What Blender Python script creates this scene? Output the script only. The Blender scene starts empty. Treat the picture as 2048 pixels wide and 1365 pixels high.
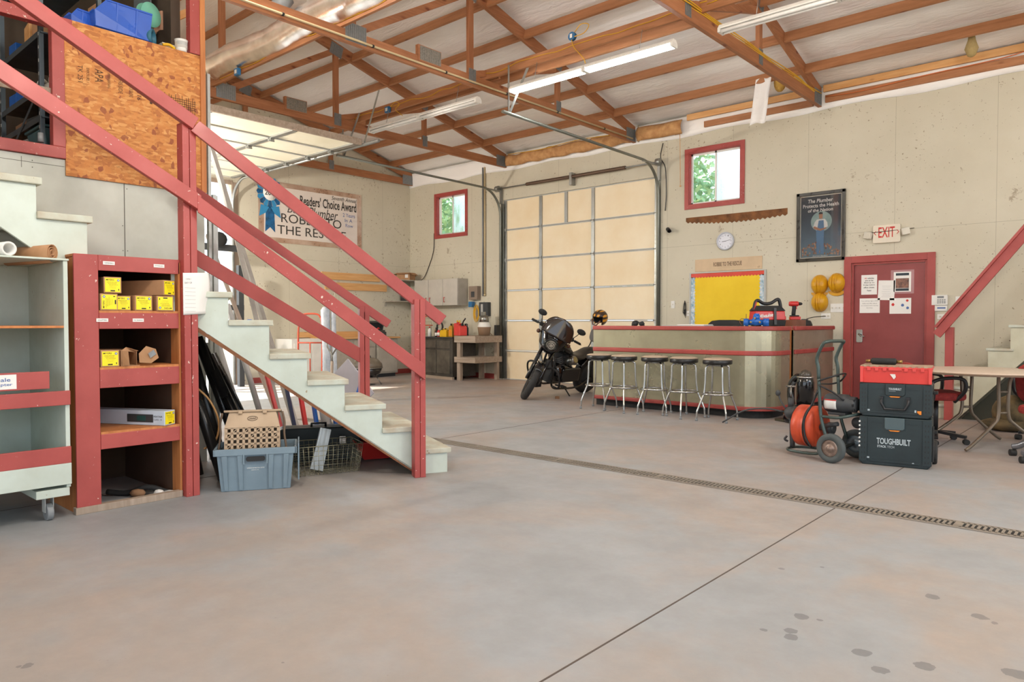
import bpy, math, random
from mathutils import Vector, Matrix, Euler
R = math.radians
PI = math.pi
random.seed(7)
scn = bpy.context.scene
COL = scn.collection

# ------------------------------------------------------------------ camera
cam_d = bpy.data.cameras.new('camera')
cam = bpy.data.objects.new('camera', cam_d)
COL.objects.link(cam)
cam_d.sensor_width = 36.0
cam_d.lens = 1433.4 / 2048 * 36.0
cam_d.clip_start = 0.05
cam_d.clip_end = 300
cam.location = (0, 0, 1.22)
cam.rotation_euler = (R(90 - 1.4838), 0, R(41.6346))
scn.camera = cam

# ------------------------------------------------------------------ view
vs = scn.view_settings
scn.display_settings.display_device = 'sRGB'
vs.view_transform = 'Standard'
vs.look = 'None'
vs.gamma = 1
vs.use_curve_mapping = False
vs.exposure = 0.58

# ------------------------------------------------------------------ world, sun, fill lights
w = bpy.data.worlds.new('sky_world')
scn.world = w
w.use_nodes = True
nt = w.node_tree
bg = nt.nodes['Background']
tc = nt.nodes.new('ShaderNodeTexCoord')
sx = nt.nodes.new('ShaderNodeSeparateXYZ')
cr = nt.nodes.new('ShaderNodeValToRGB')
nt.links.new(tc.outputs['Generated'], sx.inputs[0])
nt.links.new(sx.outputs['Z'], cr.inputs[0])
cr.color_ramp.elements[0].position = 0.0
cr.color_ramp.elements[0].color = (0.82, 0.90, 1.0, 1)
cr.color_ramp.elements[1].position = 0.6
cr.color_ramp.elements[1].color = (0.62, 0.80, 1.0, 1)
nt.links.new(cr.outputs[0], bg.inputs['Color'])
bg.inputs['Strength'].default_value = 1.5

sun_d = bpy.data.lights.new('sun', 'SUN')
sun = bpy.data.objects.new('sun', sun_d)
COL.objects.link(sun)
sun_d.energy = 9.0
sun_d.color = (1.0, 0.94, 0.85)
sun_d.angle = R(0.6)
sun.rotation_euler = Vector((0.60, 0.40, -0.78)).to_track_quat('-Z', 'Y').to_euler()

def area(name, loc, sx_, sy_, power, col=(1, 1, 1), rot=(0, 0, 0)):
    d = bpy.data.lights.new(name, 'AREA')
    d.shape = 'RECTANGLE'
    d.size = sx_
    d.size_y = sy_
    d.energy = power
    d.color = col
    o = bpy.data.objects.new(name, d)
    COL.objects.link(o)
    o.location = loc
    o.rotation_euler = rot
    return o
# added point lights without fixtures, filling the ceiling, right side and far end
def fill_light(loc, power, col=(1, 0.93, 0.84), r_=0.12):
    d = bpy.data.lights.new('added_fill_light', 'POINT'); d.energy = power; d.color = col; d.shadow_soft_size = r_
    o = bpy.data.objects.new('added_fill_light', d); COL.objects.link(o); o.location = loc; return o
fill_light((0.9, 4.2, 4.0), 240, r_=0.35)
fill_light((3.4, 8.0, 2.6), 110, r_=0.5)
fill_light((-3.0, 1.3, 3.3), 95)
fill_light((-11.2, 3.4, 3.2), 420)
fill_light((-7.0, 3.2, 5.3), 130)

# ------------------------------------------------------------------ helpers: meshes
def lin(c):
    if isinstance(c, str):
        c = [int(c[i:i + 2], 16) / 255 for i in (0, 2, 4)]
    return tuple((x / 12.92 if x <= 0.04045 else ((x + 0.055) / 1.055) ** 2.4) for x in c)

class MB:
    """collects faces; build() links them as one mesh object"""
    def __init__(s, M=None):
        s.v = []; s.f = []; s.mi = []; s.sm = []
        s.M = M or Matrix.Identity(4)
        s.m = 0
    def add(s, vs_, fs_, smooth=False, m=None):
        b = len(s.v)
        s.v += [tuple(s.M @ Vector(p)) for p in vs_]
        flip = s.M.determinant() < 0
        for f in fs_:
            f = tuple(b + i for i in f)
            s.f.append(f[::-1] if flip else f)
            s.mi.append(s.m if m is None else m)
            s.sm.append(smooth)
        return s
    def box(s, x0, y0, z0, x1, y1, z1, m=None):
        x0, x1 = min(x0, x1), max(x0, x1); y0, y1 = min(y0, y1), max(y0, y1); z0, z1 = min(z0, z1), max(z0, z1)
        v = [(x0, y0, z0), (x1, y0, z0), (x1, y1, z0), (x0, y1, z0), (x0, y0, z1), (x1, y0, z1), (x1, y1, z1), (x0, y1, z1)]
        return s.add(v, [(0, 3, 2, 1), (4, 5, 6, 7), (0, 1, 5, 4), (1, 2, 6, 5), (2, 3, 7, 6), (3, 0, 4, 7)], False, m)
    def cbox(s, c, d, m=None):
        return s.box(c[0] - d[0] / 2, c[1] - d[1] / 2, c[2] - d[2] / 2, c[0] + d[0] / 2, c[1] + d[1] / 2, c[2] + d[2] / 2, m)
    def taper(s, c, d0, d1, h, m=None):
        """box whose bottom is d0 and top d1, base centre c"""
        x, y, z = c
        v = []
        for (dx, dy), zz in ((d0, z), (d1, z + h)):
            v += [(x - dx / 2, y - dy / 2, zz), (x + dx / 2, y - dy / 2, zz), (x + dx / 2, y + dy / 2, zz), (x - dx / 2, y + dy / 2, zz)]
        return s.add(v, [(0, 3, 2, 1), (4, 5, 6, 7), (0, 1, 5, 4), (1, 2, 6, 5), (2, 3, 7, 6), (3, 0, 4, 7)], False, m)
    def beam(s, a, b, w_, h, up=(0, 0, 1), m=None):
        """rectangular bar from a to b; w_ sideways, h along up"""
        a = Vector(a); b = Vector(b); d = (b - a).normalized(); u = Vector(up)
        r = d.cross(u).normalized(); u = r.cross(d).normalized()
        v = []
        for p in (a, b):
            for i, j in ((-1, -1), (1, -1), (1, 1), (-1, 1)):
                v.append(p + r * (i * w_ / 2) + u * (j * h / 2))
        return s.add(v, [(0, 1, 2, 3), (7, 6, 5, 4), (1, 0, 4, 5), (2, 1, 5, 6), (3, 2, 6, 7), (0, 3, 7, 4)], False, m)
    def prism(s, poly, z0, z1, m=None, smooth=False):
        n = len(poly)
        a = sum(poly[i][0] * poly[(i + 1) % n][1] - poly[(i + 1) % n][0] * poly[i][1] for i in range(n))
        if a < 0: poly = poly[::-1]
        v = [(x, y, z0) for x, y in poly] + [(x, y, z1) for x, y in poly]
        s.add(v, [tuple(range(n))[::-1], tuple(range(n, 2 * n))], False, m)
        b = len(s.v) - 2 * n
        for i in range(n):
            j = (i + 1) % n
            s.f.append((b + i, b + j, b + n + j, b + n + i) if s.M.determinant() >= 0 else (b + n + i, b + n + j, b + j, b + i))
            s.mi.append(s.m if m is None else m); s.sm.append(smooth)
        return s
    def tube(s, pts, r, n=8, closed=False, m=None, smooth=True, flat=None, caps=True):
        pts = [Vector(p) for p in pts]; N = len(pts)
        rs = list(r) if isinstance(r, (list, tuple)) else [r] * N
        v = []; prev = None
        for i, p in enumerate(pts):
            if closed: t = (pts[(i + 1) % N] - pts[i - 1])
            elif i == 0: t = pts[1] - pts[0]
            elif i == N - 1: t = pts[-1] - pts[-2]
            else: t = (pts[i + 1] - p).normalized() + (p - pts[i - 1]).normalized()
            if t.length < 1e-9: t = Vector((0, 0, 1))
            t.normalize()
            if prev is None:
                a = Vector((0, 0, 1)) if abs(t.z) < 0.9 else Vector((1, 0, 0))
                u = (a - t * a.dot(t)).normalized()
            else:
                u = (prev - t * prev.dot(t))
                u = u.normalized() if u.length > 1e-6 else t.orthogonal().normalized()
            prev = u; q = t.cross(u)
            for k in range(n):
                an = 2 * PI * k / n
                cx, cy = math.cos(an), math.sin(an)
                if flat: cy *= flat
                v.append(p + (u * cx + q * cy) * rs[i])
        fs = []
        for i in range(N if closed else N - 1):
            j = (i + 1) % N
            for k in range(n):
                l = (k + 1) % n
                fs.append((i * n + k, i * n + l, j * n + l, j * n + k))
        s.add(v, fs, smooth, m)
        if not closed and caps:
            b = len(s.v) - N * n
            fl = s.M.determinant() < 0
            c0 = tuple(b + k for k in range(n)); c1 = tuple(b + (N - 1) * n + k for k in range(n))
            s.f += [c0 if fl else c0[::-1], c1[::-1] if fl else c1]
            s.mi += [s.m if m is None else m] * 2; s.sm += [False] * 2
        return s
    def curve(s, pts, r, n=8, sub=5, m=None, closed=False):
        return s.tube(smooth_pts(pts, sub, closed), r, n, closed, m)
    def cyl(s, a, b, r, n=16, m=None, r2=None, smooth=True):
        return s.tube([a, b], [r, r if r2 is None else r2], n, False, m, smooth)
    def lathe(s, prof, n=24, m=None, smooth=True, arc=1.0):
        v = []
        for (r, z) in prof:
            for k in range(n):
                a = 2 * PI * k / n * arc
                v.append((r * math.cos(a), r * math.sin(a), z))
        fs = []
        for i in range(len(prof) - 1):
            for k in range(n if arc == 1.0 else n - 1):
                l = (k + 1) % n
                fs.append((i * n + k, i * n + l, (i + 1) * n + l, (i + 1) * n + k))
        s.add(v, fs, smooth, m)
        b = len(s.v) - len(prof) * n; fl = s.M.determinant() < 0
        if arc == 1.0 and prof[0] != prof[-1]:
            if prof[0][0] > 1e-5:
                c = tuple(b + k for k in range(n)); s.f.append(c if fl else c[::-1]); s.mi.append(s.m if m is None else m); s.sm.append(False)
            if prof[-1][0] > 1e-5:
                c = tuple(b + (len(prof) - 1) * n + k for k in range(n)); s.f.append(c[::-1] if fl else c); s.mi.append(s.m if m is None else m); s.sm.append(False)
        return s
    def ball(s, c, rx, ry=None, rz=None, n=16, k=10, m=None):
        ry = rx if ry is None else ry; rz = rx if rz is None else rz
        M0 = s.M
        s.M = M0 @ Matrix.Translation(c) @ Matrix.Diagonal((rx, ry, rz, 1))
        s.lathe([(math.sin(PI * i / k) if 0 < i < k else 0.0, -math.cos(PI * i / k)) for i in range(k + 1)], n, m)
        s.M = M0
        return s
    def grid(s, fn, nu, nv, m=None, smooth=True):
        v = [fn(i / nu, j / nv) for i in range(nu + 1) for j in range(nv + 1)]
        fs = []
        for i in range(nu):
            for j in range(nv):
                a = i * (nv + 1) + j
                fs.append((a, a + nv + 1, a + nv + 2, a + 1))
        return s.add(v, fs, smooth, m)
    def loft(s, rings, m=None, smooth=True, caps=True):
        n = len(rings[0]); v = [p for r_ in rings for p in r_]
        fs = []
        for i in range(len(rings) - 1):
            for k in range(n):
                l = (k + 1) % n
                fs.append((i * n + k, i * n + l, (i + 1) * n + l, (i + 1) * n + k))
        s.add(v, fs, smooth, m)
        if caps:
            b = len(s.v) - len(rings) * n
            s.f.append(tuple(b + k for k in range(n))[::-1]); s.f.append(tuple(b + (len(rings) - 1) * n + k for k in range(n)))
            s.mi += [s.m if m is None else m] * 2; s.sm += [False] * 2
        return s
    def at(s, loc=(0, 0, 0), rot=(0, 0, 0), sc=(1, 1, 1)):
        """sets the local frame"""
        s.M = Matrix.Translation(loc) @ Euler(rot).to_matrix().to_4x4() @ Matrix.Diagonal((*sc, 1))
        return s
    def text(s, txt, w_, h, depth=0.001, m=None, shear=0.0, bold=0.0):
        """lettering in the local xy plane, fitted into w_ x h, lower left at the origin"""
        vs_, fs_ = text_geo(txt, shear, bold)
        x0 = min(v[0] for v in vs_); x1 = max(v[0] for v in vs_); y0 = min(v[1] for v in vs_); y1 = max(v[1] for v in vs_)
        v = [((p[0] - x0) / (x1 - x0) * w_, (p[1] - y0) / (y1 - y0) * h, depth) for p in vs_]
        return s.add(v, fs_, False, m)
    def mirror_y(s):
        n = len(s.v); nf = len(s.f)
        s.v += [(x, -y, z) for x, y, z in s.v]
        s.f += [tuple(n + i for i in f)[::-1] for f in s.f[:nf]]
        s.mi += s.mi[:nf]; s.sm += s.sm[:nf]
        return s
    def build(s, name, mats, parent=None, bevel=0, solid=0, sub=0, seg=2):
        me = bpy.data.meshes.new(name)
        me.from_pydata(s.v, [], s.f)
        if not isinstance(mats, (list, tuple)): mats = [mats]
        for m in mats: me.materials.append(m)
        me.polygons.foreach_set('material_index', s.mi)
        me.polygons.foreach_set('use_smooth', s.sm)
        me.update()
        o = bpy.data.objects.new(name, me)
        COL.objects.link(o)
        if parent is not None: o.parent = parent
        if solid:
            md = o.modifiers.new('Solidify', 'SOLIDIFY'); md.thickness = solid; md.offset = 0
        if bevel:
            md = o.modifiers.new('Bevel', 'BEVEL'); md.width = bevel; md.segments = seg; md.limit_method = 'ANGLE'; md.angle_limit = R(50)
        if sub:
            md = o.modifiers.new('Subd', 'SUBSURF'); md.levels = sub; md.render_levels = sub
        return o

def smooth_pts(pts, sub=5, closed=False):
    P_ = [Vector(p) for p in pts]; out = []; n = len(P_)
    for i in range(n if closed else n - 1):
        p1 = P_[i]; p2 = P_[(i + 1) % n]
        p0 = P_[i - 1] if (closed or i > 0) else p1 * 2 - p2
        p3 = P_[(i + 2) % n] if (closed or i + 2 < n) else p2 * 2 - p1
        for k in range(sub):
            t = k / sub
            out.append(0.5 * ((2 * p1) + (p2 - p0) * t + (2 * p0 - 5 * p1 + 4 * p2 - p3) * t * t + (3 * p1 - p0 - 3 * p2 + p3) * t ** 3))
    if not closed: out.append(P_[-1])
    return out

_tc = {}
def text_geo(txt, shear, bold):
    k = (txt, shear, bold)
    if k in _tc: return _tc[k]
    cu = bpy.data.curves.new('lettering', 'FONT')
    cu.body = txt; cu.shear = shear; cu.offset = bold; cu.resolution_u = 3
    cu.align_x = 'CENTER'
    o = bpy.data.objects.new('lettering', cu)
    me = o.to_mesh()
    vs_ = [tuple(v.co) for v in me.vertices]; fs_ = [tuple(p.vertices) for p in me.polygons]
    o.to_mesh_clear()
    bpy.data.objects.remove(o); bpy.data.curves.remove(cu)
    _tc[k] = (vs_, fs_)
    return _tc[k]

def rrect(w_, h, r, n=4, cx=0, cy=0):
    out = []
    for (x, y, a0) in ((w_ / 2 - r, h / 2 - r, 0), (-w_ / 2 + r, h / 2 - r, 90), (-w_ / 2 + r, -h / 2 + r, 180), (w_ / 2 - r, -h / 2 + r, 270)):
        for k in range(n + 1):
            a = R(a0 + 90 * k / n)
            out.append((cx + x + r * math.cos(a), cy + y + r * math.sin(a)))
    return out

# ------------------------------------------------------------------ helpers: things
def tag(o, label=None, cat=None, group=None, kind=None):
    if label: o['label'] = label
    if cat: o['category'] = cat
    if group: o['group'] = group
    if kind: o['kind'] = kind
    return o
def thing(name, label, cat, loc=(0, 0, 0), rz=0, group=None, rot=None):
    o = bpy.data.objects.new(name, None)
    COL.objects.link(o)
    o.empty_display_size = 0.1
    o.location = loc
    o.rotation_euler = rot if rot else (0, 0, rz)
    return tag(o, label, cat, group)
def parts(name, mats, parent, fns, bevel=0, **k):
    for f_ in fns:
        mb = MB(); f_(mb); mb.build(name, mats, parent, bevel, **k)
def single(mb, name, mats, label, cat, loc=(0, 0, 0), rz=0, group=None, bevel=0, rot=None, **k):
    o = mb.build(name, mats, None, bevel, **k)
    o.location = loc
    o.rotation_euler = rot if rot else (0, 0, rz)
    return tag(o, label, cat, group)
def struct(mb, name, mats, bevel=0, label=None, parent=None, **k):
    o = mb.build(name, mats, parent, bevel, **k)
    if parent is None: o['kind'] = 'structure'
    if label: o['label'] = label
    return o
def dup(o, loc=None, rz=None, label=None, parent=None):
    c = o.copy(); COL.objects.link(c)
    if parent is not None: c.parent = parent
    for ch in list(o.children): dup(ch, parent=c)
    if loc is not None: c.location = loc
    if rz is not None: c.rotation_euler = (0, 0, rz)
    if label: c['label'] = label
    return c

# ------------------------------------------------------------------ helpers: materials
class NT:
    def __init__(s, name):
        s.mat = bpy.data.materials.new(name); s.mat.use_nodes = True
        s.t = s.mat.node_tree; s.b = s.t.nodes['Principled BSDF']
    def n(s, kind, **kw):
        nd = s.t.nodes.new('ShaderNode' + kind)
        for k, v in kw.items():
            if k.startswith('_'): setattr(nd, k[1:], v)
            else:
                key = int(k[1:]) if (k[0] == 'i' and k[1:].isdigit()) else k
                sock = nd.inputs[key]
                if hasattr(v, 'is_linked') or hasattr(v, 'links'): s.t.links.new(v, sock)
                else: sock.default_value = v
        return nd
    def coord(s, sc=(1, 1, 1), rot=(0, 0, 0)):
        c = s.n('TexCoord'); mp = s.n('Mapping')
        s.t.links.new(c.outputs['Object'], mp.inputs[0])
        mp.inputs['Scale'].default_value = sc; mp.inputs['Rotation'].default_value = rot
        return mp.outputs[0]
    def noise(s, vec, scale=5, detail=4, rough=0.55, dist=0):
        nd = s.n('TexNoise'); s.t.links.new(vec, nd.inputs['Vector'])
        nd.inputs['Scale'].default_value = scale; nd.inputs['Detail'].default_value = detail
        nd.inputs['Roughness'].default_value = rough; nd.inputs['Distortion'].default_value = dist
        return nd.outputs['Fac']
    def ramp(s, fac, stops):
        nd = s.n('ValToRGB'); s.t.links.new(fac, nd.inputs[0])
        e = nd.color_ramp.elements
        while len(e) < len(stops): e.new(0.5)
        for i, (p, c) in enumerate(stops):
            e[i].position = p
            e[i].color = (*lin(c), 1) if not isinstance(c, (int, float)) else (c, c, c, 1)
        return nd.outputs[0]
    def mix(s, fac, a, b, mode='MIX'):
        nd = s.n('MixRGB', _blend_type=mode)
        for i, x in enumerate((fac, a, b)):
            if hasattr(x, 'links'): s.t.links.new(x, nd.inputs[i])
            elif isinstance(x, (int, float)): nd.inputs[i].default_value = x if i == 0 else (x, x, x, 1)
            else: nd.inputs[i].default_value = (*lin(x), 1)
        return nd.outputs[0]
    def math(s, op, a, b=0.0, c=None):
        nd = s.n('Math', _operation=op)
        for i, x in enumerate((a, b) if c is None else (a, b, c)):
            if hasattr(x, 'links'): s.t.links.new(x, nd.inputs[i])
            else: nd.inputs[i].default_value = x
        return nd.outputs[0]
    def sep(s, vec):
        nd = s.n('SeparateXYZ'); s.t.links.new(vec, nd.inputs[0]); return nd.outputs
    def out(s, color=None, rough=None, metal=None, bump=None, bstr=0.3, bdist=0.01, **kw):
        b = s.b
        for k, x in (('Base Color', color), ('Roughness', rough), ('Metallic', metal)):
            if x is None: continue
            if hasattr(x, 'links'): s.t.links.new(x, b.inputs[k])
            elif k == 'Base Color': b.inputs[k].default_value = (*lin(x), 1)
            else: b.inputs[k].default_value = x
        if bump is not None:
            bp_ = s.n('Bump'); bp_.inputs['Strength'].default_value = bstr; bp_.inputs['Distance'].default_value = bdist
            s.t.links.new(bump, bp_.inputs['Height']); s.t.links.new(bp_.outputs[0], b.inputs['Normal'])
        for k, v in kw.items(): b.inputs[k.replace('_', ' ')].default_value = v
        return s.mat

def paint(name, c, rough=0.5, metal=0.0, c2=None, amt=0.35, scale=4, bump=0.0, chips=None, chip_lvl=0.66, **kw):
    """plain painted / moulded surface with gentle blotches and optional chips"""
    t = NT(name); v = t.coord()
    n1 = t.noise(v, scale, 5, 0.6)
    if c2 is None:
        cc = lin(c); k = 0.82
        c2f = tuple(x * k for x in cc)
        c2 = tuple((x * 12.92 if x <= 0.0031308 else 1.055 * x ** (1 / 2.4) - 0.055) for x in c2f)
    col = t.mix(t.ramp(n1, [(0.35, 0.0), (0.7, amt * 2 if amt < .5 else 1.0)]), c, c2)
    if chips:
        n2 = t.noise(v, 38, 4, 0.6)
        n3 = t.noise(v, 3.1, 2)
        ch = t.ramp(t.math('ADD', n2, t.math('MULTIPLY', n3, 0.25)), [(chip_lvl + 0.21, 0.0), (chip_lvl + 0.235, 1.0)])
        col = t.mix(ch, col, chips)
    rr = t.ramp(n1, [(0.3, max(0.02, rough - 0.06)), (0.7, min(1, rough + 0.06))])
    return t.out(col, rr, metal, n1 if bump else None, bump, **kw)

def wood(name, c1, c2, axis=0, rough=0.6, knots=None, sc=1.0):
    """timber with the grain along axis"""
    t = NT(name)
    s_ = [9 * sc, 9 * sc, 9 * sc]; s_[axis] = 0.6 * sc
    v = t.coord(tuple(s_))
    n1 = t.noise(v, 3.0, 6, 0.65, 0.4)
    v2 = t.coord()
    n2 = t.noise(v2, 1.7, 3)
    col = t.mix(t.ramp(n1, [(0.32, 0.0), (0.68, 1.0)]), c1, c2)
    col = t.mix(t.ramp(n2, [(0.35, 0.0), (0.75, 0.45)]), col, c2)
    if knots:
        s2 = [4.5, 4.5, 4.5]; s2[axis] = 2.0
        vo = t.n('TexVoronoi'); t.t.links.new(t.coord(tuple(s2)), vo.inputs['Vector']); vo.inputs['Scale'].default_value = 1.0
        col = t.mix(t.ramp(vo.outputs['Distance'], [(0.05, 1.0), (0.13, 0.0)]), col, knots)
    return t.out(col, rough, 0, n1, 0.25, 0.004)

# ------------------------------------------------------------------ materials
def m_wall():
    t = NT('cream_green_wallboard'); v = t.coord()
    n1 = t.noise(v, 0.9, 5, 0.6); n2 = t.noise(v, 7, 6, 0.7)
    col = t.mix(t.ramp(n1, [(0.3, 0.0), (0.75, 1.0)]), 'd2cbb8', 'c6bea9')
    spk = t.ramp(t.math('ADD', t.noise(v, 19, 5, 0.7), t.math('MULTIPLY', t.noise(v, 1.1, 2), 0.28)), [(0.775, 0.0), (0.82, 0.75)])
    col = t.mix(spk, col, '7a6448')
    spk2 = t.ramp(t.noise(v, 26, 2, 0.5), [(0.74, 0.0), (0.765, 0.8)])
    col = t.mix(spk2, col, '5e4c38')
    # dirt daubs and cobweb smears that sit at particular spots of the wall
    wob = t.noise(v, 5.5, 6, 0.75, 0.6)
    for x, z, r_, lv in ((-11.95, 2.82, .36, .60), (-11.85, 2.45, .22, .62), (-10.1, 1.3, .25, .66), (-3.15, 3.33, .22, .60), (-1.95, 3.32, .16, .60), (-3.35, 3.4, .14, .6), (-5.4, 2.78, .18, .62), (-10.55, 2.7, .3, .66), (-1.3, 2.9, .3, .64), (-10.62, .55, .3, .6)):
        d = t.n('VectorMath', _operation='DISTANCE'); t.t.links.new(v, d.inputs[0]); d.inputs[1].default_value = (x, 11.365, z)
        k = t.math('SUBTRACT', wob, t.math('MULTIPLY', d.outputs['Value'], .30 / r_))
        col = t.mix(t.ramp(k, [(lv - .16, 0.0), (lv - .10, 0.55)]), col, '7d654a')
    o = t.sep(v)
    for ch, off, per in ((0, 0.32, 1.22), (1, 0.45, 1.22)):
        f = t.math('FRACT', t.math('DIVIDE', t.math('ADD', o[ch], off + 61.0), per))
        ln = t.math('LESS_THAN', f, 0.0045)
        col = t.mix(t.math('MULTIPLY', ln, 0.55), col, '8d8670')
    f = t.math('LESS_THAN', t.math('ABSOLUTE', t.math('SUBTRACT', o[2], 2.55)), 0.003)
    col = t.mix(t.math('MULTIPLY', f, 0.5), col, '8d8670')
    return t.out(col, 0.85, 0, n2, 0.12, 0.01)
SPOTS = [(-1.065, 3.0, .045), (-1.038, 2.832, .04), (-1.016, 2.773, .04), (-.988, 3.01, .022), (-.774, 2.81, .05), (-.683, 2.717, .05), (-.57, 2.856, .05), (-1.12, 2.765, .012), (-2.955, .735, .035), (-2.972, .715, .02), (-.503, 3.48, .05), (-1.337, 3.52, .025), (-1.197, 3.676, .025), (-2.302, 1.351, .014), (-.32, 3.0, .07), (-.45, 3.45, .03), (-.70, 3.6, .05)]
def m_concrete():
    t = NT('worn_concrete'); v = t.coord()
    n1 = t.noise(v, 0.55, 6, 0.62, 0.3); n2 = t.noise(v, 2.3, 8, 0.7); n3 = t.noise(v, 30, 3)
    col = t.ramp(n1, [(0.32, '8f9396'), (0.45, '9a9da0'), (0.57, 'a2978f'), (0.70, 'a2a4a7')])
    col = t.mix(t.ramp(n2, [(0.35, 0.0), (0.62, 0.4)]), col, '8a8886')
    # the slab colour grows redder towards the overhead doors
    o = t.sep(v)
    g = t.math('MULTIPLY', t.ramp(t.math('ADD', t.math('DIVIDE', t.math('ADD', o[1], 0.0), 16.0), t.math('MULTIPLY', n1, 0.3)), [(0.50, 0.0), (0.9, 1.0)]), 0.30)
    col = t.mix(g, col, 'b98a6c')
    col = t.mix(t.ramp(t.noise(v, 60, 2), [(0.72, 0.0), (0.76, 0.35)]), col, '7c7168')
    # oil drips and scuffs with shapes of their own
    wob = t.noise(v, 14, 3)
    spots = SPOTS
    acc = None
    for x, y, r_ in spots:
        d = t.n('VectorMath', _operation='DISTANCE'); t.t.links.new(v, d.inputs[0]); d.inputs[1].default_value = (x, y, 0)
        k = t.math('SUBTRACT', t.math('ADD', d.outputs['Value'], t.math('MULTIPLY', wob, 0.06)), r_ * .62 + 0.030)
        s_ = t.math('MULTIPLY', t.math('LESS_THAN', k, 0.0), 0.55)
        acc = s_ if acc is None else t.math('MAXIMUM', acc, s_)
    col = t.mix(acc, col, '5e5e60')
    rr = t.ramp(n2, [(0.3, 0.42), (0.7, 0.62)])
    return t.out(col, rr, 0, t.math('ADD', n2, t.math('MULTIPLY', n3, 0.2)), 0.10, 0.01)
def m_insul():
    t = NT('white_vinyl_insulation'); v = t.coord((1, 1, 1))
    n1 = t.noise(t.coord((1.2, 6, 2)), 2.2, 4, 0.6, 1.0); n2 = t.noise(v, 0.8, 3)
    col = t.mix(t.ramp(n2, [(0.3, 0.0), (0.7, 1.0)]), 'faf8f6', 'f0ebe7')
    col = t.mix(t.ramp(t.noise(v, 24, 3), [(0.76, 0.0), (0.79, 0.4)]), col, '9b8f84')
    return t.out(col, 0.42, 0, n1, 0.5, 0.03)
def m_osb(name='osb_board'):
    t = NT(name)
    v1 = t.coord((50, 20, 62)); v2 = t.coord((60, 34, 24))
    wn = t.n('TexNoise'); t.t.links.new(t.coord(), wn.inputs['Vector']); wn.inputs['Scale'].default_value = 11
    ad = t.n('MixRGB', _blend_type='ADD'); ad.inputs[0].default_value = 1.3; t.t.links.new(v1, ad.inputs[1]); t.t.links.new(wn.outputs['Color'], ad.inputs[2])
    a = t.n('TexVoronoi'); t.t.links.new(ad.outputs[0], a.inputs['Vector']); a.inputs['Scale'].default_value = 1
    ad2 = t.n('MixRGB', _blend_type='ADD'); ad2.inputs[0].default_value = 2.2; t.t.links.new(v2, ad2.inputs[1]); t.t.links.new(wn.outputs['Color'], ad2.inputs[2])
    b = t.n('TexVoronoi'); t.t.links.new(ad2.outputs[0], b.inputs['Vector']); b.inputs['Scale'].default_value = 1
    s1 = t.sep(a.outputs['Color']); s2 = t.sep(b.outputs['Color'])
    c = t.ramp(s1[0], [(0.0, 'a8642e'), (0.35, 'be7a3c'), (0.7, 'c98846'), (1.0, 'd69c5c')])
    c = t.mix(t.math('MULTIPLY', t.math('GREATER_THAN', s2[1], 0.9), 0.8), c, '8c4426')
    c = t.mix(t.math('MULTIPLY', t.math('GREATER_THAN', s2[0], 0.6), 0.5), c, 'c9803e')
    c = t.mix(t.ramp(t.noise(t.coord((8, 3, 14)), 4, 4, 0.7), [(0.62, 0.0), (0.68, 0.5)]), c, '6b3a1c')
    return t.out(c, 0.62, 0, s1[0], 0.3, 0.004)
def m_steel(name, c='8f8e86', rough=0.32, axis=2, metal=0.85):
    t = NT(name)
    s_ = [90, 90, 90]; s_[axis] = 1.5
    n1 = t.noise(t.coord(tuple(s_)), 1.0, 3); n2 = t.noise(t.coord(), 2.5, 5, 0.6)
    cc = lin(c)
    col = t.mix(t.ramp(n2, [(0.3, 0.0), (0.7, 0.5)]), c, '6e6a5c')
    return t.out(col, t.ramp(n1, [(0.3, rough - 0.08), (0.7, rough + 0.12)]), metal)
def m_glass(name, c='ffffff', rough=0.02, trans=1.0, alpha=1.0):
    t = NT(name)
    return t.out(c, rough, 0, Transmission_Weight=trans, IOR=1.45, Alpha=alpha)
def m_emit(name, c, s_):
    t = NT(name)
    return t.out(c, 0.4, 0, Emission_Color=(*lin(c), 1), Emission_Strength=s_)
WALL = m_wall(); FLOOR = m_concrete(); INSUL = m_insul(); OSB = m_osb()
DRYW = paint('pale_grey_wallboard', 'cdd0c8', 0.8, c2='b8bab0', amt=0.5, scale=2)
RED = paint('red_trim_paint', 'a84842', 0.42, c2='963c37', amt=0.5, scale=3, bump=0.05)
REDCH = paint('chipped_red_paint', 'ac4c46', 0.45, c2='9c403b', amt=0.5, scale=3, bump=0.08, chips='d9c4b8', chip_lvl=0.60)
REDDOOR = paint('red_door_paint', '924240', 0.38, c2='833735', amt=0.5, scale=2)
STAIR = paint('pale_green_stair_paint', 'c6d0c6', 0.5, c2='b8bfb2', amt=0.5, scale=3, chips='9c8f74', chip_lvl=0.63)
TREAD = paint('worn_tread_paint', 'c2c8ba', 0.6, c2='b0a48e', amt=0.5, scale=5, chips='8a7358', chip_lvl=0.60)
W_X = wood('stained_timber_x', 'ba8159', '98633d', 0, 0.6, '6b3216')
W_Y = wood('stained_timber_y', 'b0754e', '8f5935', 1, 0.6, '6b3216')
W_Z = wood('stained_timber_z', 'b0754e', '8f5935', 2, 0.6, '6b3216')
W_LX = wood('light_pine_x', 'e0b079', 'cf9558', 0, 0.6, '8d5a30')
W_LY = wood('light_pine_y', 'e2b37c', 'd09a5e', 1, 0.6, '8d5a30')
W_GREY = wood('weathered_grey_timber', 'b3a190', '8f7d6c', 2, 0.75)
W_GREYX = wood('weathered_grey_timber_x', 'b3a190', '8f7d6c', 0, 0.75)
W_PLY = wood('raw_plywood', 'd08a52', 'b06a38', 2, 0.65)
W_DARK = wood('dark_raw_timber', '8a5a38', '6b4226', 1, 0.7)
GALV = m_steel('galvanised_steel', 'a8aaa8', 0.38, 0, 0.8)
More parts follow.
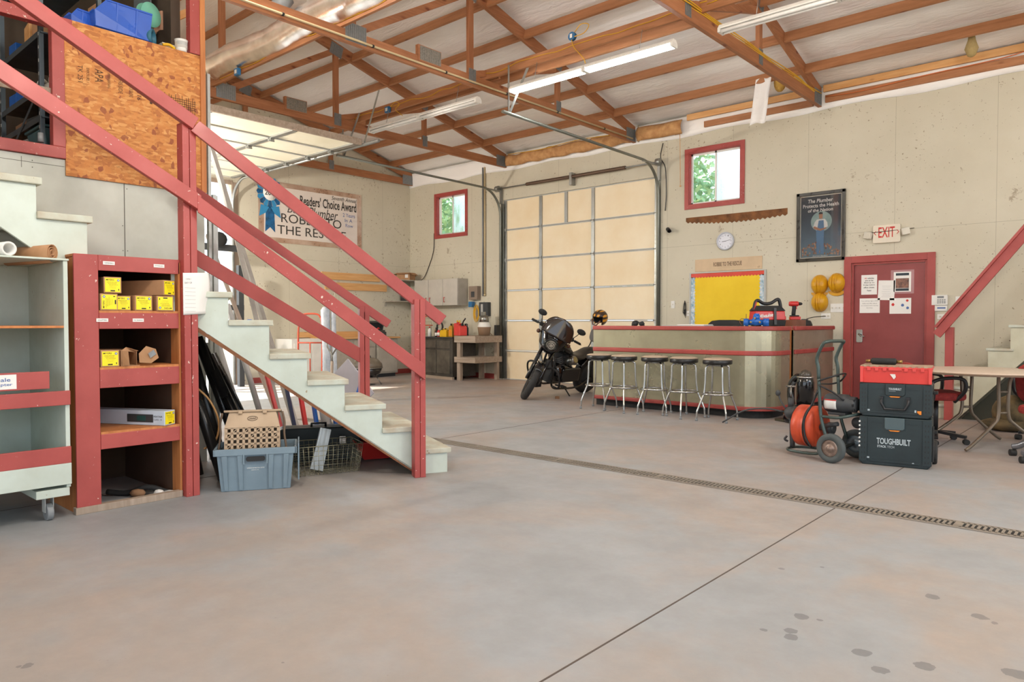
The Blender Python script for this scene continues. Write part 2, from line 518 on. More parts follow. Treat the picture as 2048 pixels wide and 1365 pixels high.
PLATE = paint('nail_plate_steel', '8c8f90', 0.45, 0.6, scale=40, amt=0.6)
TRACK = m_steel('track_steel', '7c7f78', 0.4, 1, 0.7)
SPRING = paint('brown_spring_steel', '6a5648', 0.5, 0.6)
DOORP = paint('cream_door_panel', 'f2e2c4', 0.55, c2='ead4ae', amt=0.5, scale=1.2)
DOORP2 = paint('pale_door_panel', 'f4efda', 0.55, c2='ece4c8', amt=0.5, scale=1.2)
WHITEP = paint('white_plastic', 'e8e6e0', 0.4)
WHITEM = paint('white_enamel', 'f0eee8', 0.3)
OFFW = paint('off_white_plastic', 'ddd6c6', 0.45)
BLACK = paint('black_plastic', '1c1c1e', 0.4)
BLACKM = paint('black_matte', '222222', 0.7)
BLACKG = paint('black_gloss', '0e0e10', 0.12, Coat_Weight=0.5)
DGREY = paint('dark_grey_plastic', '3a3c3e', 0.5)
MGREY = paint('mid_grey_plastic', '85888a', 0.5)
LGREY = paint('light_grey_paint', 'b8b8b4', 0.45)
CHROME = m_steel('chrome', 'c8c8c6', 0.16, 2, 1.0)
STEELB = m_steel('bare_steel', '9b9a96', 0.3, 2, 0.95)
RUBBER = paint('tyre_rubber', '2b2a29', 0.75, bump=0.2, scale=30)
BLUE = paint('blue_plastic', '1f5fb4', 0.32)
BLUED = paint('blue_box_plastic', '2d6ea0', 0.45)
REDPL = paint('red_plastic', 'c8302c', 0.35)
REDBR = paint('bright_red_plastic', 'dd4640', 0.35)
ORANGE = paint('orange_paint', 'd1502c', 0.42, c2='b23f22', amt=0.5, scale=6)
YELLOW = paint('yellow_plastic', 'e8b818', 0.4, c2='d09c10', amt=0.5)
YPAPER = paint('yellow_paper', 'efcb14', 0.6, c2='e0b808', amt=0.4, scale=2)
YLABEL = paint('yellow_label', 'f4e014', 0.5, amt=0.1)
CARD = paint('brown_cardboard', 'b88c66', 0.8, c2='a67b56', amt=0.5, scale=6)
CARDD = paint('dark_cardboard', '8f6a4c', 0.85)
PAPER = paint('white_paper', 'ece9e4', 0.7, amt=0.1)
INK = paint('black_ink', '26221f', 0.6)
INKBLUE = paint('blue_ink', '5570a8', 0.6)
INKRED = paint('red_ink', 'cc2a22', 0.5)
GREENT = paint('dark_green_box_plastic', '1f2e31', 0.42, c2='182427', amt=0.5, bump=0.03)
YWIRE = paint('yellow_cable', 'd9a520', 0.5)
OWIRE = paint('orange_cable', 'd8743a', 0.5)
CONDUIT = paint('beige_conduit', 'c9b48c', 0.5)
BENCH = paint('grey_cabinet_paint', 'b3aca0', 0.45, c2='a29a8c', amt=0.5)
FOIL = NT('silver_foil_duct'); _v = FOIL.coord(); FOIL = FOIL.out(FOIL.ramp(FOIL.noise(_v, 6, 4), [(0.3, 'f4f2f0'), (0.7, 'd4d0cc')]), 0.24, 0.9, FOIL.noise(FOIL.coord((9, 2, 2)), 5, 5, 0.7, 0.6), 0.35, 0.006)
BRUSH = paint('brushed_counter_metal', 'b2ad94', 0.3, 0.6, c2='9c9780', amt=.5, scale=2)
TUBE_ON = m_emit('lit_fluorescent_tube', 'f4fbff', 34.0)
TUBE_OFF = paint('unlit_fluorescent_tube', 'f2f0ec', 0.3)
GLASS = m_glass('window_glass')

# ================================================================== THE SHELL
YR = 11.365      # long wall with the exit door
XE = -13.40      # end wall with the open overhead door
SL = 0.265       # roof slope
def ztop(y): return 4.78 + SL * (YR - y) if y > 1.5 else 4.78 + SL * (YR - 1.5) - SL * (1.5 - y)

struct(MB().box(-20, -9, -0.15, 9, 11.65, 0), 'floor', FLOOR)
struct(MB().box(-60, -60, -0.5, 60, 60, -0.16), 'ground', paint('dry_ground', 'c9b79a', 0.9, scale=0.5))['label'] = 'dry ground around the building'
mb = MB()
for x in (-1.522, -5.53):
    mb.box(x - 0.004, -9, 0.0002, x + 0.004, 11.36, 0.0012)
struct(mb, 'trim_1', paint('dark_joint_filler', '5a5048', 0.9), label='saw-cut control joints in the concrete slab')  # thin dark strips mark the saw cuts

def wall_with_holes(axis, c0, c1, lo, hi, z0, z1, holes):
    """wall slab between c0 and c1; runs lo..hi along the other axis; holes (a0,a1,z0,z1)"""
    mb = MB()
    cuts = sorted(set([lo, hi] + [h[0] for h in holes] + [h[1] for h in holes]))
    for a, b in zip(cuts, cuts[1:]):
        zs = [(z0, z1)]
        for h in holes:
            if h[0] <= a and h[1] >= b:
                nz = []
                for (p, q) in zs:
                    if h[2] > p: nz.append((p, min(q, h[2])))
                    if h[3] < q: nz.append((max(p, h[3]), q))
                zs = nz
        for p, q in zs:
            if q - p > 1e-4:
                if axis == 'y': mb.box(a, c0, p, b, c1, q)
                else: mb.box(c0, a, p, c1, b, q)
    return mb
W1 = (-6.0, -5.07, 3.25, 4.14); W2 = (-12.44, -11.50, 3.24, 4.13)
GD = (-10.36, -6.60, 0, 3.83); ED = (-3.33, -2.33, 0, 2.10)
struct(wall_with_holes('y', YR, YR + 0.16, XE - 0.16, 9, 0, 4.80, [W1, W2, GD, ED]), 'wall_right', WALL)
OD = (3.15, 6.86, 0, 3.93)
mb = wall_with_holes('x', XE - 0.16, XE, -9, YR + .16, 0, 4.49, [OD])
# gable above the eaves line
pl = [(y, z) for y, z in ((YR + .16, 4.49), (YR + .16, ztop(YR) + .02), (1.5, ztop(1.5)), (-9, ztop(-9)), (-9, 4.49))]
mb.M = Matrix(((0, 0, 1, XE - 0.16), (1, 0, 0, 0), (0, 1, 0, 0), (0, 0, 0, 1)))
mb.prism(pl, 0, 0.16)
struct(mb, 'wall_left', WALL)
# red baseboard
mb = MB()
mb.box(XE, 7.2, 0, XE + 0.02, YR - .002, 0.11)
struct(mb, 'baseboard_left', RED)
mb = MB()
mb.box(XE + .02, YR - 0.02, 0, -10.48, YR, 0.11); mb.box(-6.45, YR - .02, 0, -3.43, YR, .11)
struct(mb, 'baseboard_right', RED)
# white vapour barrier turned down at the eaves and the eaves plank
mb = MB()
def eav(u, v):
    x = XE + u * (9 - XE); k = math.sin(x * 9.1) * .012 + math.sin(x * 23) * .006
    return (x, YR - 0.012 - 0.02 * v + k * (0.4 + v * .6) * .6, 4.45 + v * 0.33 + (0.02 * math.sin(x * 3.3) if v == 0 else 0))
mb.grid(eav, 180, 4)
struct(mb, 'trim_2', INSUL, label='white vapour barrier turned down along the eaves', solid=0.004)

# ceiling: draped insulation between trusses
TX = [-13.30, -10.27, -7.09, -3.81, -0.55, 2.7, 5.9, 9.0]
PY = [10.64, 9.84, 9.03, 8.23, 7.43, 6.63, 5.83, 5.03, 4.23, 3.43, 2.63]
def ceil_pt(u, v):
    x = -13.56 + u * 22.6; y = YR + 0.1 - v * (YR + 9.0)
    b = 0
    for a, c in zip(TX, TX[1:]):
        if a <= x <= c: b = math.sin(PI * (x - a) / (c - a)) ** 0.5
    yy = ((YR - y) / 0.8) % 1.0
    sag = 0.07 * b * abs(math.sin(PI * (yy + 0.1)))
    wr = 0.008 * math.sin(x * 31 + 3 * math.sin(y * 2)) + 0.006 * math.sin(x * 57 + y)
    return (x, y, ztop(y) + 0.045 - sag * 0.6 + wr * b * 0.5)
mb = MB(); mb.grid(ceil_pt, 300, 160)
struct(mb, 'ceiling', INSUL)
mb = MB()   # roof deck over it keeps the sun out
mb.add([(-13.7, YR + .4, ztop(YR) + .05), (9.1, YR + .4, ztop(YR) + .05), (9.1, 1.5, ztop(1.5) + .18), (-13.7, 1.5, ztop(1.5) + .18), (9.1, -9.3, ztop(-9) + .1), (-13.7, -9.3, ztop(-9) + .1)], [(0, 1, 2, 3), (3, 2, 4, 5)])
struct(mb, 'roof', GALV, solid=0.02)

# ------------------------------------------------------------------ windows in the right wall
def window(n, W, lab):
    x0, x1, z0, z1 = W
    wn = bpy.data.objects.new('window_%d' % n, None); COL.objects.link(wn); wn.location = ((x0 + x1) / 2, YR, z0); wn['kind'] = 'structure'; wn['label'] = lab
    c = Matrix.Translation((-(x0 + x1) / 2, -YR, -z0))
    mb = MB(c); t = 0.075
    mb.box(x0 - t, YR - .022, z0 - t, x0, YR - .002, z1 + t); mb.box(x1, YR - .022, z0 - t, x1 + t, YR - .002, z1 + t)
    mb.box(x0, YR - .022, z1, x1, YR - .002, z1 + t); mb.box(x0, YR - .022, z0 - t, x1, YR - .002, z0)
    # deep reveal
    mb.box(x0, YR - .002, z0, x0 + .012, YR + .10, z1); mb.box(x1 - .012, YR - .002, z0, x1, YR + .10, z1)
    mb.box(x0 + .012, YR - .002, z1 - .012, x1 - .012, YR + .10, z1); mb.box(x0 + .012, YR - .002, z0, x1 - .012, YR + .10, z0 + .012)
    mb.build('window_casing', REDCH, wn, 0.002)
    mb = MB(c); a = x0 + .012; b = x1 - .012; p = z0 + .012; q = z1 - .012; m_ = (a + b) / 2
    for bx in ((a, p, a + .03, q), (b - .03, p, b, q), (a, p, b, p + .03), (a, q - .03, b, q), (m_ - .015, p, m_ + .015, q)):
        mb.box(bx[0], YR + .06, bx[1], bx[2], YR + .085, bx[3])
    mb.build('window_sash', WHITEP, wn)
    for i, (s0, s1) in enumerate(((a + .03, m_ - .015), (m_ + .015, b - .03))):
        mb = MB(c); mb.box(s0, YR + .07, p + .03, s1, YR + .074, q - .03)
        mb.build('window_pane', DIRTY if i else GLASS, wn)
_g = NT('dusty_window_glass')
_n = _g.noise(_g.coord((3, 3, 1)), 2.5, 4, 0.6)
DIRTY = _g.out('f4fbff', _g.ramp(_n, [(0.3, 0.12), (0.7, 0.5)]), 0, Transmission_Weight=1.0, IOR=1.3)
window(1, W1, 'red framed sliding window above the rusty saw')
window(2, W2, 'red framed sliding window near the far corner')

# ------------------------------------------------------------------ exit door
x0, x1, z1 = ED[0], ED[1], ED[3]
dr = bpy.data.objects.new('door_1', None); COL.objects.link(dr); dr.location = (x0, YR, 0); dr['kind'] = 'structure'; dr['label'] = 'red exit door with taped notices'
c = Matrix.Translation((-x0, -YR, 0))
mb = MB(c)
mb.box(x0 - .10, YR - .03, 0, x0 - .0, YR + .0, z1 + .10); mb.box(x1, YR - .03, 0, x1 + .10, YR, z1 + .10); mb.box(x0, YR - .03, z1, x1, YR, z1 + .10)
mb.box(x0, YR, 0, x0 + .03, YR + .15, z1); mb.box(x1 - .03, YR, 0, x1, YR + .15, z1); mb.box(x0 + .03, YR, z1 - .03, x1 - .03, YR + .15, z1)
mb.build('door_frame', RED, dr, 0.004)
mb = MB(c); mb.box(x0 + .033, YR + .03, 0.01, x1 - .033, YR + .075, z1 - .033)
leaf = mb.build('door_leaf', REDDOOR, dr, 0.002)
mb = MB(c)
mb.M = c @ Matrix.Translation((x0 + .115, YR + .03, 1.02)) @ Euler((R(90), 0, 0)).to_matrix().to_4x4()
mb.prism(rrect(.085, .19, .015), 0, .018)
mb.build('lock_plate', CHROME, leaf, 0.002)
mb = MB(c); mb.tube([(x0 + .115, YR + .012, 1.05), (x0 + .115, YR - .03, 1.05)], .016, 12); mb.tube([(x0 + .115, YR - .03, 1.05), (x0 + .15, YR - .035, 1.02), (x0 + .20, YR - .03, 1.015)], [.012, .011, .009], 8)
mb.build('door_handle', CHROME, leaf)
for z in (1.83, 1.02, .25):
    mb = MB(c); mb.cyl((x1 - .028, YR + .022, z - .06), (x1 - .028, YR + .022, z + .06), .009, 8); mb.build('hinge', CHROME, leaf)

# ------------------------------------------------------------------ closed overhead door in the right wall
gx0, gx1, gz = GD[0], GD[1], GD[3]
gd = bpy.data.objects.new('door_2', None); COL.objects.link(gd); gd.location = ((gx0 + gx1) / 2, YR + .03, 0); gd['kind'] = 'structure'; gd['label'] = 'closed cream sectional overhead door behind the motorcycle'
c = Matrix.Translation((-(gx0 + gx1) / 2, -YR - .03, 0))
zr = [0.0, .62, 1.26, 1.90, 2.55, 3.19, gz]
for i in range(6):
    mb = MB(c); mb.box(gx0 + .01, YR + .04, zr[i] + .003, gx1 - .01, YR + .09, zr[i + 1] - .003)
    mb.box(gx0 + .01, YR + .028, zr[i] + .003, gx1 - .01, YR + .045, zr[i] + .02, 1); mb.box(gx0 + .01, YR + .028, zr[i + 1] - .02, gx1 - .01, YR + .045, zr[i + 1] - .003, 1)
    xs_ = [gx0 + .05, gx1 - .05] + [-9.34, -8.04] + ([-8.69] if i == 5 else [])
    for x in xs_: mb.box(x - .035, YR + .018, zr[i] + .02, x + .035, YR + .04, zr[i + 1] - .02, 2)
    p = mb.build('door_section', [DOORP, LGREY, GALV], gd)
    mb = MB(c)
    if i:
        for x in (gx0 + .05, gx1 - .05, -9.34, -8.04):
            mb.box(x - .03, YR + .002, zr[i] - .035, x + .03, YR + .018, zr[i] + .035); mb.cyl((x - .045, YR + .005, zr[i]), (x + .045, YR + .005, zr[i]), .011, 8)
        mb.build('hinge', GALV, p)
mb = MB(c)   # tracks
for x, s_ in ((gx0 - .03, -1), (gx1 + .03, 1)):
    P0 = [(x, YR - .05, .02), (x, YR - .05, 3.45)]
    arc = [(x, YR - .05 - .55 * (1 - math.cos(R(a))), 3.48 + .55 * math.sin(R(a))) for a in range(0, 91, 10)]
    pts = P0 + arc + [(x, 7.2, 4.07)]
    mb.tube(pts, .028, 8, flat=0.8)
    mb.box(x - .05 * (s_ > 0) - .02, YR - .012, .02, x + .05 * (s_ < 0) + .02, YR - .002, 3.75)
mb.build('door_track', TRACK, gd)
mb = MB(c)   # perforated angle hangers
for x in (gx0 - .03, gx1 + .03):
    mb.box(x - .015, 7.32, 4.09, x + .015, 7.325, 4.72); mb.box(x - .015, 7.32, 4.09, x - .011, 7.35, 4.72)
    mb.beam((x, 7.35, 4.09), (x + .3, 7.45, 4.78), .003, .035)
    mb.box(x - .02, YR - .58, 4.00, x + .02, YR, 4.03)
    mb.box(x - .025, YR - .05, 3.75, x + .025, YR, 4.1)
mb.build('track_hanger', GALV, gd)
mb = MB(c)
mb.cyl((gx0 - .08, YR - .11, 4.06), (gx1 + .08, YR - .11, 4.06), .014, 10)
for a, b in ((gx0 - .10, gx0 - .02), (gx1 + .02, gx1 + .10)): mb.cyl((a, YR - .11, 4.06), (b, YR - .11, 4.06), .065, 16)
mb.box(-8.50, YR - .13, 3.90, -8.44, YR, 4.14)
mb.build('torsion_shaft', GALV, gd)
mb = MB(c)
for a, b in ((gx0 + .75, -8.50), (-8.44, gx1 - .62)):
    n_ = 60; mb.tube([(a + (b - a) * i / n_, YR - .11, 4.06) for i in range(n_ + 1)], [.036 if i % 2 else .031 for i in range(n_ + 1)], 10)
mb.build('torsion_spring', SPRING, gd)
# ------------------------------------------------------------------ open overhead door of the end wall (raised)
od = bpy.data.objects.new('door_3', None); COL.objects.link(od); od.location = (-11, 5, 4.0); od['kind'] = 'structure'; od['label'] = 'open overhead door raised flat under the trusses'
c = Matrix.Translation((11, -5, -4.0))
ya, yb = 3.2, 6.74
xs_ = [-9.15, -9.82, -10.48, -11.14, -11.80, -12.46, -13.05]
for i in range(6):
    mb = MB(c); mb.box(xs_[i + 1] + .003, ya, 3.98, xs_[i] - .003, yb, 4.03)
    for y in (ya + .05, yb - .05, 4.4, 5.65):
        mb.box(xs_[i + 1] + .02, y - .04, 3.955, xs_[i] - .02, y + .04, 3.98, 2)
    mb.box(xs_[i] - .02, ya, 3.965, xs_[i] - .003, yb, 3.98, 1); mb.box(xs_[i + 1] + .003, ya, 3.965, xs_[i + 1] + .02, yb, 3.98, 1)
    p = mb.build('door_section', [DOORP2, LGREY, GALV], od)
    if i:
        mb = MB(c)
        for y in (ya + .05, yb - .05, 4.4, 5.65):
            mb.box(xs_[i] - .035, y - .03, 3.925, xs_[i] + .035, y + .03, 3.955); mb.cyl((xs_[i], y - .05, 3.93), (xs_[i], y + .05, 3.93), .012, 8)
        mb.build('hinge', GALV, p)
mb = MB(c); mb.box(-9.15, ya, 3.955, -9.10, yb + .02, 4.045)
mb.build('bottom_rail', W_GREYX, od, .004)
mb = MB(c)
for y in (ya - .05, yb + .10):
    arc = [(XE + .07 + .5 * (1 - math.cos(R(a))), y, 3.48 + .5 * math.sin(R(a))) for a in range(0, 91, 10)]
    mb.tube([(XE + .07, y, .02)] + arc + [(-8.78, y, 3.98)], .03, 8, flat=0.8)
mb.build('door_track', GALV, od)
mb = MB(c)
mb.beam((-9.0, yb + .07, 4.0), (-9.0, yb + .07, 4.75), .03, .03); mb.beam((-9.1, yb + .07, 4.0), (-8.8, yb + .12, 4.75), .03, .004)
mb.build('track_hanger', GALV, od)
# timber jamb round the open doorway
mb = MB()
mb.box(XE - .01, OD[1], 0, XE + .02, OD[1] + .12, 3.95); mb.box(XE - .01, OD[0] - .12, 0, XE + .02, OD[0], 3.95); mb.box(XE - .01, OD[0], 3.90, XE + .02, OD[1], 3.98)
struct(mb, 'trim_3', W_GREY, label='weathered timber jamb of the open overhead doorway')
# ------------------------------------------------------------------ mezzanine block on the left
XW = -6.20; YM = 2.92
mb = MB()
mb.box(XW - .12, -4, 0, XW, YM, 2.46)
mb.box(XW - .12, 2.87, 2.46, XW - .0, YM, 6.9)                    # end post face
mb.box(XE + .05, YM - .1, 0, XW - .12, YM, 2.46)                  # side wall below the loft
struct(mb, 'wall_mezzanine', DRYW, label='pale wallboard side of the storage loft behind the stairs')
mb = MB(); mb.box(XE + .05, -4, 2.36, XW - .13, YM - .11, 2.46)
struct(mb, 'floor_mezzanine', W_PLY, label='plywood floor of the storage loft')
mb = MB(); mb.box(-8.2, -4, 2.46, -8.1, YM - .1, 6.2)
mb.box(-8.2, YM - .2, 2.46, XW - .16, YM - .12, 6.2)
struct(mb, 'wall_loft', paint('painted_shade_loft_board', '4a3e32', 0.9), label='back wall of the storage loft')  # board coloured dark to imitate the gloom inside the loft
mb = MB()   # wallboard seams and screws
mb.box(XW, 2.262, 1.0, XW + .002, 2.268, 2.34); mb.box(XW, 1.0, 2.405, XW + .002, 1.84, 2.408); mb.box(XW, 1.56, 2.36, XW + .002, 1.563, 2.44)
for y, z in ((2.285, 2.3), (2.285, 1.8), (2.25, 2.0), (1.63, 2.42), (1.63, 2.37), (2.25, 1.8)): mb.cyl((XW, y, z), (XW + .002, y, z), .004, 8)
struct(mb, 'trim_4', paint('seam_grey', '6c6a62', 0.8), label='dark seams and screws of the wallboard by the stairs')
mb = MB()   # red frame of the loft opening
mb.box(XW - .05, -3, 2.463, XW + .03, 1.845, 2.55); mb.box(XW - .05, 1.76, 2.55, XW + .03, 1.845, 3.44)
mb.box(XW - .05, -3, 3.44, XW + .03, 1.90, 3.525)
mb.box(XW - .05, 2.80, 3.53, XW + .03, 2.885, 6.5)
mb.box(XW - .06, 2.885, 2.35, XW + .035, 2.93, 6.5, 1)
struct(mb, 'trim_5', [REDCH, W_PLY], .004, label='red painted frame round the storage loft opening')

# ================================================================== ROOF TIMBERS
def plate_mb(mb, x, y, z, w_, h, m=None, rx=0):
    """ribbed nail plate on the +x face of a truss"""
    M0 = mb.M
    mb.M = M0 @ Matrix.Translation((x, y, z)) @ Matrix.Rotation(rx, 4, 'X')
    mb.box(0, -w_ / 2, -h / 2, .003, w_ / 2, h / 2, m)
    k = max(3, int(w_ / .03))
    for i in range(k):
        yy = -w_ / 2 + w_ * (i + .5) / k
        mb.box(.003, yy - .005, -h / 2 + .01, .007, yy + .005, h / 2 - .01, m)
    mb.M = M0
TRUSS_LAB = {-13.30: 'stained timber roof truss lying against the end wall over the award banner',
             -10.27: 'stained timber roof truss over the raised door and the far corner of the closed door',
             -7.09: 'stained timber roof truss with beige conduit strapped along its bottom chord',
             -3.81: 'stained timber roof truss carrying a bundle of yellow cables, above the framed poster',
             -0.55: 'stained timber roof truss out past the right edge, above the second staircase'}
def truss(x):
    t = thing('roof_truss', TRUSS_LAB[x], 'roof truss', (x, YR, 4.5), group='roof trusses')
    c = Matrix.Translation((-x, -YR, -4.5)); h = .028
    def ydir(): return Matrix(((0, 0, 1, x - h), (1, 0, 0, 0), (0, 1, 0, 0), (0, 0, 0, 1)))
    y0 = 1.5
    mb = MB(c @ ydir()); mb.prism([(YR - .01, 4.5), (YR - .01, 4.65), (YR - .1, 4.65), (y0, 4.65), (y0, 4.5)], 0, 2 * h); mb.build('bottom_chord', W_Y, t, .003)
    mb = MB(c @ ydir()); mb.prism([(YR - .01, 4.65), (YR - .01, ztop(YR)), (y0, ztop(y0)), (y0, ztop(y0) - .185), (YR - .14, 4.65)], 0, 2 * h); mb.build('top_chord', W_Y, t, .003)
    for y in (9.06, 7.1, 5.13, 3.2):
        mb = MB(c); mb.box(x - h, y - .045, 4.65, x + h, y + .045, ztop(y) - .15); mb.build('web_post', W_Z, t, .003)
    for a, b in ((7.16, 9.0), (5.2, 7.02), (3.2, 5.05)):
        mb = MB(c); mb.beam((x, a, 4.67), (x, b, ztop(b) - .2), 2 * h - .004, .09, (0, 0, 1)); mb.build('web_brace', W_Y, t, .003)
    for q in ((YR - .18, 4.62, .30, .22, 0), (9.06, 4.63, .12, .20, 0), (9.06, ztop(9.06) - .1, .16, .16, -.26), (7.12, 4.63, .14, .20, 0), (7.1, ztop(7.1) - .13, .24, .2, -.26), (5.17, 4.63, .30, .22, 0)):
        mb = MB(c); plate_mb(mb, x + h, q[0], q[1], q[2], q[3], None, q[4]); mb.build('nail_plate', PLATE, t)
    if x in (-10.27, -7.09):
        mb = MB(c); mb.box(x - .02, 6.13, 4.58, x + h + .008, 6.53, 4.79); mb.build('splice_block', W_Y, t, .003)
        mb = MB(c); plate_mb(mb, x + h + .008, 6.34, 4.69, .36, .18); mb.build('splice_plate', paint('speckled_plate', '77736c', .6, .4, c2='a09a90', scale=60, amt=.6), t)
    return t
for x in TX[:5]: truss(x)

BAY = {-13.30: 'end bay above the award banner', -10.27: 'bay over the closed overhead door', -7.09: 'bay above the lit lamp', -3.81: 'bay over the poster wall', -0.55: 'bay right of the picture edge'}
ORD = ['nearest the long wall', 'second from the long wall', 'third from the long wall', 'fourth from the long wall', 'fifth from the long wall', 'sixth from the long wall', 'seventh from the long wall', 'eighth from the long wall', 'ninth from the long wall', 'tenth from the long wall']
purl_m = {}
for bi in range(4):
    xa, xb = TX[bi], TX[bi + 1]
    L = xb - xa - .06
    mb = MB(); mb.box(-L / 2, -.02, -.07, L / 2, .02, .07); mb.box(-L / 2, .02, .02, L / 2, .04, .07)
    first = None
    for k, y in enumerate(PY[:(8 if bi < 3 else 6)]):
        loc = ((xa + xb) / 2, y, ztop(y) - .085)
        if first is None: first = mb.build('roof_purlin', W_X, None, .003); o = first
        else: o = first.copy(); COL.objects.link(o)
        o.location = loc; o.rotation_euler = (-math.atan(SL), 0, 0)
        tag(o, 'stained purlin %s in the %s' % (ORD[k], BAY[xa]), 'roof beam', 'purlins between the trusses')

# planks at the eaves
mb = MB(); mb.box(-3.74, YR - .09, 4.70, 9, YR - .05, 4.80)
single(mb, 'eaves_plank', W_LX, 'light nailed pine plank along the eaves right of the poster truss', 'plank', bevel=.003)
mb = MB(); mb.box(-3.72, YR - .06, 4.545, 9, YR - .02, 4.655)
single(mb, 'eaves_plank', W_X, 'dark cracked plank under the pine plank along the eaves at right', 'plank', bevel=.003)
mb = MB(); mb.box(-6.0, YR - .10, 4.69, -3.9, YR - .06, 4.79)
single(mb, 'eaves_plank', W_LX, 'short pine plank at the eaves above the larger window', 'plank', bevel=.003)
mb = MB(); mb.box(-5.7, YR - .06, 4.53, -3.9, YR - .02, 4.63)
single(mb, 'eaves_plank', W_X, 'stained plank at the eaves just over the larger window', 'plank', bevel=.003)
KRAFT = paint('kraft_paper_insulation', 'c99a66', .8, c2='a8764a', amt=.6, scale=9, bump=.4)
mb = MB()
def kr(u, v):
    x = -10.18 + u * 3.05
    return (x, YR - .10 - .05 * math.sin(PI * v) - .015 * math.sin(x * 17 + v * 4), 4.50 + .22 * v + .012 * math.sin(x * 11))
mb.grid(kr, 60, 6)
single(mb, 'insulation_batt', KRAFT, 'torn brown kraft faced insulation above the closed overhead door', 'insulation', solid=.01)
mb = MB()
mb.grid(lambda u, v: (-6.98 + u * .9, YR - .10 - .06 * math.sin(PI * v) - .02 * math.sin(u * 9), 4.50 + .24 * v - .02 * u), 16, 6)
single(mb, 'insulation_batt', KRAFT, 'bulging brown kraft insulation right of the conduit truss', 'insulation', solid=.01)

# long lateral braces laid across the bottom chords, with cable stapled along
def wavy(x0, x1, y, z, n, amp, seed):
    rr_ = random.Random(seed)
    return [(x0 + (x1 - x0) * i / n, y, z + amp * (rr_.random() - .5)) for i in range(n + 1)]
def brace(y, z, x0, x1, lab, h=.14, mat=W_X):
    mb = MB(); mb.box(x0, y - .02, z, x1, y + .02, z + h)
    return single(mb, 'brace_board', mat, lab, 'beam', group='braces across the trusses', bevel=.003)
brace(7.50, 4.655, -10.6, -6.9, 'long brace board over the unlit twin lamp')
brace(7.68, 4.655, -10.2, -3.9, 'second brace board just behind the one with the junction box')
brace(7.42, 4.655, -7.2, -3.82, 'brace board with a blue junction disc above the lit lamp')
brace(7.42, 4.655, -3.80, 1.0, 'brace board above the unlit lamp in the upper right corner')
brace(4.98, 4.655, -10.7, -5.0, 'brace board running under the silver duct')
def cable(pts, r, m, lab, sub=4, name='cable', grp=None):
    return single(MB().curve(pts, r, 5, sub), name, m, lab, 'cable', group=grp)
cable(wavy(-10.3, -7.2, 7.475, 4.73, 14, .05, 1), .006, YWIRE, 'yellow cable stapled to the brace over the unlit twin lamp')
cable(wavy(-7.4, -3.7, 7.395, 4.74, 16, .05, 2), .006, YWIRE, 'yellow cable stapled to the brace above the lit lamp')
cable(wavy(-3.7, 0.5, 7.395, 4.74, 16, .05, 3), .006, YWIRE, 'yellow cable stapled to the brace in the upper right corner')
cable(wavy(-10.0, -5.2, 4.955, 4.72, 18, .06, 4), .006, YWIRE, 'yellow cable along the brace under the silver duct')
for k, (z, lab) in enumerate(((4.655, 'lowest'), (4.668, 'middle'), (4.682, 'topmost'))):
    pts = [(-3.79 + .012 * k + .015 * math.sin(j * 2.1 + k), 4 + j * .52, z + .006 * math.sin(j * 1.7 + k)) for j in range(15)]
    cable(pts, .008, YWIRE, '%s yellow cable of the bundle on the poster truss' % lab, grp='cables on the poster truss')
cable([(-3.7, YR - .1, 4.62), (-3.2, YR - .1, 4.6), (-2.4, YR - .09, 4.64), (-1.5, YR - .09, 4.66), (-.9, YR - .09, 4.72), (0.5, YR - .09, 4.7)], .007, OWIRE, 'orange cable sagging along the eaves plank')
cable([(-10.1, YR - .13, 4.74), (-9.2, YR - .15, 4.70), (-8.3, YR - .15, 4.73), (-7.5, YR - .13, 4.70)], .008, YWIRE, 'yellow cable lying over the kraft insulation')
# beige conduit clipped along the bottom chord
mb = MB(); mb.cyl((-7.04, 2.4, 4.545), (-7.04, 11.2, 4.545), .014, 8)
t = thing('conduit', 'long beige conduit clipped along a truss bottom chord', 'conduit', (0, 0, 0)); mb.build('pipe', CONDUIT, t)
for y in (4.2, 5.4, 6.6, 7.8, 9.0, 10.3): mb = MB(); mb.tube([(-7.04, y - .012, 4.545), (-7.04, y + .012, 4.545)], .02, 8); mb.build('clip', BLACK, t)
mb = MB(); mb.cyl((-7.0, YR - .03, 4.50), (-7.0, YR - .03, 4.8), .013, 8)
single(mb, 'conduit', CONDUIT, 'short upright conduit stub at the end of the conduit truss', 'conduit')

# junction boxes
def jbox(loc, lab, m=BLUED, s_=.1, plate=True):
    t = thing('junction_box', lab, 'electrical box', loc)
    mb = MB(); mb.cbox((0, 0, 0), (s_, .05, s_ * .95)); mb.build('box', m, t, .004)
    if plate:
        mb = MB(); mb.cbox((0, -.027, 0), (s_ * .5, .004, s_ * .5)); mb.build('cover', WHITEP, t)
    return t
jbox((-9.32, 7.44, 4.68), 'blue junction box on the brace over the unlit twin lamp')
mb = MB(); mb.M = Matrix.Rotation(R(90), 4, 'X'); mb.lathe([(0.055, 0), (.055, .04), (.05, .045)], 18)
t = thing('junction_box', 'round blue junction disc over the lit lamp', 'electrical box', (-5.55, 7.42, 4.86)); mb.build('box', BLUED, t)
mb = MB(); mb.cbox((0, -.05, 0), (.035, .003, .05)); mb.build('sticker', PAPER, t)
cable([(-5.52, 7.4, 4.9), (-5.4, 7.38, 4.97), (-5.28, 7.38, 4.93), (-5.35, 7.38, 4.85), (-5.5, 7.38, 4.84)], .006, YWIRE, 'loop of yellow cable beside the round junction disc')
cable([(-5.55, 7.38, 4.82), (-5.5, 7.37, 4.7), (-5.38, 7.4, 4.55), (-5.36, 7.42, 4.48)], .006, YWIRE, 'yellow cable dropping from the round disc to the lit lamp')
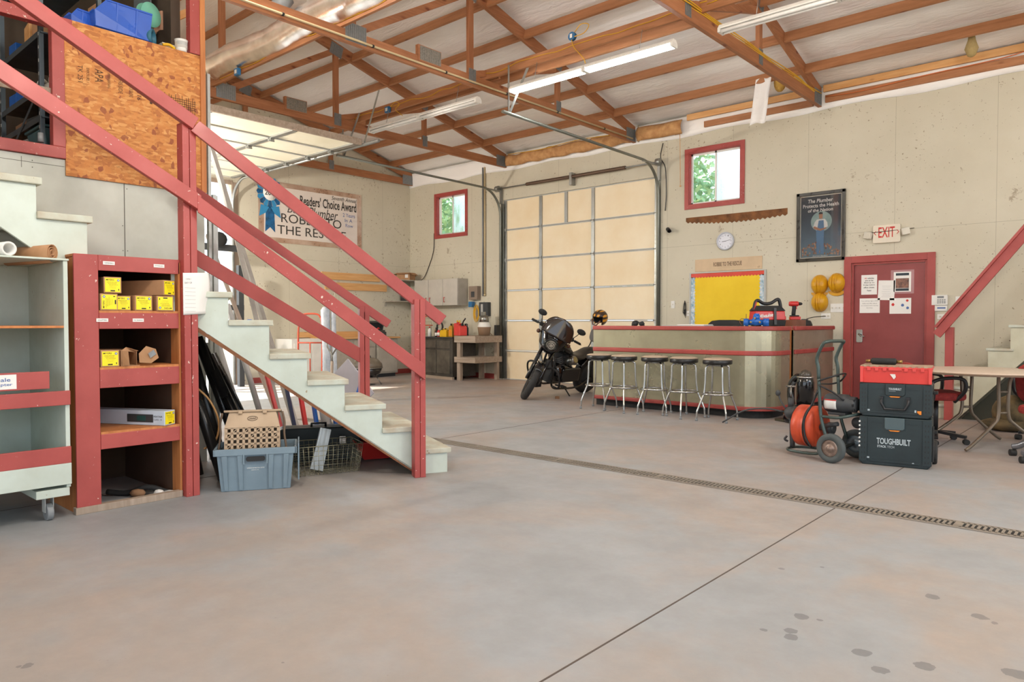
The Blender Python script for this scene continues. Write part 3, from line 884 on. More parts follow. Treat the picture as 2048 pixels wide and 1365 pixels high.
cable([(-9.2, 7.4, 4.7), (-9.05, 7.38, 4.74), (-8.95, 7.38, 4.68), (-9.05, 7.38, 4.62), (-8.9, 7.4, 4.5)], .006, YWIRE, 'curl of yellow cable beside the square junction box')
jbox((-6.18, YR - .08, 4.60), 'blue box on a post at the eaves left of the larger window', BLUED, .09)
jbox((-9.42, 4.92, 4.66), 'blue junction box under the silver duct', BLUED)
mb = MB(); mb.tube([(-6.14, YR - .08, 4.55), (-6.14, YR - .07, 4.3), (-6.15, YR - .04, 4.0), (-6.15, YR - .03, 3.62)], .005, 6); mb.ball((-6.15, YR - .03, 3.6), .015)
single(mb, 'pull_cord', W_LX, 'knotted pull cord hanging left of the larger window', 'cord')
mb = MB(); mb.box(-6.26, YR - .1, 4.5, -6.16, YR - .02, 4.7)
single(mb, 'eaves_post', W_Z, 'short stained post stub at the eaves under the blue box', 'post', bevel=.003)

# fluorescent fixtures
def lamp(x0, lab, on):
    t = thing('fluorescent_light', lab, 'ceiling light', (x0, 7.30, 4.355), group='twin tube shop lights')
    mb = MB()
    for a in (0, 1.235):
        pr = [(-.055, 0), (.055, 0), (.055, .015), (.03, .05), (-.03, .05), (-.055, .015)]
        mb.M = Matrix(((0, 0, 1, a), (1, 0, 0, 0), (0, 1, 0, 0.0), (0, 0, 0, 1))); mb.prism(pr, 0, 1.225)
    mb.build('housing', WHITEM, t, .002)
    for a in (0, 1.235):
        for y in (-.032, .032):
            mb = MB(); mb.cyl((a + .03, y, -.022), (a + 1.195, y, -.022), .019, 10); mb.build('tube', TUBE_ON if on else TUBE_OFF, t)
    mb = MB()
    for a in (0.0, 1.2, 1.235, 2.435): mb.cbox((a + .012, 0, -.012), (.028, .12, .05))
    mb.build('end_cap', WHITEP, t, .002)
    mb = MB()
    for a in (.4, 2.0): mb.cyl((a, 0, .05), (a, .06, .30), .004, 6)
    mb.build('hanger', GALV, t)
lamp(-6.50, 'lit twin tube shop light glowing bright white', True)
lamp(-9.58, 'unlit twin tube shop light near the raised door', False)
lamp(-3.50, 'unlit twin tube shop light in the upper right corner', False)

# silver duct
mb = MB(); pts = []; rs = []
for i in range(70):
    x = -10.35 + i * .07
    pts.append((x, 4.98 + .02 * math.sin(x * 2), 4.90 + .015 * math.sin(x * 3.1))); rs.append(.19 + .0025 * math.sin(i * 1.9) + .005 * math.sin(i * .7))
rs[0] = .10; rs[1] = .11; rs[2] = .12; rs[3] = .185
mb.tube(pts, rs, 24)
t = thing('ventilation_duct', 'crinkled silver foil duct lying across the bottom chords', 'duct', (0, 0, 0)); mb.build('duct_sleeve', FOIL, t)
mb = MB(); mb.lathe([(0.10, 0), (.10, .2), (.092, .2), (.092, 0)], 20)
o = mb.build('duct_collar', MGREY, t); o.location = (-7.95, 4.80, 5.20); o.rotation_euler = (R(150), R(20), 0)
mb = MB(); mb.lathe([(0.09, 0), (.09, .16), (.082, .16), (.082, 0)], 20)
single(mb, 'vent_pipe', MGREY, 'short grey vent pipe stub beside the duct brace', 'pipe', (-6.65, 5.1, 5.0), rot=(R(115), R(10), 0))
# loose things up at the roof
mb = MB()
mb.grid(lambda u, v: (-4.50 + .25 * u + .03 * v * math.sin(3 * u) - .10 * v, 10.60 + .03 * math.sin(u * 5 + v), 4.88 - .66 * v + .02 * math.sin(u * 6)), 10, 12)
single(mb, 'insulation_flap', INSUL, 'strip of white vapour barrier hanging down left of the poster truss', 'insulation', solid=.004)
mb = MB(); mb.ball((0, 0, 0), .09, .08, .14, 12, 8)
single(mb, 'insulation_tuft', paint('glass_wool', 'c49a4a', .95, bump=.8, scale=30), 'yellow glass wool tuft behind the hanging white flap', 'insulation', (-4.18, 10.72, 4.80))
mb = MB(); mb.lathe([(.02, .22), (.03, .17), (.045, .05), (.08, -.06), (.05, -.14), (.02, -.16)], 9)
single(mb, 'insulation_tuft', paint('glass_wool_dusty', 'b09a68', .95, bump=.8, scale=30), 'glass wool tuft poking through the ceiling near the right edge', 'insulation', (-1.765, 10.86, 4.79))
mb = MB(); mb.cbox((0, 0, 0), (.5, .03, .1))
single(mb, 'wood_offcut', W_LX, 'loose board end sticking up beside the red loft post', 'board', (-10.3, 4.6, 5.6), rot=(0, R(-30), R(60)))

# ================================================================== STAIRCASE ON THE LEFT
TH = R(25)
O1 = Vector((-4.355, 3.798, 0)); D1 = Vector((math.sin(TH), math.cos(TH), 0)); N1 = Vector((-math.cos(TH), math.sin(TH), 0))
SW = 1.0
# local frame of the lower flight: x = down the flight (s), y = inward, z up
st = thing('staircase', 'pale painted wooden staircase with red handrails climbing left', 'staircase', O1)
Mst = Matrix(((D1.x, N1.x, 0, 0), (D1.y, N1.y, 0, 0), (0, 0, 1, 0), (0, 0, 0, 1)))
tz = [.203, .392, .583, .786, .990, 1.238, 1.440, 1.655]
ns = [.25, 0, -.285, -.575, -.853, -1.122, -1.40, -1.66]
for k in range(8):
    back = ns[k + 1] - .03 if k < 7 else -1.95
    mb = MB(Mst); mb.box(ns[k], -.02, tz[k] - .042, back, SW, tz[k]); mb.build('tread', TREAD, st, .006)
    mb = MB(Mst); mb.box(ns[k] - .03, .006, (tz[k - 1] if k else 0), ns[k] - .05, SW - .01, tz[k] - .042); mb.build('riser', STAIR, st)
# near stringer: sawtooth board
pl = [(-.05 + ns[0] + .02, 0), (ns[0] - .03, tz[0] - .042)]
pl = [(.222, 0), (.222, tz[0] - .042)]
for k in range(1, 8):
    pl += [(ns[k] - .028, tz[k - 1] - .042), (ns[k] - .028, tz[k] - .042)]
pl += [(-1.80, tz[7] - .042), (-1.80, 1.31), (-.02, 0)]
def stringer(y, name, mat):
    mb = MB(Mst @ Matrix(((1, 0, 0, 0), (0, 0, 1, y), (0, 1, 0, 0), (0, 0, 0, 1))))
    mb.prism(pl, 0, .025); return mb.build(name, mat, st, .002)
stringer(0, 'stringer', STAIR); stringer(SW - .03, 'stringer', STAIR)
mb = MB(Mst); mb.beam((-1.80, .03, 1.29), (-.03, .03, -.0 + .01), .06, .025); mb.build('stringer_edge', W_DARK, st)
# near post, guard board and handrail of the lower flight
def P1(s_, off, z): return O1 * 0 + D1 * s_ + N1 * off + Vector((0, 0, z))
mb = MB(Mst)
mb.box(-.085, -.125, 0, -.042, -.028, 1.40); mb.box(-.039, -.125, 0, .004, -.028, 1.40)
mb.build('post', REDCH, st, .003)
J = Vector((-4.985, 2.29, 0)) - O1
js = J.dot(D1); jo = J.dot(N1)
def nb(a, b, w_, h, name, mat=REDCH, up=(0, 0, 1)):
    mb = MB(); mb.beam(a, b, w_, h, up); return mb.build(name, mat, st, .003)
e1 = D1 * .155 + N1 * -.085
nb(Vector((J.x, J.y, 2.585)), Vector((e1.x, e1.y, 1.235)), .045, .092, 'handrail', RED)
e2 = D1 * -0.01 + N1 * -.15
# lower guard board with a clipped end
def guard(a, b, th_, h, name, mat=REDCH, clip=True):
    a = Vector(a); b = Vector(b); L = (b - a).to_2d().length; dz = (b.z - a.z)
    d = (b - a); d.z = 0; d.normalize(); n_ = Vector((-d.y, d.x, 0))
    mb = MB(Matrix(((d.x, 0, n_.x, a.x), (d.y, 0, n_.y, a.y), (0, 1, 0, a.z), (0, 0, 0, 1))))
    v = h / 2 * math.hypot(1, dz / L)
    pol = [(0, v), (0, -v), (L, dz - v), (L, dz + v)]
    mb.prism(pol, -th_ / 2, th_ / 2); return mb.build(name, mat, st, .003)
guard((J.x + .025, J.y, 2.045), (e2.x, e2.y, .83), .04, .094, 'guard_board')
# upper flight, parallel with the loft wall
yU = [1.70, 1.415, 1.13, .85, .56, .28, 0.0]
zU = [1.915, 2.125, 2.335, 2.54, 2.75, 2.96, 3.17]
c = Matrix.Translation(-O1)
for k in range(6):
    mb = MB(c); mb.box(-5.18, yU[k] - .315, zU[k] - .045, XW + .01, yU[k], zU[k]); mb.build('tread', TREAD, st, .006)
    mb = MB(c); mb.box(-5.21, yU[k] - .05, zU[k] - .21, XW + .01, yU[k] - .03, zU[k] - .045); mb.build('riser', STAIR, st)
pl2 = []
for k in range(6): pl2 += [(yU[k] - .028, zU[k] - .25 if k == 0 else zU[k - 1] - .045), (yU[k] - .028, zU[k] - .045)]
pl2 = [(1.672, 1.665), (1.672, 1.87)] + pl2[2:] + [(-.03, 2.7), (1.45, 1.615), (1.60, 1.61)]
for xx in (-5.235, ):
    mb = MB(c @ Matrix(((0, 0, 1, xx), (1, 0, 0, 0), (0, 1, 0, 0), (0, 0, 0, 1)))); mb.prism(pl2, 0, .028); mb.build('stringer', STAIR, st, .002)
# tall corner post
mb = MB(c); mb.box(-5.085, 2.205, 0, -4.995, 2.251, 2.60); mb.box(-5.085, 2.255, 0, -4.995, 2.30, 2.60); mb.build('post', REDCH, st, .003)
nb(Vector((-4.985, 2.285, 2.60)) - O1, Vector((-4.985, .3, 3.62)) - O1, .05, .092, 'handrail', RED)
guard(Vector((-4.965, 2.31, 2.05)) - O1, Vector((-4.965, .3, 3.13)) - O1, .04, .10, 'guard_board')
# far side rail of the lower flight
A2 = Vector((-4.99, 2.30, 0)) - O1 + N1 * 1.02
def F(s_, z, off=0): q = A2 + D1 * s_ + N1 * off; return Vector((q.x, q.y, z))
nb(F(-0.05, 2.325), F(1.60, 1.205), .045, .075, 'handrail', RED)
nb(F(-0.05, 1.78), F(1.36, .905), .04, .115, 'guard_board', RED)
mb = MB()
for a, b in ((1.33, 1.372), (1.376, 1.42)):
    p = F((a + b) / 2, 0, .02); q = Vector(p); q.z = 1.37
    mb.beam(p, q, .09, .042, D1)
mb.build('post', RED, st, .003)

# ================================================================== SHELVING AT THE LEFT
XS = -5.05
sh = thing('shelving_unit', 'chipped red shelving built under the stairs, holding long cartons', 'shelf unit', (XS, 1.86, 0))
c = Matrix.Translation((-XS, -1.86, 0))
def sp(name, mat, *bx, bevel=.003):
    mb = MB(c)
    for b in bx: mb.box(*b)
    return mb.build(name, mat, sh, bevel)
sp('side_stile', REDCH, (XS - .018, 1.54, .035, XS, 1.682, 1.655))
sp('top_rail', REDCH, (XS - .018, 1.682, 1.555, XS, 2.20, 1.655))
sp('top_board', W_PLY, (XS - 1.0, 1.54, 1.655 - .018, XS - .018, 2.2, 1.655))
for z0, z1 in ((1.178, 1.283), (.795, .915), (.398, .495)):
    sp('shelf_rail', REDCH, (XS - .018, 1.682, z0, XS + .004, 2.188, z1))
for z in (1.283, .915, .495): sp('shelf_board', W_PLY, (XS - .98, 1.562, z, XS - .019, 2.186, z + .015), (XS - .019, 1.684, z, XS + .0, 2.186, z + .015), bevel=0)
sp('side_panel', W_PLY, (XS - 1.0, 1.545, 0, XS - .018, 1.56, 1.637))
sp('side_panel', W_PLY, (XS - .13, 2.188, 0, XS + 0.0, 2.203, 1.637))
sp('inner_panel', paint('painted_shade_ply_side', '5a4030', .9), (XS - 1.0, 2.19, 0, XS - .13, 2.203, 1.637))  # ply darkened behind the front strip to imitate shade inside the shelves
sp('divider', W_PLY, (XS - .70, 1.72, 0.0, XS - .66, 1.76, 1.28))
sp('back_panel', paint('painted_shade_ply_back', '4a3524', .9), (XS - 1.02, 1.54, 0, XS - 1.0, 2.2, 1.637))  # back coloured dark for the shade deep in the shelving
sp('base_sill', W_GREY, (XS - .04, 1.53, 0, XS + .012, 2.2, .045))
for i, (y, z) in enumerate(((1.745, 1.605), (2.06, 1.605), (1.70, 1.235), (1.92, 1.235))):
    mb = MB(c); mb.box(XS + .0015 + (.003 if i > 1 else 0), y - .035, z - .011, XS + .003 + (.003 if i > 1 else 0), y + .035, z + .011)
    mb.M = c @ Matrix(((0, 0, 1, XS + .003 + (.003 if i > 1 else 0)), (1, 0, 0, y - .028), (0, 1, 0, z - .004), (0, 0, 0, 1)))
    mb.text(['SUBMERSIBLES', 'FITTINGS BOX', 'ADAPTERS', 'PVC BUSHING'][i], .056, .008, .001, 1)
    mb.build('shelf_label', [PAPER, INK], sh)

# cartons
MX = Matrix(((0, 0, 1, 0), (1, 0, 0, 0), (0, 1, 0, 0), (0, 0, 0, 1)))     # local: x -> +y, y -> +z, facing +x
def carton(loc, w_, h, L, lab, rz=0, label_rot=0, m=CARD, lm=YLABEL, title='MYERS', lines=True, tilt=0):
    t = thing('cardboard_box', lab, 'box', loc, group='long pump cartons on the red shelves', rot=(tilt, 0, rz))
    mb = MB(); mb.box(-L, -w_ / 2, 0, 0, w_ / 2, h); mb.build('carton', m, t, .003)
    mb = MB(); mb.M = Matrix.Translation((.0008, 0, h / 2)) @ MX @ Matrix.Rotation(label_rot, 4, 'Z')
    a = (w_ if label_rot in (0, PI) else h) * .86 / 2; b = (h if label_rot in (0, PI) else w_) * .86 / 2
    mb.box(-a, -b, 0, a, b, .001, 0)
    M0 = mb.M
    mb.M = M0 @ Matrix.Translation((-a * .86, b * .62, .001)); mb.text(title, a * 1.05, b * .24, .0006, 1, bold=.01)
    if lines:
        for i, (x0, ww, hh) in enumerate(((-.8, 1.35, .09), (-.6, 1.1, .1), (-.5, 1.2, .1), (-.4, .9, .06), (-.4, .8, .05))):
            mb.M = M0 @ Matrix.Translation((a * x0, b * (.36 - .2 * i), .001))
            mb.text(['SUBMERSIBLE PUMP 4IN SERIES', 'PENTAIR WATER GROUP', 'MODEL AND RATING PLATE', 'Delavan WI 53115', '1/2 HP 230V 60HZ'][i], a * ww, b * hh, .0006, 1)
        mb.M = M0; mb.box(-a * .3, -b * .92, .001, a * .3, -b * .74, .0016, 1)
        mb.box(a * .72, -b * .8, .001, a * .84, -b * .55, .0016, 1)
    mb.M = M0 @ Matrix.Translation((a * .74, b * .68, .001)); mb.lathe([(a * .17, 0), (a * .17, .0008)], 16, 2, False)
    mb.M = M0 @ Matrix.Translation((a * .74, b * .68, .0018)); mb.lathe([(a * .07, 0), (a * .07, .0006)], 12, 3, False)
    mb.build('carton_label', [lm, INK, INKBLUE, PAPER], t)
    return t
x_ = XS - .0
carton((x_ - .01, 1.770, 1.412), .105, .105, .5, 'yellow labelled carton alone on top of the upper row, left', rz=R(-4))
carton((x_ + .005, 2.125, 1.405), .100, .105, .62, 'yellow labelled carton on top of the upper row, right', rz=R(22))
carton((x_ + .005, 1.742, 1.299), .105, .108, .5, 'carton with its yellow label turned sideways, leftmost of the upper row', label_rot=R(90))
carton((x_ - .03, 1.842, 1.299), .092, .098, .5, 'yellow labelled carton second from left in the upper row')
carton((x_ + .0, 1.958, 1.299), .112, .102, .5, 'yellow labelled carton third from left in the upper row')
carton((x_ + .01, 2.095, 1.299), .112, .102, .5, 'torn carton with upside-down yellow label, rightmost of the upper row', label_rot=PI)
carton((x_ + .0, 1.745, .931), .112, .108, .5, 'yellow labelled carton on the middle shelf left of the ripped one')
# ripped open carton
t = thing('cardboard_box', 'empty ripped open carton with bent flaps on the middle shelf', 'box', (x_, 1.87, .931), group='long pump cartons on the red shelves')
mb = MB()
mb.box(-.45, -.055, 0, 0, .06, .003); mb.box(-.45, -.058, 0, 0, -.055, .105); mb.box(-.45, .06, 0, -.06, .063, .095); mb.box(-.45, -.055, .102, -.08, .06, .105)
mb.build('carton', CARD, t)
mb = MB(); mb.add([(0, -.055, .105), (.04, -.03, .1), (.05, -.025, .01), (0, -.05, 0)], [(0, 1, 2, 3)]); mb.add([(0, -.055, .105), (-.02, -.02, .125), (.0, .05, .10), (-.04, .04, .09)], [(0, 1, 2, 3)])
mb.add([(-.01, .06, .02), (.03, .12, .015), (.04, .165, .05), (.03, .15, .11), (0, .10, .13), (-.02, .06, .08)], [(0, 1, 2, 3, 4, 5)])
mb.build('flap', CARD, t, solid=.003)
mb = MB(); mb.add([(.035, .112, .05), (.04, .15, .075), (.033, .135, .105), (.02, .105, .08)], [(0, 1, 2, 3)]); o = mb.build('tape', MGREY, t, solid=.004)
# blue white carton
t = carton((x_ + .0, 2.12, .512), .105, .10, .62, 'blue and white printed carton on the lowest shelf board', rz=R(28), m=paint('pale_blue_card', 'c6d0dc', .5), title='PENTAIR')
mb = MB(); mb.box(-.30, -.0545, .02, -.09, -.0525, .075, 0); mb.box(-.22, -.0555, .03, -.15, -.0545, .065, 1)
mb.M = Matrix.Translation((-.085, -.0535, .055)) @ Matrix.Rotation(R(90), 4, 'X'); mb.text('PENTAIR', .07, .012, .0005, 2)
mb.M = Matrix.Translation((-.085, -.0535, .035)) @ Matrix.Rotation(R(90), 4, 'X'); mb.text('CLASS - 15', .065, .010, .0005, 2)
mb.build('print_band', [DGREY, paint('teal_print', '1f4a46', .5), INK], t)
# scraps under the lowest board
for i, (dx, y, z, s_, m, lab) in enumerate(((-.12, 2.09, .03, .05, PAPER, 'crumpled white paper scrap on the floor inside the red shelving'), (-.2, 1.98, .02, .06, CARDD, 'brown scrap on the floor inside the red shelving'), (-.05, 2.13, .012, .05, LGREY, 'grey sheet scrap inside the red shelving by the post'))):
    mb = MB(); mb.ball((0, 0, s_ * .5), s_, s_ * .7, s_ * .5, 7, 4); single(mb, 'scrap', m, lab, 'scrap', (x_ + dx, y, 0.0), R(30 * i))
mb = MB(); mb.curve([(x_ - .1, 2.15, .02), (x_ - .2, 2.05, .06), (x_ - .3, 1.95, .02), (x_ - .4, 1.85, .03)], .02, 8)
single(mb, 'hose', BLACKM, 'dark hose piece on the floor inside the red shelving', 'hose')
# taped sheet on the post
mb = MB()
def sheet(u, v):
    bend = max(0, u - .45)
    return (-4.990 - bend * bend * .12 + .03 * bend * math.sin(v * 5), 2.195 + u * .20, 1.562 - v * .29 + .012 * u)
mb.grid(sheet, 12, 12)
t = thing('paper_sheet', 'white handwritten sheet wrapped round the red stair post', 'paper', (0, 0, 0))
mb.build('sheet', PAPER, t, solid=.0008)
mb = MB()
mb.M = Matrix.Translation((-4.986, 2.205, 1.49)) @ MX
mb.text('6x4 = 24', .05, .014, .001, 0); mb.M = Matrix.Translation((-4.986, 2.21, 1.515)) @ MX; mb.text('( pump )', .04, .014, .001, 0)
for k in range(7): mb.M = Matrix.Translation((-4.986, 2.205, 1.46 - .027 * k)) @ MX; mb.box(0, 0, 0, .075, .001, .0006)
mb.build('writing', paint('pencil_grey', '8a8d96', .7), t)

# white wheeled shelf at the far left
XV = -4.99
vs_t = thing('rolling_shelf', 'pale green shelf cart with red rails and casters, at the left edge', 'shelf cart', (XV - .35, .9, 0))
c = Matrix.Translation((-XV + .35, -.9, 0))
def vp(name, mat, *bx, bevel=.003):
    mb = MB(c)
    for b in bx: mb.box(*b)
    return mb.build(name, mat, vs_t, bevel)
vp('side_panel', STAIR, (XV - .72, 1.465, .2, XV, 1.49, 1.60)); vp('side_panel', STAIR, (XV - .72, .40, .2, XV, .425, 1.60))
vp('back_panel', STAIR, (XV - .74, .40, .2, XV - .72, 1.49, 1.60)); vp('top_board', STAIR, (XV - .74, .36, 1.60, XV + .01, 1.495, 1.612))
vp('divider', STAIR, (XV - .03, 1.07, .95, XV, 1.10, 1.60)); vp('shelf_board', W_PLY, (XV - .72, .425, 1.185, XV, 1.465, 1.20))
vp('shelf_board', STAIR, (XV - .72, .425, .72, XV, 1.465, .74)); vp('shelf_board', STAIR, (XV - .72, .425, .29, XV, 1.465, .31))
vp('shelf_rail', REDCH, (XV, .40, .712, XV + .018, 1.49, .80)); vp('shelf_rail', REDCH, (XV, .40, .352, XV + .018, 1.49, .455))
vp('base_rail', STAIR, (XV, .40, .22, XV + .018, 1.49, .352)); vp('cross_bar', STAIR, (XV - .6, 1.30, .15, XV + .01, 1.48, .2))
vp('drawer_board', REDCH, (XV + .012, .40, .82, XV + .03, 1.375, .925))
mb = MB(c); mb.box(XV + .03, 1.02, .83, XV + .0315, 1.205, .915, 0)
mb.M = c @ Matrix.Translation((XV + .032, 1.055, .875)) @ MX; mb.text('Female', .12, .022, .0008, 1, bold=.01)
mb.M = c @ Matrix.Translation((XV + .032, 1.07, .845)) @ MX; mb.text('Adapter', .115, .022, .0008, 1, bold=.01)
mb.build('shelf_label', [PAPER, INKBLUE], vs_t)
for y in (1.385, .5):
    mb = MB(c); mb.cyl((XV - .07, y - .018, .052), (XV - .07, y + .018, .052), .052, 20); mb.cyl((XV - .07, y - .02, .052), (XV - .07, y + .02, .052), .014, 10, 1); w_ = mb.build('caster', [MGREY, CHROME], vs_t, .004)
    mb = MB(c); mb.box(XV - .11, y - .024, .05, XV - .05, y - .02, .15); mb.box(XV - .11, y + .02, .05, XV - .05, y + .024, .15); mb.build('fork', LGREY, w_)
# rolls on top of the cart
mb = MB(); mb.lathe([(.030, 0), (.030, .60), (.042, .60), (.042, 0), (.030, 0)], 24)
single(mb, 'paper_roll', WHITEP, 'white hollow roll lying on the left shelf cart', 'roll', (XV - .62, 1.09, 1.655), rot=(0, R(90), R(10)))
mb = MB()
sp_ = [(.004 + .0022 * i) for i in range(15)]
pts = []
for i in range(46):
    a = i * .42; r_ = .010 + .0008 * i
    pts.append((r_ * math.cos(a) * 1.3, r_ * math.sin(a) * .8))
v = []; fs = []
for i, p in enumerate(pts): v += [(p[0], p[1], 0), (p[0], p[1], .5)]
for i in range(len(pts) - 1): fs.append((2 * i, 2 * i + 2, 2 * i + 3, 2 * i + 1))
mb.add(v, fs, True)
single(mb, 'paper_roll', CARD, 'rolled brown kraft paper on the left shelf cart', 'roll', (XV - .52, 1.30, 1.645), rot=(0, R(90), R(14)), solid=.002)
mb = MB(); mb.box(-5.40, .3, 1.62, -5.38, 1.15, 1.95)
single(mb, 'osb_sheet', W_PLY, 'brown plywood sheet behind the rolls under the upper stairs', 'board')

# ================================================================== LOFT SHELVES (seen through the red frame)
def flatbox(loc, d, m, name, lab, cat, rz=0, rot=None, bevel=.004, grp=None):
    mb = MB(); mb.cbox((0, 0, d[2] / 2), d); return single(mb, name, m, lab, cat, loc, rz, grp, bevel, rot)
STEELG = paint('grey_shelf_steel', '5c666c', .4, .5)
t = thing('steel_shelving', 'grey perforated steel shelving inside the loft opening', 'shelf unit', (-6.85, 1.95, 2.46))
c = Matrix.Translation((6.85, -1.95, -2.46))
for (x, y) in ((-6.34, 1.74), (-7.40, 1.74), (-6.34, 2.15), (-7.40, 2.15)):
    mb = MB(c); mb.box(x - .02, y - .02, 2.46, x + .02, y - .016, 4.9); mb.box(x - .02, y - .02, 2.46, x - .016, y + .02, 4.9)
    for k in range(24): mb.box(x - .006, y - .022, 2.5 + k * .1, x + .006, y - .0205, 2.525 + k * .1, 1)
    mb.build('upright', [STEELG, LGREY], t)
LS = (2.56, 2.80, 3.02, 3.44, 3.95)
for z in LS:
    mb = MB(c); mb.box(-7.40, 1.735, z - .012, -6.34, 2.15, z); mb.box(-7.40, 1.722, z - .045, -6.34, 1.727, z + .002); mb.build('shelf', STEELG, t, .002)
mb = MB(c); mb.beam((-7.38, 1.715, 2.50), (-6.36, 1.715, 2.98), .003, .03, (0, 0, 1)); mb.build('cross_strap', STEELG, t)
TEAL = paint('teal_tub_plastic', '4a6a70', .45)
t = thing('storage_tub', 'teal plastic tub with lid on the lowest loft shelf', 'tub', (-6.62, 1.92, 2.562))
mb = MB(); mb.taper((0, 0, 0), (.36, .26), (.42, .32), .17); mb.build('tub', TEAL, t, .01)
mb = MB(); mb.box(-.225, -.175, .172, .225, .175, .195); mb.build('lid', TEAL, t, .008)
def lb(x, y, z, d, m, name, lab, cat, rz=0): return flatbox((x, y, z + .001), d, m, name, lab, cat, rz)
lb(-6.98, 1.86, 2.56, (.12, .16, .17), WHITEP, 'storage_box', 'white and orange carton left of the teal tub on the loft shelf', 'box', .1)
lb(-6.55, 1.93, 3.44, (.26, .3, .17), CARD, 'cardboard_box', 'open kraft carton on the upper loft shelf', 'box', .15)
lb(-6.85, 1.92, 3.44, (.22, .28, .20), W_LX, 'cardboard_box', 'tan carton beside the open kraft carton on the upper loft shelf', 'box', -.1)
bl_ = [(-7.02, 3.02, 'blue parts bin on the middle loft shelf, nearest the upright'), (-7.22, 3.02, 'blue parts bin on the middle loft shelf, by the left upright'), (-7.2, 3.44, 'blue parts bin on the upper loft shelf')]
for x, z, lab in bl_: lb(x, 1.88, z, (.16, .24, .12), BLUE, 'storage_bin', lab, 'bin', .05)
lb(-7.15, 1.9, 2.80, (.3, .2, .1), CARDD, 'cardboard_box', 'flat brown carton on the second loft shelf', 'box')
lb(-6.8, 1.95, 3.02, (.2, .2, .09), CARDD, 'cardboard_box', 'small brown carton between gloves and blue bins in the loft', 'box', .2)
lb(-6.72, 1.9, 2.80, (.3, .24, .07), DGREY, 'storage_box', 'dark flat case on the second loft shelf', 'box', .1)
mb = MB(); mb.ball((0, 0, .04), .07, .05, .04); mb.ball((.05, 0, .09), .045, .03, .05); mb.tube([(0, 0, .05), (.02, -.07, .1), (.02, -.1, .03)], .012, 6)
single(mb, 'glove', OFFW, 'pair of dirty white work gloves on the middle loft shelf', 'glove', (-6.48, 1.84, 3.021))
mb = MB(); mb.curve([(-6.75, 1.79, 3.03), (-6.66, 1.77, 3.05), (-6.6, 1.78, 3.06), (-6.54, 1.79, 3.04)], .008, 6); single(mb, 'cable', OFFW, 'beige cord curling beside the work gloves', 'cable')
mb = MB(); mb.box(XW - .03, 1.3, 2.92, XW - .01, 1.76, 2.985)
single(mb, 'plank', W_GREYX, 'short grey plank nailed across the loft opening', 'plank')
mb = MB(); mb.cyl((0, 0, 0), (0, 0, .07), .022, 12, r2=.018); single(mb, 'bottle', MGREY, 'small grey bottle in the corner of the loft opening', 'bottle', (-6.25, 1.70, 2.575))

# OSB sheet
t = thing('osb_board', 'big stamped OSB sheet screwed to the wall behind the stairs', 'board', (XW + .012, 2.365, 2.34))
mb = MB(); mb.box(-.009, -.52, 0, .009, .52, 1.185); mb.build('board', OSB, t)
STAMP = paint('faded_stamp_ink', '4a3020', .8)
for (y, z, w_, h, s_, rot) in ((-.43, .86, .13, .034, 'TK 251', -90), (-.37, .85, .11, .02, 'EXPOSURE 1', -90), (-.31, .86, .10, .06, 'APA', -90), (-.22, .85, .12, .02, 'RATED SHEATHING', -90), (-.14, .84, .13, .03, 'THIS SIDE', -90), (-.06, .82, .12, .03, 'SIZED FOR SPACING', -90), (.0, .80, .11, .035, '24/16', -90), (.1, .74, .06, .02, 'I', -90)):
    mb = MB(); mb.M = Matrix.Translation((.0095, y, z)) @ MX @ Matrix.Rotation(R(rot), 4, 'Z'); mb.text(s_, w_, h, .0006); mb.build('stamp', STAMP, t)
mb = MB()
for k in range(16):
    y = .20 + k * .018; mb.M = Matrix.Identity(4); mb.box(.0095, y, .70 - .004 * k, .0101, y + .004, .79 + .02 * math.sin(k * 2.3))
for k in range(5): mb.box(.0095, .18, .70 + .018 * k, .0101, .48, .704 + .018 * k)
mb.build('stamp', STAMP, t)
# items on the OSB ledge
LZ = 3.528
mb = MB(); mb.box(XW - .45, 1.86, LZ - .03, XW, 2.80, LZ - .005); single(mb, 'ledge_board', W_PLY, 'plywood ledge behind the top of the OSB sheet', 'board')
BINB = paint('blue_bin_plastic', '2a5cc0', .3, c2='2450ac')
def bin_(loc, lab, L, W_, H_, rz, sc=1, rot=None):
    t = thing('storage_bin', lab, 'bin', loc, rz, rot=rot)
    mb = MB(); th = .005
    mb.taper((0, 0, 0), (W_ * .8, L * .92), (W_, L), .006)
    for sy in (-1, 1):
        mb.add([(-W_ * .4, sy * L * .46, 0), (W_ * .4, sy * L * .46, 0), (W_ * .5, sy * L * .5, H_ * (.55 if sy < 0 else 1)), (-W_ * .5, sy * L * .5, H_ * (.55 if sy < 0 else 1))], [(0, 1, 2, 3)])
    for sx_ in (-1, 1):
        mb.add([(sx_ * W_ * .4, -L * .46, 0), (sx_ * W_ * .4, L * .46, 0), (sx_ * W_ * .5, L * .5, H_), (sx_ * W_ * .5, -L * .30, H_), (sx_ * W_ * .5, -L * .5, H_ * .55)], [(0, 1, 2, 3, 4)])
    mb.build('shell', BINB, t, solid=th)
    mb = MB()
    for sx_ in (-1, 1):
        mb = MB(); mb.box(sx_ * W_ * .5 - .006, -L * .30, H_ - .014, sx_ * W_ * .5 + .008, L * .5, H_)
        for y in (-.12, .22): mb.beam((sx_ * W_ * .41, y * L, .01), (sx_ * W_ * .51, y * L, H_ - .01), .012, .012)
        mb.build('rim', BINB, t, .002)
bin_((XW - .11, 2.275, LZ + .005), 'large blue parts bin tipped on the ledge above the OSB sheet', .44, .24, .235, R(3))
bin_((XW - .14, 2.02, LZ + .003), 'small blue parts bin left of the large one on the ledge', .22, .14, .13, R(8))
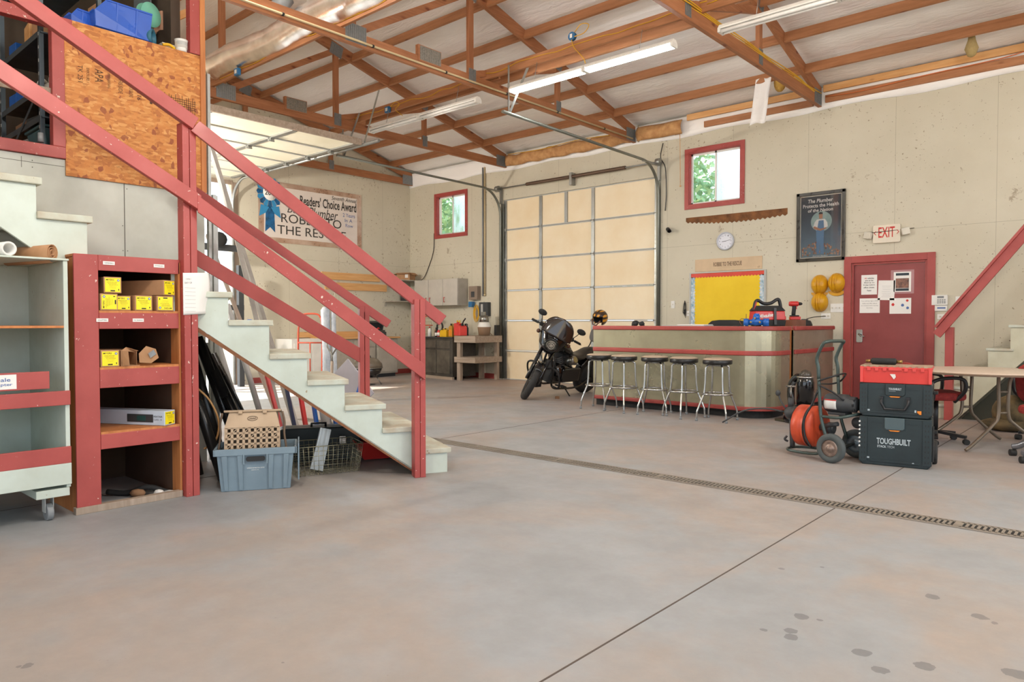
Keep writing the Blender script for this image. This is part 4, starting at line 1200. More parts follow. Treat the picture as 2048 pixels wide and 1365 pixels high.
flatbox((XW - .30, 2.02, LZ), (.18, .15, .12), CARD, 'cardboard_box', 'open cardboard box behind the small blue bin', 'box', .3)
mb = MB(); mb.M = Matrix.Rotation(R(90), 4, 'Y') @ Matrix.Rotation(R(0), 4, 'Z'); mb.lathe([(.05, -.02), (.07, -.02), (.07, .02), (.05, .02), (.05, -.02)], 24)
single(mb, 'tape_roll', paint('teal_tape', '2c6a82', .5), 'teal roll of tape standing right of the large blue bin', 'tape roll', (XW - .06, 2.515, LZ + .068), R(50))
mb = MB(); mb.M = Matrix.Rotation(R(90), 4, 'Y'); mb.lathe([(.08, -.03), (.10, -.03), (.10, -.026), (.045, -.026), (.045, .026), (.10, .026), (.10, .03), (.03, .03)], 28)
single(mb, 'cable_spool', paint('mint_spool', '6fb8a0', .4), 'mint green cable spool hung above the teal tape', 'spool', (XW - .12, 2.52, LZ + .27), R(20))
mb = MB(); mb.box(-.25, -.006, 0, .25, .006, .9)
mb = MB(); mb.box(-.25, -.006, 0, .0, .006, .9)
single(mb, 'metal_grate', paint('dull_grate', '7b8488', .5, .5, scale=80), 'dull grey expanded metal panel on edge behind the white tub', 'panel', (XW - .42, 2.66, LZ), R(10))
t = thing('tub', 'white plastic tub with a printed label beside the red loft post', 'tub', (XW - .02, 2.745, LZ))
mb = MB(); mb.lathe([(.040, 0), (.046, .012), (.044, .02), (.052, .095), (.055, .10), (.05, .10), (.05, .03), (0, .03)], 24); mb.build('pot', WHITEP, t)
mb = MB(); mb.M = Matrix.Rotation(R(-60), 4, 'Z'); mb.lathe([(.0477, .03), (.0525, .082)], 18, None, True, .33); mb.build('label', LGREY, t)
mb = MB(); mb.taper((0, 0, 0), (.06, .09), (.08, .13), .05); single(mb, 'tray', OFFW, 'small clear tray on the ledge left of the white tub', 'tray', (XW - .08, 2.66, LZ))
mb = MB(); mb.curve([(0, -.05, .02), (.01, 0, .03), (0, .05, .012)], .012, 8); single(mb, 'screwdriver', YELLOW, 'yellow handled tool on the ledge left of the white tub', 'tool', (XW - .02, 2.64, LZ + .002))
mb = MB(); mb.grid(lambda u, v: (.03 * math.sin(u * 7), u * .1, .22 - v * .16 - .03 * math.sin(u * 5)), 8, 6); single(mb, 'rag', paint('brown_rag', 'a07a62', .9), 'brown gloves hanging behind the mint spool', 'glove', (XW - .2, 2.56, LZ + .12), solid=.012)
flatbox((XW - .26, 2.30, LZ), (.16, .34, .26), CARD, 'cardboard_box', 'brown carton standing behind the large blue bin', 'box', .05)

# ================================================================== THINGS UNDER AND BEHIND THE STAIRS
def tube_thing(name, lab, cat, pts, r, m, n=10, grp=None, sub=0):
    mb = MB()
    (mb.curve(pts, r, n, sub) if sub else mb.tube(pts, r, n))
    return single(mb, name, m, lab, cat, group=grp)
TOTE = paint('slate_blue_tote_plastic', '7d8f9a', .42, c2='6f818c', amt=.5, bump=.03)
# grey-blue tote
ta = math.atan2(2.826 - 2.402, -4.692 + 4.96)     # direction of the front edge
t = thing('storage_tote', 'slate blue nesting tote with a tan crate standing in it', 'tote', (-4.965, 2.72, 0), ta)
def ring(mb, w0, d0, z0, w1, d1, z1, th=.006):
    """open box walls tapering upward"""
    for (a, b) in (((-1, -1), (1, -1)), ((1, -1), (1, 1)), ((1, 1), (-1, 1)), ((-1, 1), (-1, -1))):
        mb.add([(a[0] * w0 / 2, a[1] * d0 / 2, z0), (b[0] * w0 / 2, b[1] * d0 / 2, z0), (b[0] * w1 / 2, b[1] * d1 / 2, z1), (a[0] * w1 / 2, a[1] * d1 / 2, z1)], [(0, 1, 2, 3)])
mb = MB(); ring(mb, .47, .30, .004, .52, .34, .27); mb.add([(-.235, -.15, .004), (.235, -.15, .004), (.235, .15, .004), (-.235, .15, .004)], [(0, 1, 2, 3)])
mb.build('tote_body', TOTE, t, solid=.006)
mb = MB()
for s_ in (-1, 1):
    mb.box(-.285, s_ * .178 - .008, .262, .285, s_ * .178 + .008, .31); mb.box(s_ * .278 - .008, -.186, .262, s_ * .278 + .008, .186, .31)
mb.build('tote_rim', TOTE, t, .003)
for x in (-.2, -.1, .1, .2):
    mb = MB(); mb.add([(x - .012, -.157, .01), (x + .012, -.157, .01), (x * 1.06 + .018, -.182, .262), (x * 1.06 - .018, -.182, .262)], [(0, 1, 2, 3)]); mb.build('rib', TOTE, t, solid=.016)
mb = MB(); mb.M = Matrix.Translation((0, -.181, .235)) @ Matrix.Rotation(R(86), 4, 'X'); mb.prism(rrect(.13, .035, .015), -.002, .008); mb.build('hand_slot', BLACKM, t)
for x in (-.085, .075): mb = MB(); mb.box(x, -.199, .20, x + .01, -.186, .27); mb.build('handle_rib', TOTE, t, .002)
mb = MB(); mb.M = Matrix.Translation((-.06, -.178, .165)) @ Matrix.Rotation(R(85), 4, 'X'); mb.text('SUPERIOR DISTRIBUTION CENTER', .12, .007, .001); mb.M = Matrix.Translation((-.03, -.176, .15)) @ Matrix.Rotation(R(85), 4, 'X'); mb.text('MEMPHIS, TN', .05, .006, .001)
mb.build('print', WHITEP, t)
mb = MB(); mb.box(.292, -.17, .06, .302, .17, .33); mb.build('side_flap', TOTE, t, .004)
# tan crate, upside down in the tote
TANP = paint('tan_crate_plastic', 'b89e80', .5, c2='a88e72', amt=.5)
t = thing('plastic_crate', 'tan lattice crate tipped on end inside the slate blue tote', 'crate', (-5.0, 2.71, .16), ta, rot=(R(-9), 0, ta))
mb = MB()
W2_, H2_ = .36, .20
# lattice lower half of the face turned to the viewer
for i in range(10): mb.box(-.18 + i * .04 - .009, -.14, 0.07, -.18 + i * .04 + .009, -.13, .27)
for j in range(6): mb.box(-.19, -.14, .07 + j * .04 - .008, .19, -.13, .07 + j * .04 + .008)
for i in range(9):
    for j in range(5):
        if (i + j) % 2 and j != 2: mb.beam((-.16 + i * .04 - .016, -.135, .09 + j * .04 - .016), (-.16 + i * .04 + .016, -.135, .09 + j * .04 + .016), .005, .005)
mb.build('lattice_side', TANP, t)
mb = MB(); mb.add([(-.19, -.14, .27), (.19, -.14, .27), (.16, -.10, .39), (-.16, -.10, .39)], [(0, 1, 2, 3)]); o = mb.build('sloped_side', TANP, t, solid=.006)
mb = MB()
for s_ in (-1, 1): mb.add([(s_ * .19, -.14, .05), (s_ * .19, .12, .05), (s_ * .17, .10, .39), (s_ * .16, -.10, .39), (s_ * .19, -.14, .27)], [(0, 1, 2, 3, 4)])
mb.add([(-.19, .12, .05), (.19, .12, .05), (.17, .10, .39), (-.17, .10, .39)], [(0, 1, 2, 3)]); mb.build('end_side', TANP, t, solid=.006)
mb = MB(); mb.box(-.20, -.12, .385, .20, .12, .40); mb.box(-.10, -.13, .372, -.07, -.11, .40); mb.box(.07, -.13, .372, .10, -.11, .40); mb.build('rim', TANP, t, .003)
mb = MB()
for s_ in (-1, 1): mb.curve([(s_ * .21, -.12, .38), (s_ * .225, -.1, .3), (s_ * .222, -.1, .22), (s_ * .235, -.09, .12), (s_ * .235, -.09, .05)], .008, 6)
mb.build('side_lip', paint('brown_crate_edge', '6e5a48', .6), t)
mb = MB(); mb.M = Matrix.Translation((0, -.122, .335)) @ Matrix.Rotation(R(72), 4, 'X'); mb.tube([(.035 * math.cos(R(a)), .017 * math.sin(R(a)), .003) for a in range(0, 360, 20)], .0018, 5, True)
for k in range(4): mb.tube([(-.022 + .012 * k, -.006, .003), (-.016 + .012 * k, .007, .003), (-.012 + .012 * k, -.006, .003)], .0016, 5)
mb.build('oval_mark', paint('brown_crate_edge2', '6e5a48', .6), t)

# leaning black drain pipes
BPIPE = paint('black_abs_pipe', '1b1a19', .3, c2='2c2a28', amt=.5)
for i, (x0, y0, x1, y1, z1, r, lab) in enumerate((
        (-5.55, 2.55, -5.78, 2.46, 1.12, .035, 'glossy black pipe nearest the red post'), (-5.45, 2.72, -5.72, 2.54, 1.12, .038, 'second glossy black pipe from the red post'),
        (-5.42, 2.88, -5.70, 2.62, 1.10, .038, 'third glossy black pipe from the red post, leaning'), (-5.50, 3.05, -5.82, 2.70, 1.06, .035, 'fourth black pipe from the red post, leaning'),
        (-5.30, 2.62, -5.45, 2.44, .80, .04, 'short thick black pipe in front of the leaning ones'), (-5.33, 2.95, -5.55, 2.68, .84, .038, 'short black pipe right of the other short one'),
        (-5.62, 3.15, -5.95, 2.86, .95, .035, 'black pipe furthest right of the leaning bundle'))):
    mb = MB(); mb.tube([(x0, y0, .02), (x1, y1, z1)], r, 14, caps=True)
    tube = single(mb, 'drain_pipe', BPIPE, lab, 'pipe', group='black pipes leaning beneath the stairs')
# long leaning boards and pipes
def lean(a, b, w_, h, m, lab, name='board', up=(1, 0, 0), cat='board', grp=None):
    mb = MB(); mb.beam(a, b, w_, h, up); return single(mb, name, m, lab, cat, bevel=.003, group=grp)
GB = paint('grey_painted_board', 'a9a29a', .7, c2='958e86', amt=.5)
lean((-6.93, 4.28, .0), (-8.5, 4.02, 3.55), .14, .04, GB, 'long grey board leaning up behind the stairs to the raised door', up=(.3, 1, .1))
lean((-6.75, 4.02, .0), (-7.45, 3.72, 2.7), .05, .04, GB, 'grey batten leaning steeply behind the top of the lower flight', up=(.3, 1, .1))
lean((-7.05, 4.18, .0), (-7.9, 3.75, 2.2), .07, .03, paint('pinkish_board', 'b5a090', .7), 'slim pinkish board leaning beside the long grey one', up=(.3, 1, .1))
mb = MB()
for x in (-6.30, -6.32): pass
mb.box(-6.24, 2.96, .0, -6.20, 2.985, 3.4)
single(mb, 'steel_channel', GALV, 'galvanised steel channel standing at the end of the loft wall', 'channel')
mb = MB(); mb.box(-6.24, 3.0, .0, -6.20, 3.03, 2.35); mb.box(-6.24, 3.03, .0, -6.237, 3.06, 2.35)
single(mb, 'steel_channel', GALV, 'shorter galvanised channel beside the taller one at the loft wall', 'channel')
# clamps and poles below the flight
for a, b, w_, m, lab in (
        ((-6.05, 3.62, 0), (-6.54, 3.69, .70), .035, REDPL, 'red pole leaning under the stairs, leftmost'),
        ((-6.00, 3.72, 0), (-6.44, 3.82, .69), .03, paint('navy_bar', '2c3c5c', .4), 'navy bar leaning between two red poles under the stairs'),
        ((-5.92, 3.78, 0), (-6.30, 3.89, .66), .04, REDPL, 'red pole leaning under the stairs, between navy and blue'),
        ((-5.86, 3.86, 0), (-6.21, 3.97, .64), .035, BLUE, 'blue bar leaning under the stairs, left of the grey pipes'),
        ((-5.72, 3.98, 0), (-6.02, 4.08, .56), .035, BLUE, 'blue bar crossing in front of the grey pipes')):
    lean(a, b, w_, .03, m, lab, 'bar', cat='bar', grp='coloured bars leaning under the stairs')
for a, b, r, lab in (((-5.78, 3.93, 0), (-6.15, 4.04, .58), .05, 'fat pale grey pipe leaning under the stairs'), ((-5.62, 4.05, 0), (-5.92, 4.16, .50), .045, 'second pale grey pipe leaning right of the blue bar'),
                     ((-6.55, 3.5, 0), (-7.15, 3.35, 1.5), .03, 'grey pipe leaning left of the red poles'), ((-6.35, 3.62, 0), (-6.95, 3.50, 1.4), .028, 'thin grey pipe leaning beside the red poles')):
    tube_thing('pipe', lab, 'pipe', [a, b], r, paint('pale_grey_pipe', 'a8a6a4', .5), 12, 'grey pipes leaning under the stairs')
# green power tool case and tools on the floor under the stairs
t = thing('tool_case', 'dark green moulded tool case lying under the stairs', 'tool case', (-5.50, 3.60, 0), R(58))
mb = MB(); mb.M = Matrix.Rotation(R(90), 4, 'X') @ Matrix.Translation((0, .15, 0)); mb.prism(rrect(.72, .30, .07, 5), -.12, .0); mb.build('lower_shell', GREENT, t, .012)
mb = MB(); mb.M = Matrix.Rotation(R(90), 4, 'X') @ Matrix.Translation((0, .15, 0)); mb.prism(rrect(.72, .30, .07, 5), .004, .10); mb.build('upper_shell', GREENT, t, .012)
mb = MB(); mb.M = Matrix.Translation((.2, -.125, .19)) @ Matrix.Rotation(R(90), 4, 'X'); mb.prism(rrect(.06, .07, .01), 0, .02); mb.build('latch', CHROME, t, .003)
mb = MB(); mb.tube([(-.06, -.03, .29), (-.06, -.03, .33), (.06, -.03, .33), (.06, -.03, .29)], .012, 8); mb.build('handle', BLACK, t)
mb = MB(); mb.M = Matrix.Translation((.06, -.112, .12)) @ Matrix.Rotation(R(90), 4, 'X'); mb.prism(rrect(.2, .07, .02), 0, .008); mb.build('emblem', paint('case_emblem', '203030', .3), t)
# wire basket
WIREM = paint('dull_brass_wire', 'a09a80', .4, .7)
t = thing('wire_basket', 'shallow wire basket standing askew under the stairs', 'basket', (-5.02, 3.33, 0), R(70))
mb = MB()
L_, D_, H_ = .50, .30, .24
for i in range(15): x = -L_ / 2 + L_ * i / 14; mb.tube([(x * 1.12, -D_ / 2 * 1.15, H_), (x, -D_ / 2, .01), (x, D_ / 2, .01), (x * 1.12, D_ / 2 * 1.15, H_)], .0022, 5)
mb.build('wires_across', WIREM, t)
mb = MB()
for j in range(1, 8): y = -D_ / 2 + D_ * j / 8; mb.tube([(-L_ / 2 * 1.12, y * 1.15, H_), (-L_ / 2, y, .01), (L_ / 2, y, .01), (L_ / 2 * 1.12, y * 1.15, H_)], .0022, 5)
for k in range(1, 6):
    f = 1 + .12 * k / 6; z = .01 + (H_ - .01) * k / 6; a, b = L_ / 2 * f, D_ / 2 * (1 + .15 * k / 6); mb.tube([(-a, -b, z), (a, -b, z), (a, b, z), (-a, b, z)], .002, 5, True)
mb.build('wires_along', WIREM, t)
mb = MB(); mb.tube([(-L_ * .56, -D_ * .575, H_), (L_ * .56, -D_ * .575, H_), (L_ * .56, D_ * .575, H_), (-L_ * .56, D_ * .575, H_)], .004, 6, True); mb.build('rim', WIREM, t)
# aluminium downspout pieces in it
mb = MB(); mb.add([(-.05, -.03, 0), (.05, -.03, 0), (.04, -.03, .34), (-.04, -.03, .34), (-.05, .04, 0), (.05, .04, 0), (.04, .04, .34), (-.04, .04, .34)], [(0, 1, 2, 3), (5, 4, 7, 6), (4, 0, 3, 7), (1, 5, 6, 2)])
for k in range(6): mb.box(-.042, -.034, .28 + k * .01, .042, -.03, .284 + k * .01)
single(mb, 'downspout', STEELB, 'short ribbed aluminium downspout standing in the wire basket', 'pipe', (-5.05, 3.28, .02), R(60), rot=(R(-8), R(14), R(60)), solid=.003)
# red shallow tub behind
t = thing('metal_tub', 'faded red metal tub behind the lower steps', 'tub', (-5.16, 3.95, 0), R(65))
mb = MB(); ring(mb, .22, .20, .02, .36, .32, .17); mb.add([(-.11, -.10, .02), (.11, -.10, .02), (.11, .10, .02), (-.11, .10, .02)], [(0, 1, 2, 3)]); mb.build('tub', REDPL, t, solid=.006)
mb = MB(); mb.tube([(-.18, -.16, .17), (.18, -.16, .17), (.18, .16, .17), (-.18, .16, .17)], .01, 8, True); mb.build('rim', REDPL, t)
# small round wooden lid
mb = MB(); mb.lathe([(0, 0), (.15, 0), (.15, .02), (0, .02)], 24)
single(mb, 'round_board', CARD, 'round brown board leaning behind the tool case', 'board', (-5.75, 4.25, .20), rot=(R(75), 0, R(40)))
tube_thing('cable', 'twisted tan rope hanging down the black pipes', 'rope', [(-5.42, 2.45, .75), (-5.38, 2.56, .62), (-5.36, 2.62, .45), (-5.38, 2.6, .3), (-5.4, 2.52, .25)], .008, W_LX, 6, sub=5)
# diamond board, blue scraper behind the flight
mb = MB(); mb.M = Matrix.Rotation(R(-45), 4, 'Y') @ Matrix.Translation((0, 0, .56)); mb.box(0, -.012, -.56, .56, .012, 0)
single(mb, 'panel', paint('pale_violet_board', 'b8b4bc', .5), 'pale board set on its corner behind the steps', 'panel', (-7.15, 5.02, 0.0), rot=(R(-8), 0, R(20)), bevel=.004)
lean((-6.62, 4.68, .0), (-6.46, 4.84, .72), .05, .02, BLUE, 'short blue handle leaning on the pale corner board', 'handle', cat='handle')

# dark rack and hose at the open doorway
t = thing('steel_rack', 'dark steel rack frame standing in the open overhead doorway', 'rack', (-12.9, 6.75, 0))
c = Matrix.Identity(4)
for y in (0.0, -1.2):
    mb = MB(); mb.box(-.05, y - .05, 0, .05, y + .05, 2.9 if y else 2.3); mb.build('upright', DGREY, t, .004)
for z, h in ((2.55, .12), (1.45, .10), (.75, .1)):
    mb = MB(); mb.box(-.04, -1.25, z, .04, .06, z + h); mb.build('crossbar', DGREY, t, .004)
mb = MB(); mb.curve([(-12.75, 6.55, 0.9), (-12.7, 6.8, 1.25), (-12.6, 7.0, 1.05), (-12.5, 7.1, .55), (-12.5, 7.1, .02)], .03, 8)
single(mb, 'hose', BLUE, 'blue hose arching beside the dark rack', 'hose')
for i, (y, lab) in enumerate(((6.3, 'dark tangled coil hooked on the rack in the doorway'),)):
    mb = MB(); mb.ball((-12.8, y, 2.75), .05, .16, .14, 10, 6); single(mb, 'coil', BLACKM, lab, 'coil')

# ================================================================== END WALL: BANNER, BOARDS, BENCH
# award banner
BX = XE + .012
y0, y1, z0, z1 = 7.41, 9.925, 2.86, 4.10
t = thing('banner', 'large framed award banner with blue ribbon on the end wall', 'banner', (BX, (y0 + y1) / 2, z0))
c = Matrix.Translation((-BX, -(y0 + y1) / 2, -z0))
BRONZ = paint('bronze_gradient_border', 'b08a70', .3, .4, c2='d8c4b4', amt=.9, scale=1.8)
mb = MB(c); mb.box(BX - .006, y0, z0, BX, y1, z1); mb.build('border', BRONZ, t)
mb = MB(c); mb.box(BX, y0 + .12, z0 + .10, BX + .002, y1 - .12, z1 - .10); mb.build('sheet', paint('banner_cream', 'e6dcd2', .35, c2='ddd0c8', amt=.5, scale=1), t)
def btext(s_, y, z, w_, h, m, depth=.004, **k):
    mb = MB(c @ Matrix.Translation((BX + .001, y, z)) @ MX); mb.text(s_, w_, h, depth, 0, **k); mb.build('lettering', m, t)
BT = paint('banner_ink', '3c3834', .5)
btext('Seventh Annual', 9.13, 3.90, .66, .085, BT, shear=.25)
btext("Readers' Choice Award", 8.35, 3.69, 1.43, .21, BT, bold=.02)
btext('Best', 8.05, 3.50, .40, .15, BT, shear=.3)
btext('Plumber', 8.55, 3.455, .74, .215, BT, shear=.3)
btext('ROBBIE TO', 7.91, 3.285, 1.47, .185, BT)
btext('THE RESCUE', 7.82, 3.04, 1.68, .185, BT)
BB = paint('banner_blue', '6a7cae', .5)
btext('2 Years', 9.42, 3.56, .32, .085, BB); btext('In A', 9.47, 3.45, .20, .075, BB); btext('Row', 9.49, 3.34, .20, .075, BB)
# ribbon rosette
RB = paint('ribbon_blue', '1f6aa4', .35, c2='12405c', amt=.8, scale=14)
RBL = paint('ribbon_blue_light', '3a94c8', .35)
mb = MB(c @ Matrix.Translation((BX + .004, 7.66, 3.86)) @ MX)
n_ = 16
for k in range(n_):
    a = 2 * PI * k / n_; b = a + PI / n_ * .9; d_ = a - PI / n_ * .9
    mb.add([(.13 * math.cos(d_), .15 * math.sin(d_), .004), (.27 * math.cos(d_), .29 * math.sin(d_), .004), (.30 * math.cos(a), .32 * math.sin(a), .010), (.27 * math.cos(b), .29 * math.sin(b), .004), (.13 * math.cos(b), .15 * math.sin(b), .004)], [(0, 1, 2, 3, 4)], False, k % 2)
mb.prism([(-.09, -.28), (-.11, -.80), (0, -.70), (.11, -.80), (.09, -.28)], 0.0, .003, 0)
mb.prism([(-.2, -.26), (-.24, -.50), (-.1, -.42), (-.02, -.30)], .001, .005, 1); mb.prism([(.2, -.26), (.24, -.50), (.1, -.42), (.02, -.30)], .001, .005, 1)
mb.build('ribbon', [RB, RBL], t)
mb = MB(c @ Matrix.Translation((BX + .013, 7.66, 3.86)) @ MX); mb.M = mb.M @ Matrix.Diagonal((1, 1.07, 1, 1)); mb.lathe([(0, 0), (.155, 0), (.155, .004), (0, .004)], 28); o = mb.build('rosette_centre', PAPER, t)
mb = MB(c @ Matrix.Translation((BX + .0185, 7.54, 3.80)) @ MX); mb.text('2011', .25, .10, .001, bold=.015); mb.build('lettering', BT, t); mb = MB(); mb.M = c @ Matrix.Translation((BX + .0185, 7.58, 3.925)) @ MX; mb.text('BEST', .16, .06, .001, bold=.01); mb.build('lettering', BT, t)
for (y, z) in ((y0 + .1, z1 - .04), (8.7, z1 - .04), (y1 - .05, z1 - .04), (y1 - .04, 3.5), (8.7, z0 + .04), (y0 + .03, 3.3)): mb = MB(c); mb.cyl((BX, y, z), (BX + .004, y, z), .008, 8); mb.build('screw', BLACK, t)
# two pine boards
for (a, b, z, lab) in ((8.86, 10.42, 2.16, 'upper pine board screwed to the end wall'), (8.95, 10.62, 1.94, 'lower pine board screwed to the end wall')):
    mb = MB(); mb.box(XE, a, z, XE + .04, b, z + .16); single(mb, 'wall_board', W_LY, lab, 'board', bevel=.003)
mb = MB(); mb.M = Matrix.Translation((XE + .012, 9.48, 1.73)) @ MX @ Matrix.Rotation(R(-15), 4, 'Z'); mb.box(0, 0, 0, .12, .16, .01); mb.box(.01, .165, 0, .11, .175, .012, 1)
single(mb, 'yellow_tag', [YELLOW, BLACK], 'small yellow tag hanging under the pine boards', 'tag')
mb = MB(); mb.box(XE + .001, 9.18, 1.78, XE + .012, 9.21, 1.92); single(mb, 'peg', OFFW, 'small pale peg on the end wall left of the yellow tag', 'peg')
mb = MB(); mb.tube([(XE + .005, 9.83, 1.62), (XE + .08, 9.85, 1.63), (XE + .1, 9.86, 1.66)], .006, 6); single(mb, 'wall_hook', BLACK, 'black hook on the end wall right of the yellow tag', 'hook')
# base cabinets with a pine worktop
BXF = -12.78
def cabinet(ya, yb, lab, doors, drawers=True, m=BENCH):
    t = thing('base_cabinet', lab, 'cabinet', (BXF, (ya + yb) / 2, 0), group='base cabinets along the end wall')
    c = Matrix.Translation((-BXF, -(ya + yb) / 2, 0))
    mb = MB(c); mb.box(XE + .01, ya, .08, BXF, yb, .86); mb.box(XE + .05, ya + .02, 0, BXF - .06, yb - .02, .08, 1); mb.build('body', [m, DGREY], t, .003)
    w_ = (yb - ya) / doors
    for i in range(doors):
        a = ya + w_ * i
        mb = MB(c); mb.box(BXF, a + .03, .12, BXF + .018, a + w_ - .03, .66); d = mb.build('door', m, t, .004)
        mb = MB(c); k = a + w_ - .09 if i % 2 == 0 else a + .09; mb.M = c @ Matrix.Translation((BXF + .018, k, .56)) @ Matrix.Rotation(R(90), 4, 'Y'); mb.lathe([(.008, 0), (.008, .012), (.018, .02), (.014, .028), (0, .03)], 10); mb.build('knob', REDPL, d)
        if drawers:
            mb = MB(c); mb.box(BXF, a + .03, .69, BXF + .018, a + w_ - .03, .84); d = mb.build('drawer', m, t, .004)
            mb = MB(c); mb.M = c @ Matrix.Translation((BXF + .018, a + w_ / 2, .765)) @ Matrix.Rotation(R(90), 4, 'Y'); mb.lathe([(.008, 0), (.008, .012), (.018, .02), (.014, .028), (0, .03)], 10); mb.build('knob', REDPL, d)
    return t
cabinet(9.86, 10.46, 'narrow grey base cabinet at the right end of the pine worktop', 1)
cabinet(8.62, 9.84, 'grey double door base cabinet behind the kettle barbecue', 2)
mb = MB(); mb.box(XE + .01, 7.75, .0, BXF + .02, 8.60, .885); mb.box(BXF + .02, 7.80, .1, BXF + .03, 8.2, .8); mb.box(BXF + .02, 8.22, .1, BXF + .03, 8.58, .8)
single(mb, 'base_cabinet', paint('sun_whitened_cabinet_paint', 'e4e2dc', .4), 'base cabinet painted white for the sunlight on it, by the hand truck', 'cabinet', bevel=.004)  # cabinet coloured white to stand in for sunlight falling on it
mb = MB(); mb.box(XE + .01, 8.55, .865, BXF + .05, 10.50, .90); single(mb, 'worktop', W_LY, 'pine worktop over the grey base cabinets', 'worktop', bevel=.004)
mb = MB(); mb.box(XE + .03, 8.25, .90, XE + .07, 10.1, 1.02); single(mb, 'backsplash_board', W_LY, 'pine board standing at the back of the worktop', 'board', bevel=.003)
# open dark toolbox on the worktop
t = thing('toolbox', 'open dark metal toolbox on the pine worktop', 'toolbox', (-13.0, 9.98, .90), R(90))
mb = MB(); mb.box(-.24, -.12, 0, .24, .12, .11); mb.build('body', DGREY, t, .006)
mb = MB(); mb.box(-.22, -.10, .11, .22, .10, .15); mb.build('tray', paint('dark_tray', '5c5a54', .6, scale=40, c2='2c2a28', amt=.6), t, .003)
mb = MB(); mb.M = Matrix.Translation((0, .12, .11)) @ Matrix.Rotation(R(20), 4, 'X'); mb.box(-.24, -.01, 0, .24, .01, .26); mb.box(-.24, -.09, .24, .24, 0, .26); mb.box(-.24, -.09, 0, -.23, 0, .26); mb.box(.23, -.09, 0, .24, 0, .26); mb.build('lid', DGREY, t, .004)
mb = MB(); mb.tube([(-.05, -.07, .15), (.0, -.09, .19), (.06, -.05, .17)], .018, 8); single(mb, 'hand_tool', REDPL, 'red handled tool in the open toolbox', 'tool', (-12.95, 9.98, .905), R(90))
# corner shelf units above
mb = MB(); t = thing('wall_shelf', 'small open grey shelf in the corner beside the wall cabinet', 'shelf', (-13.2, 11.0, 1.7))
for bx in ((XE + .01, 10.62, 2.19, -12.87, YR - .01, 2.21), (XE + .01, 10.55, 1.70, -12.92, YR - .01, 1.72)):
    mb = MB(Matrix.Translation((13.2, -11.0, -1.7))); mb.box(*bx); mb.build('shelf_board', BENCH, t, .003)
mb = MB(Matrix.Translation((13.2, -11.0, -1.7))); mb.box(XE + .01, 10.56, 1.60, XE + .04, 10.6, 1.74); mb.build('bracket', BENCH, t)
flatbox((-13.2, 11.12, 1.722), (.28, .22, .26), DGREY, 'storage_box', 'dark box of manuals on the open corner shelf', 'box')
t = thing('cardboard_box', 'open cardboard box with raised flaps on top of the corner shelf', 'box', (-13.1, 10.98, 2.213), R(20))
mb = MB(); ring(mb, .34, .26, 0, .34, .26, .17); mb.build('carton', CARD, t, solid=.005)
for rz, a in ((0, -40), (90, 20), (180, 50), (270, -30)):
    mb = MB(); mb.M = Matrix.Rotation(R(rz), 4, 'Z') @ Matrix.Translation((0, -.13 if rz % 180 == 0 else -.17, .17)) @ Matrix.Rotation(R(180 - 60 + a * .3), 4, 'X'); w_ = .17 if rz % 180 == 0 else .13; mb.box(-w_, -.002, 0, w_, .002, .10); mb.build('flap', CARD, t)
mb = MB(); mb.box(.05, -.134, .05, .13, -.132, .13); mb.build('sticker', PAPER, t)
tube_thing('cable', 'black cord running down from the far window to the wall cabinet', 'cable', [(-12.52, YR - .02, 3.3), (-12.54, YR - .02, 2.9), (-12.7, YR - .02, 2.55), (-12.85, YR - .03, 2.3), (-12.95, YR - .06, 2.215)], .008, BLACK, 6, sub=4)
# wall cabinet
t = thing('wall_cabinet', 'grey three door wall cabinet in the far corner', 'cabinet', (-12.14, 11.2, 1.585))
c = Matrix.Translation((12.14, -11.2, -1.585))
mb = MB(c); mb.box(-12.86, 11.05, 1.60, -11.42, YR - .005, 2.20); mb.build('body', BENCH, t, .003)
for (a, b, k) in ((-12.855, -12.38, -12.44), (-12.37, -11.90, -12.31), (-11.89, -11.425, -11.83)):
    mb = MB(c); mb.box(a, 11.03, 1.605, b, 11.05, 2.195); d = mb.build('door', paint('light_cabinet_door', 'c2bcb2', .45), t, .003)
    mb = MB(c); mb.tube([(k, 11.03, 1.68), (k, 11.0, 1.68), (k, 11.0, 1.78), (k, 11.03, 1.78)], .008, 6); mb.build('handle', REDPL, d)
# switchgear right of it
mb = MB(); mb.box(-11.28, YR - .12, 1.72, -11.02, YR, 2.02); mb.box(-11.2, YR - .13, 1.78, -11.1, YR - .12, 1.9, 1)
single(mb, 'control_box', [paint('brown_metal_box', '8c7a6a', .5), DGREY], 'brown metal control box beside the wall cabinet', 'electrical box', bevel=.004)
mb = MB(); mb.box(-10.98, YR - .1, 1.36, -10.72, YR, 1.66); mb.box(-10.92, YR - .11, 1.4, -10.86, YR - .1, 1.62, 1)
single(mb, 'fuse_box', [DGREY, LGREY], 'grey breaker box under the beige conduits', 'electrical box', bevel=.004)
mb = MB(); mb.cbox((-11.22, YR - .09, 1.62), (.1, .1, .12)); single(mb, 'outlet_box', BLUED, 'blue outlet box below the brown control box', 'electrical box', bevel=.003)
for i, (x, z0_, z1_, lab) in enumerate(((-10.93, 1.80, 4.6, 'left beige conduit running up the wall beside the overhead door'), (-10.87, 1.80, 4.6, 'right beige conduit running up the wall beside the overhead door'))):
    mb = MB(); mb.cyl((x, YR - .03, z0_), (x, YR - .03, z1_), .017, 8); mb.cyl((x, YR - .03, z0_), (x, YR - .03, z0_ + .04), .024, 8); single(mb, 'conduit', CONDUIT if i else MGREY, lab, 'conduit')
mb = MB()
for k in range(4):
    r_ = .05 + .012 * k; mb.tube([(-11.08 + r_ * math.cos(R(a)), YR - .07 - .006 * k, 1.42 + 2.2 * r_ * math.sin(R(a))) for a in range(0, 360, 20)], .008, 6, True)
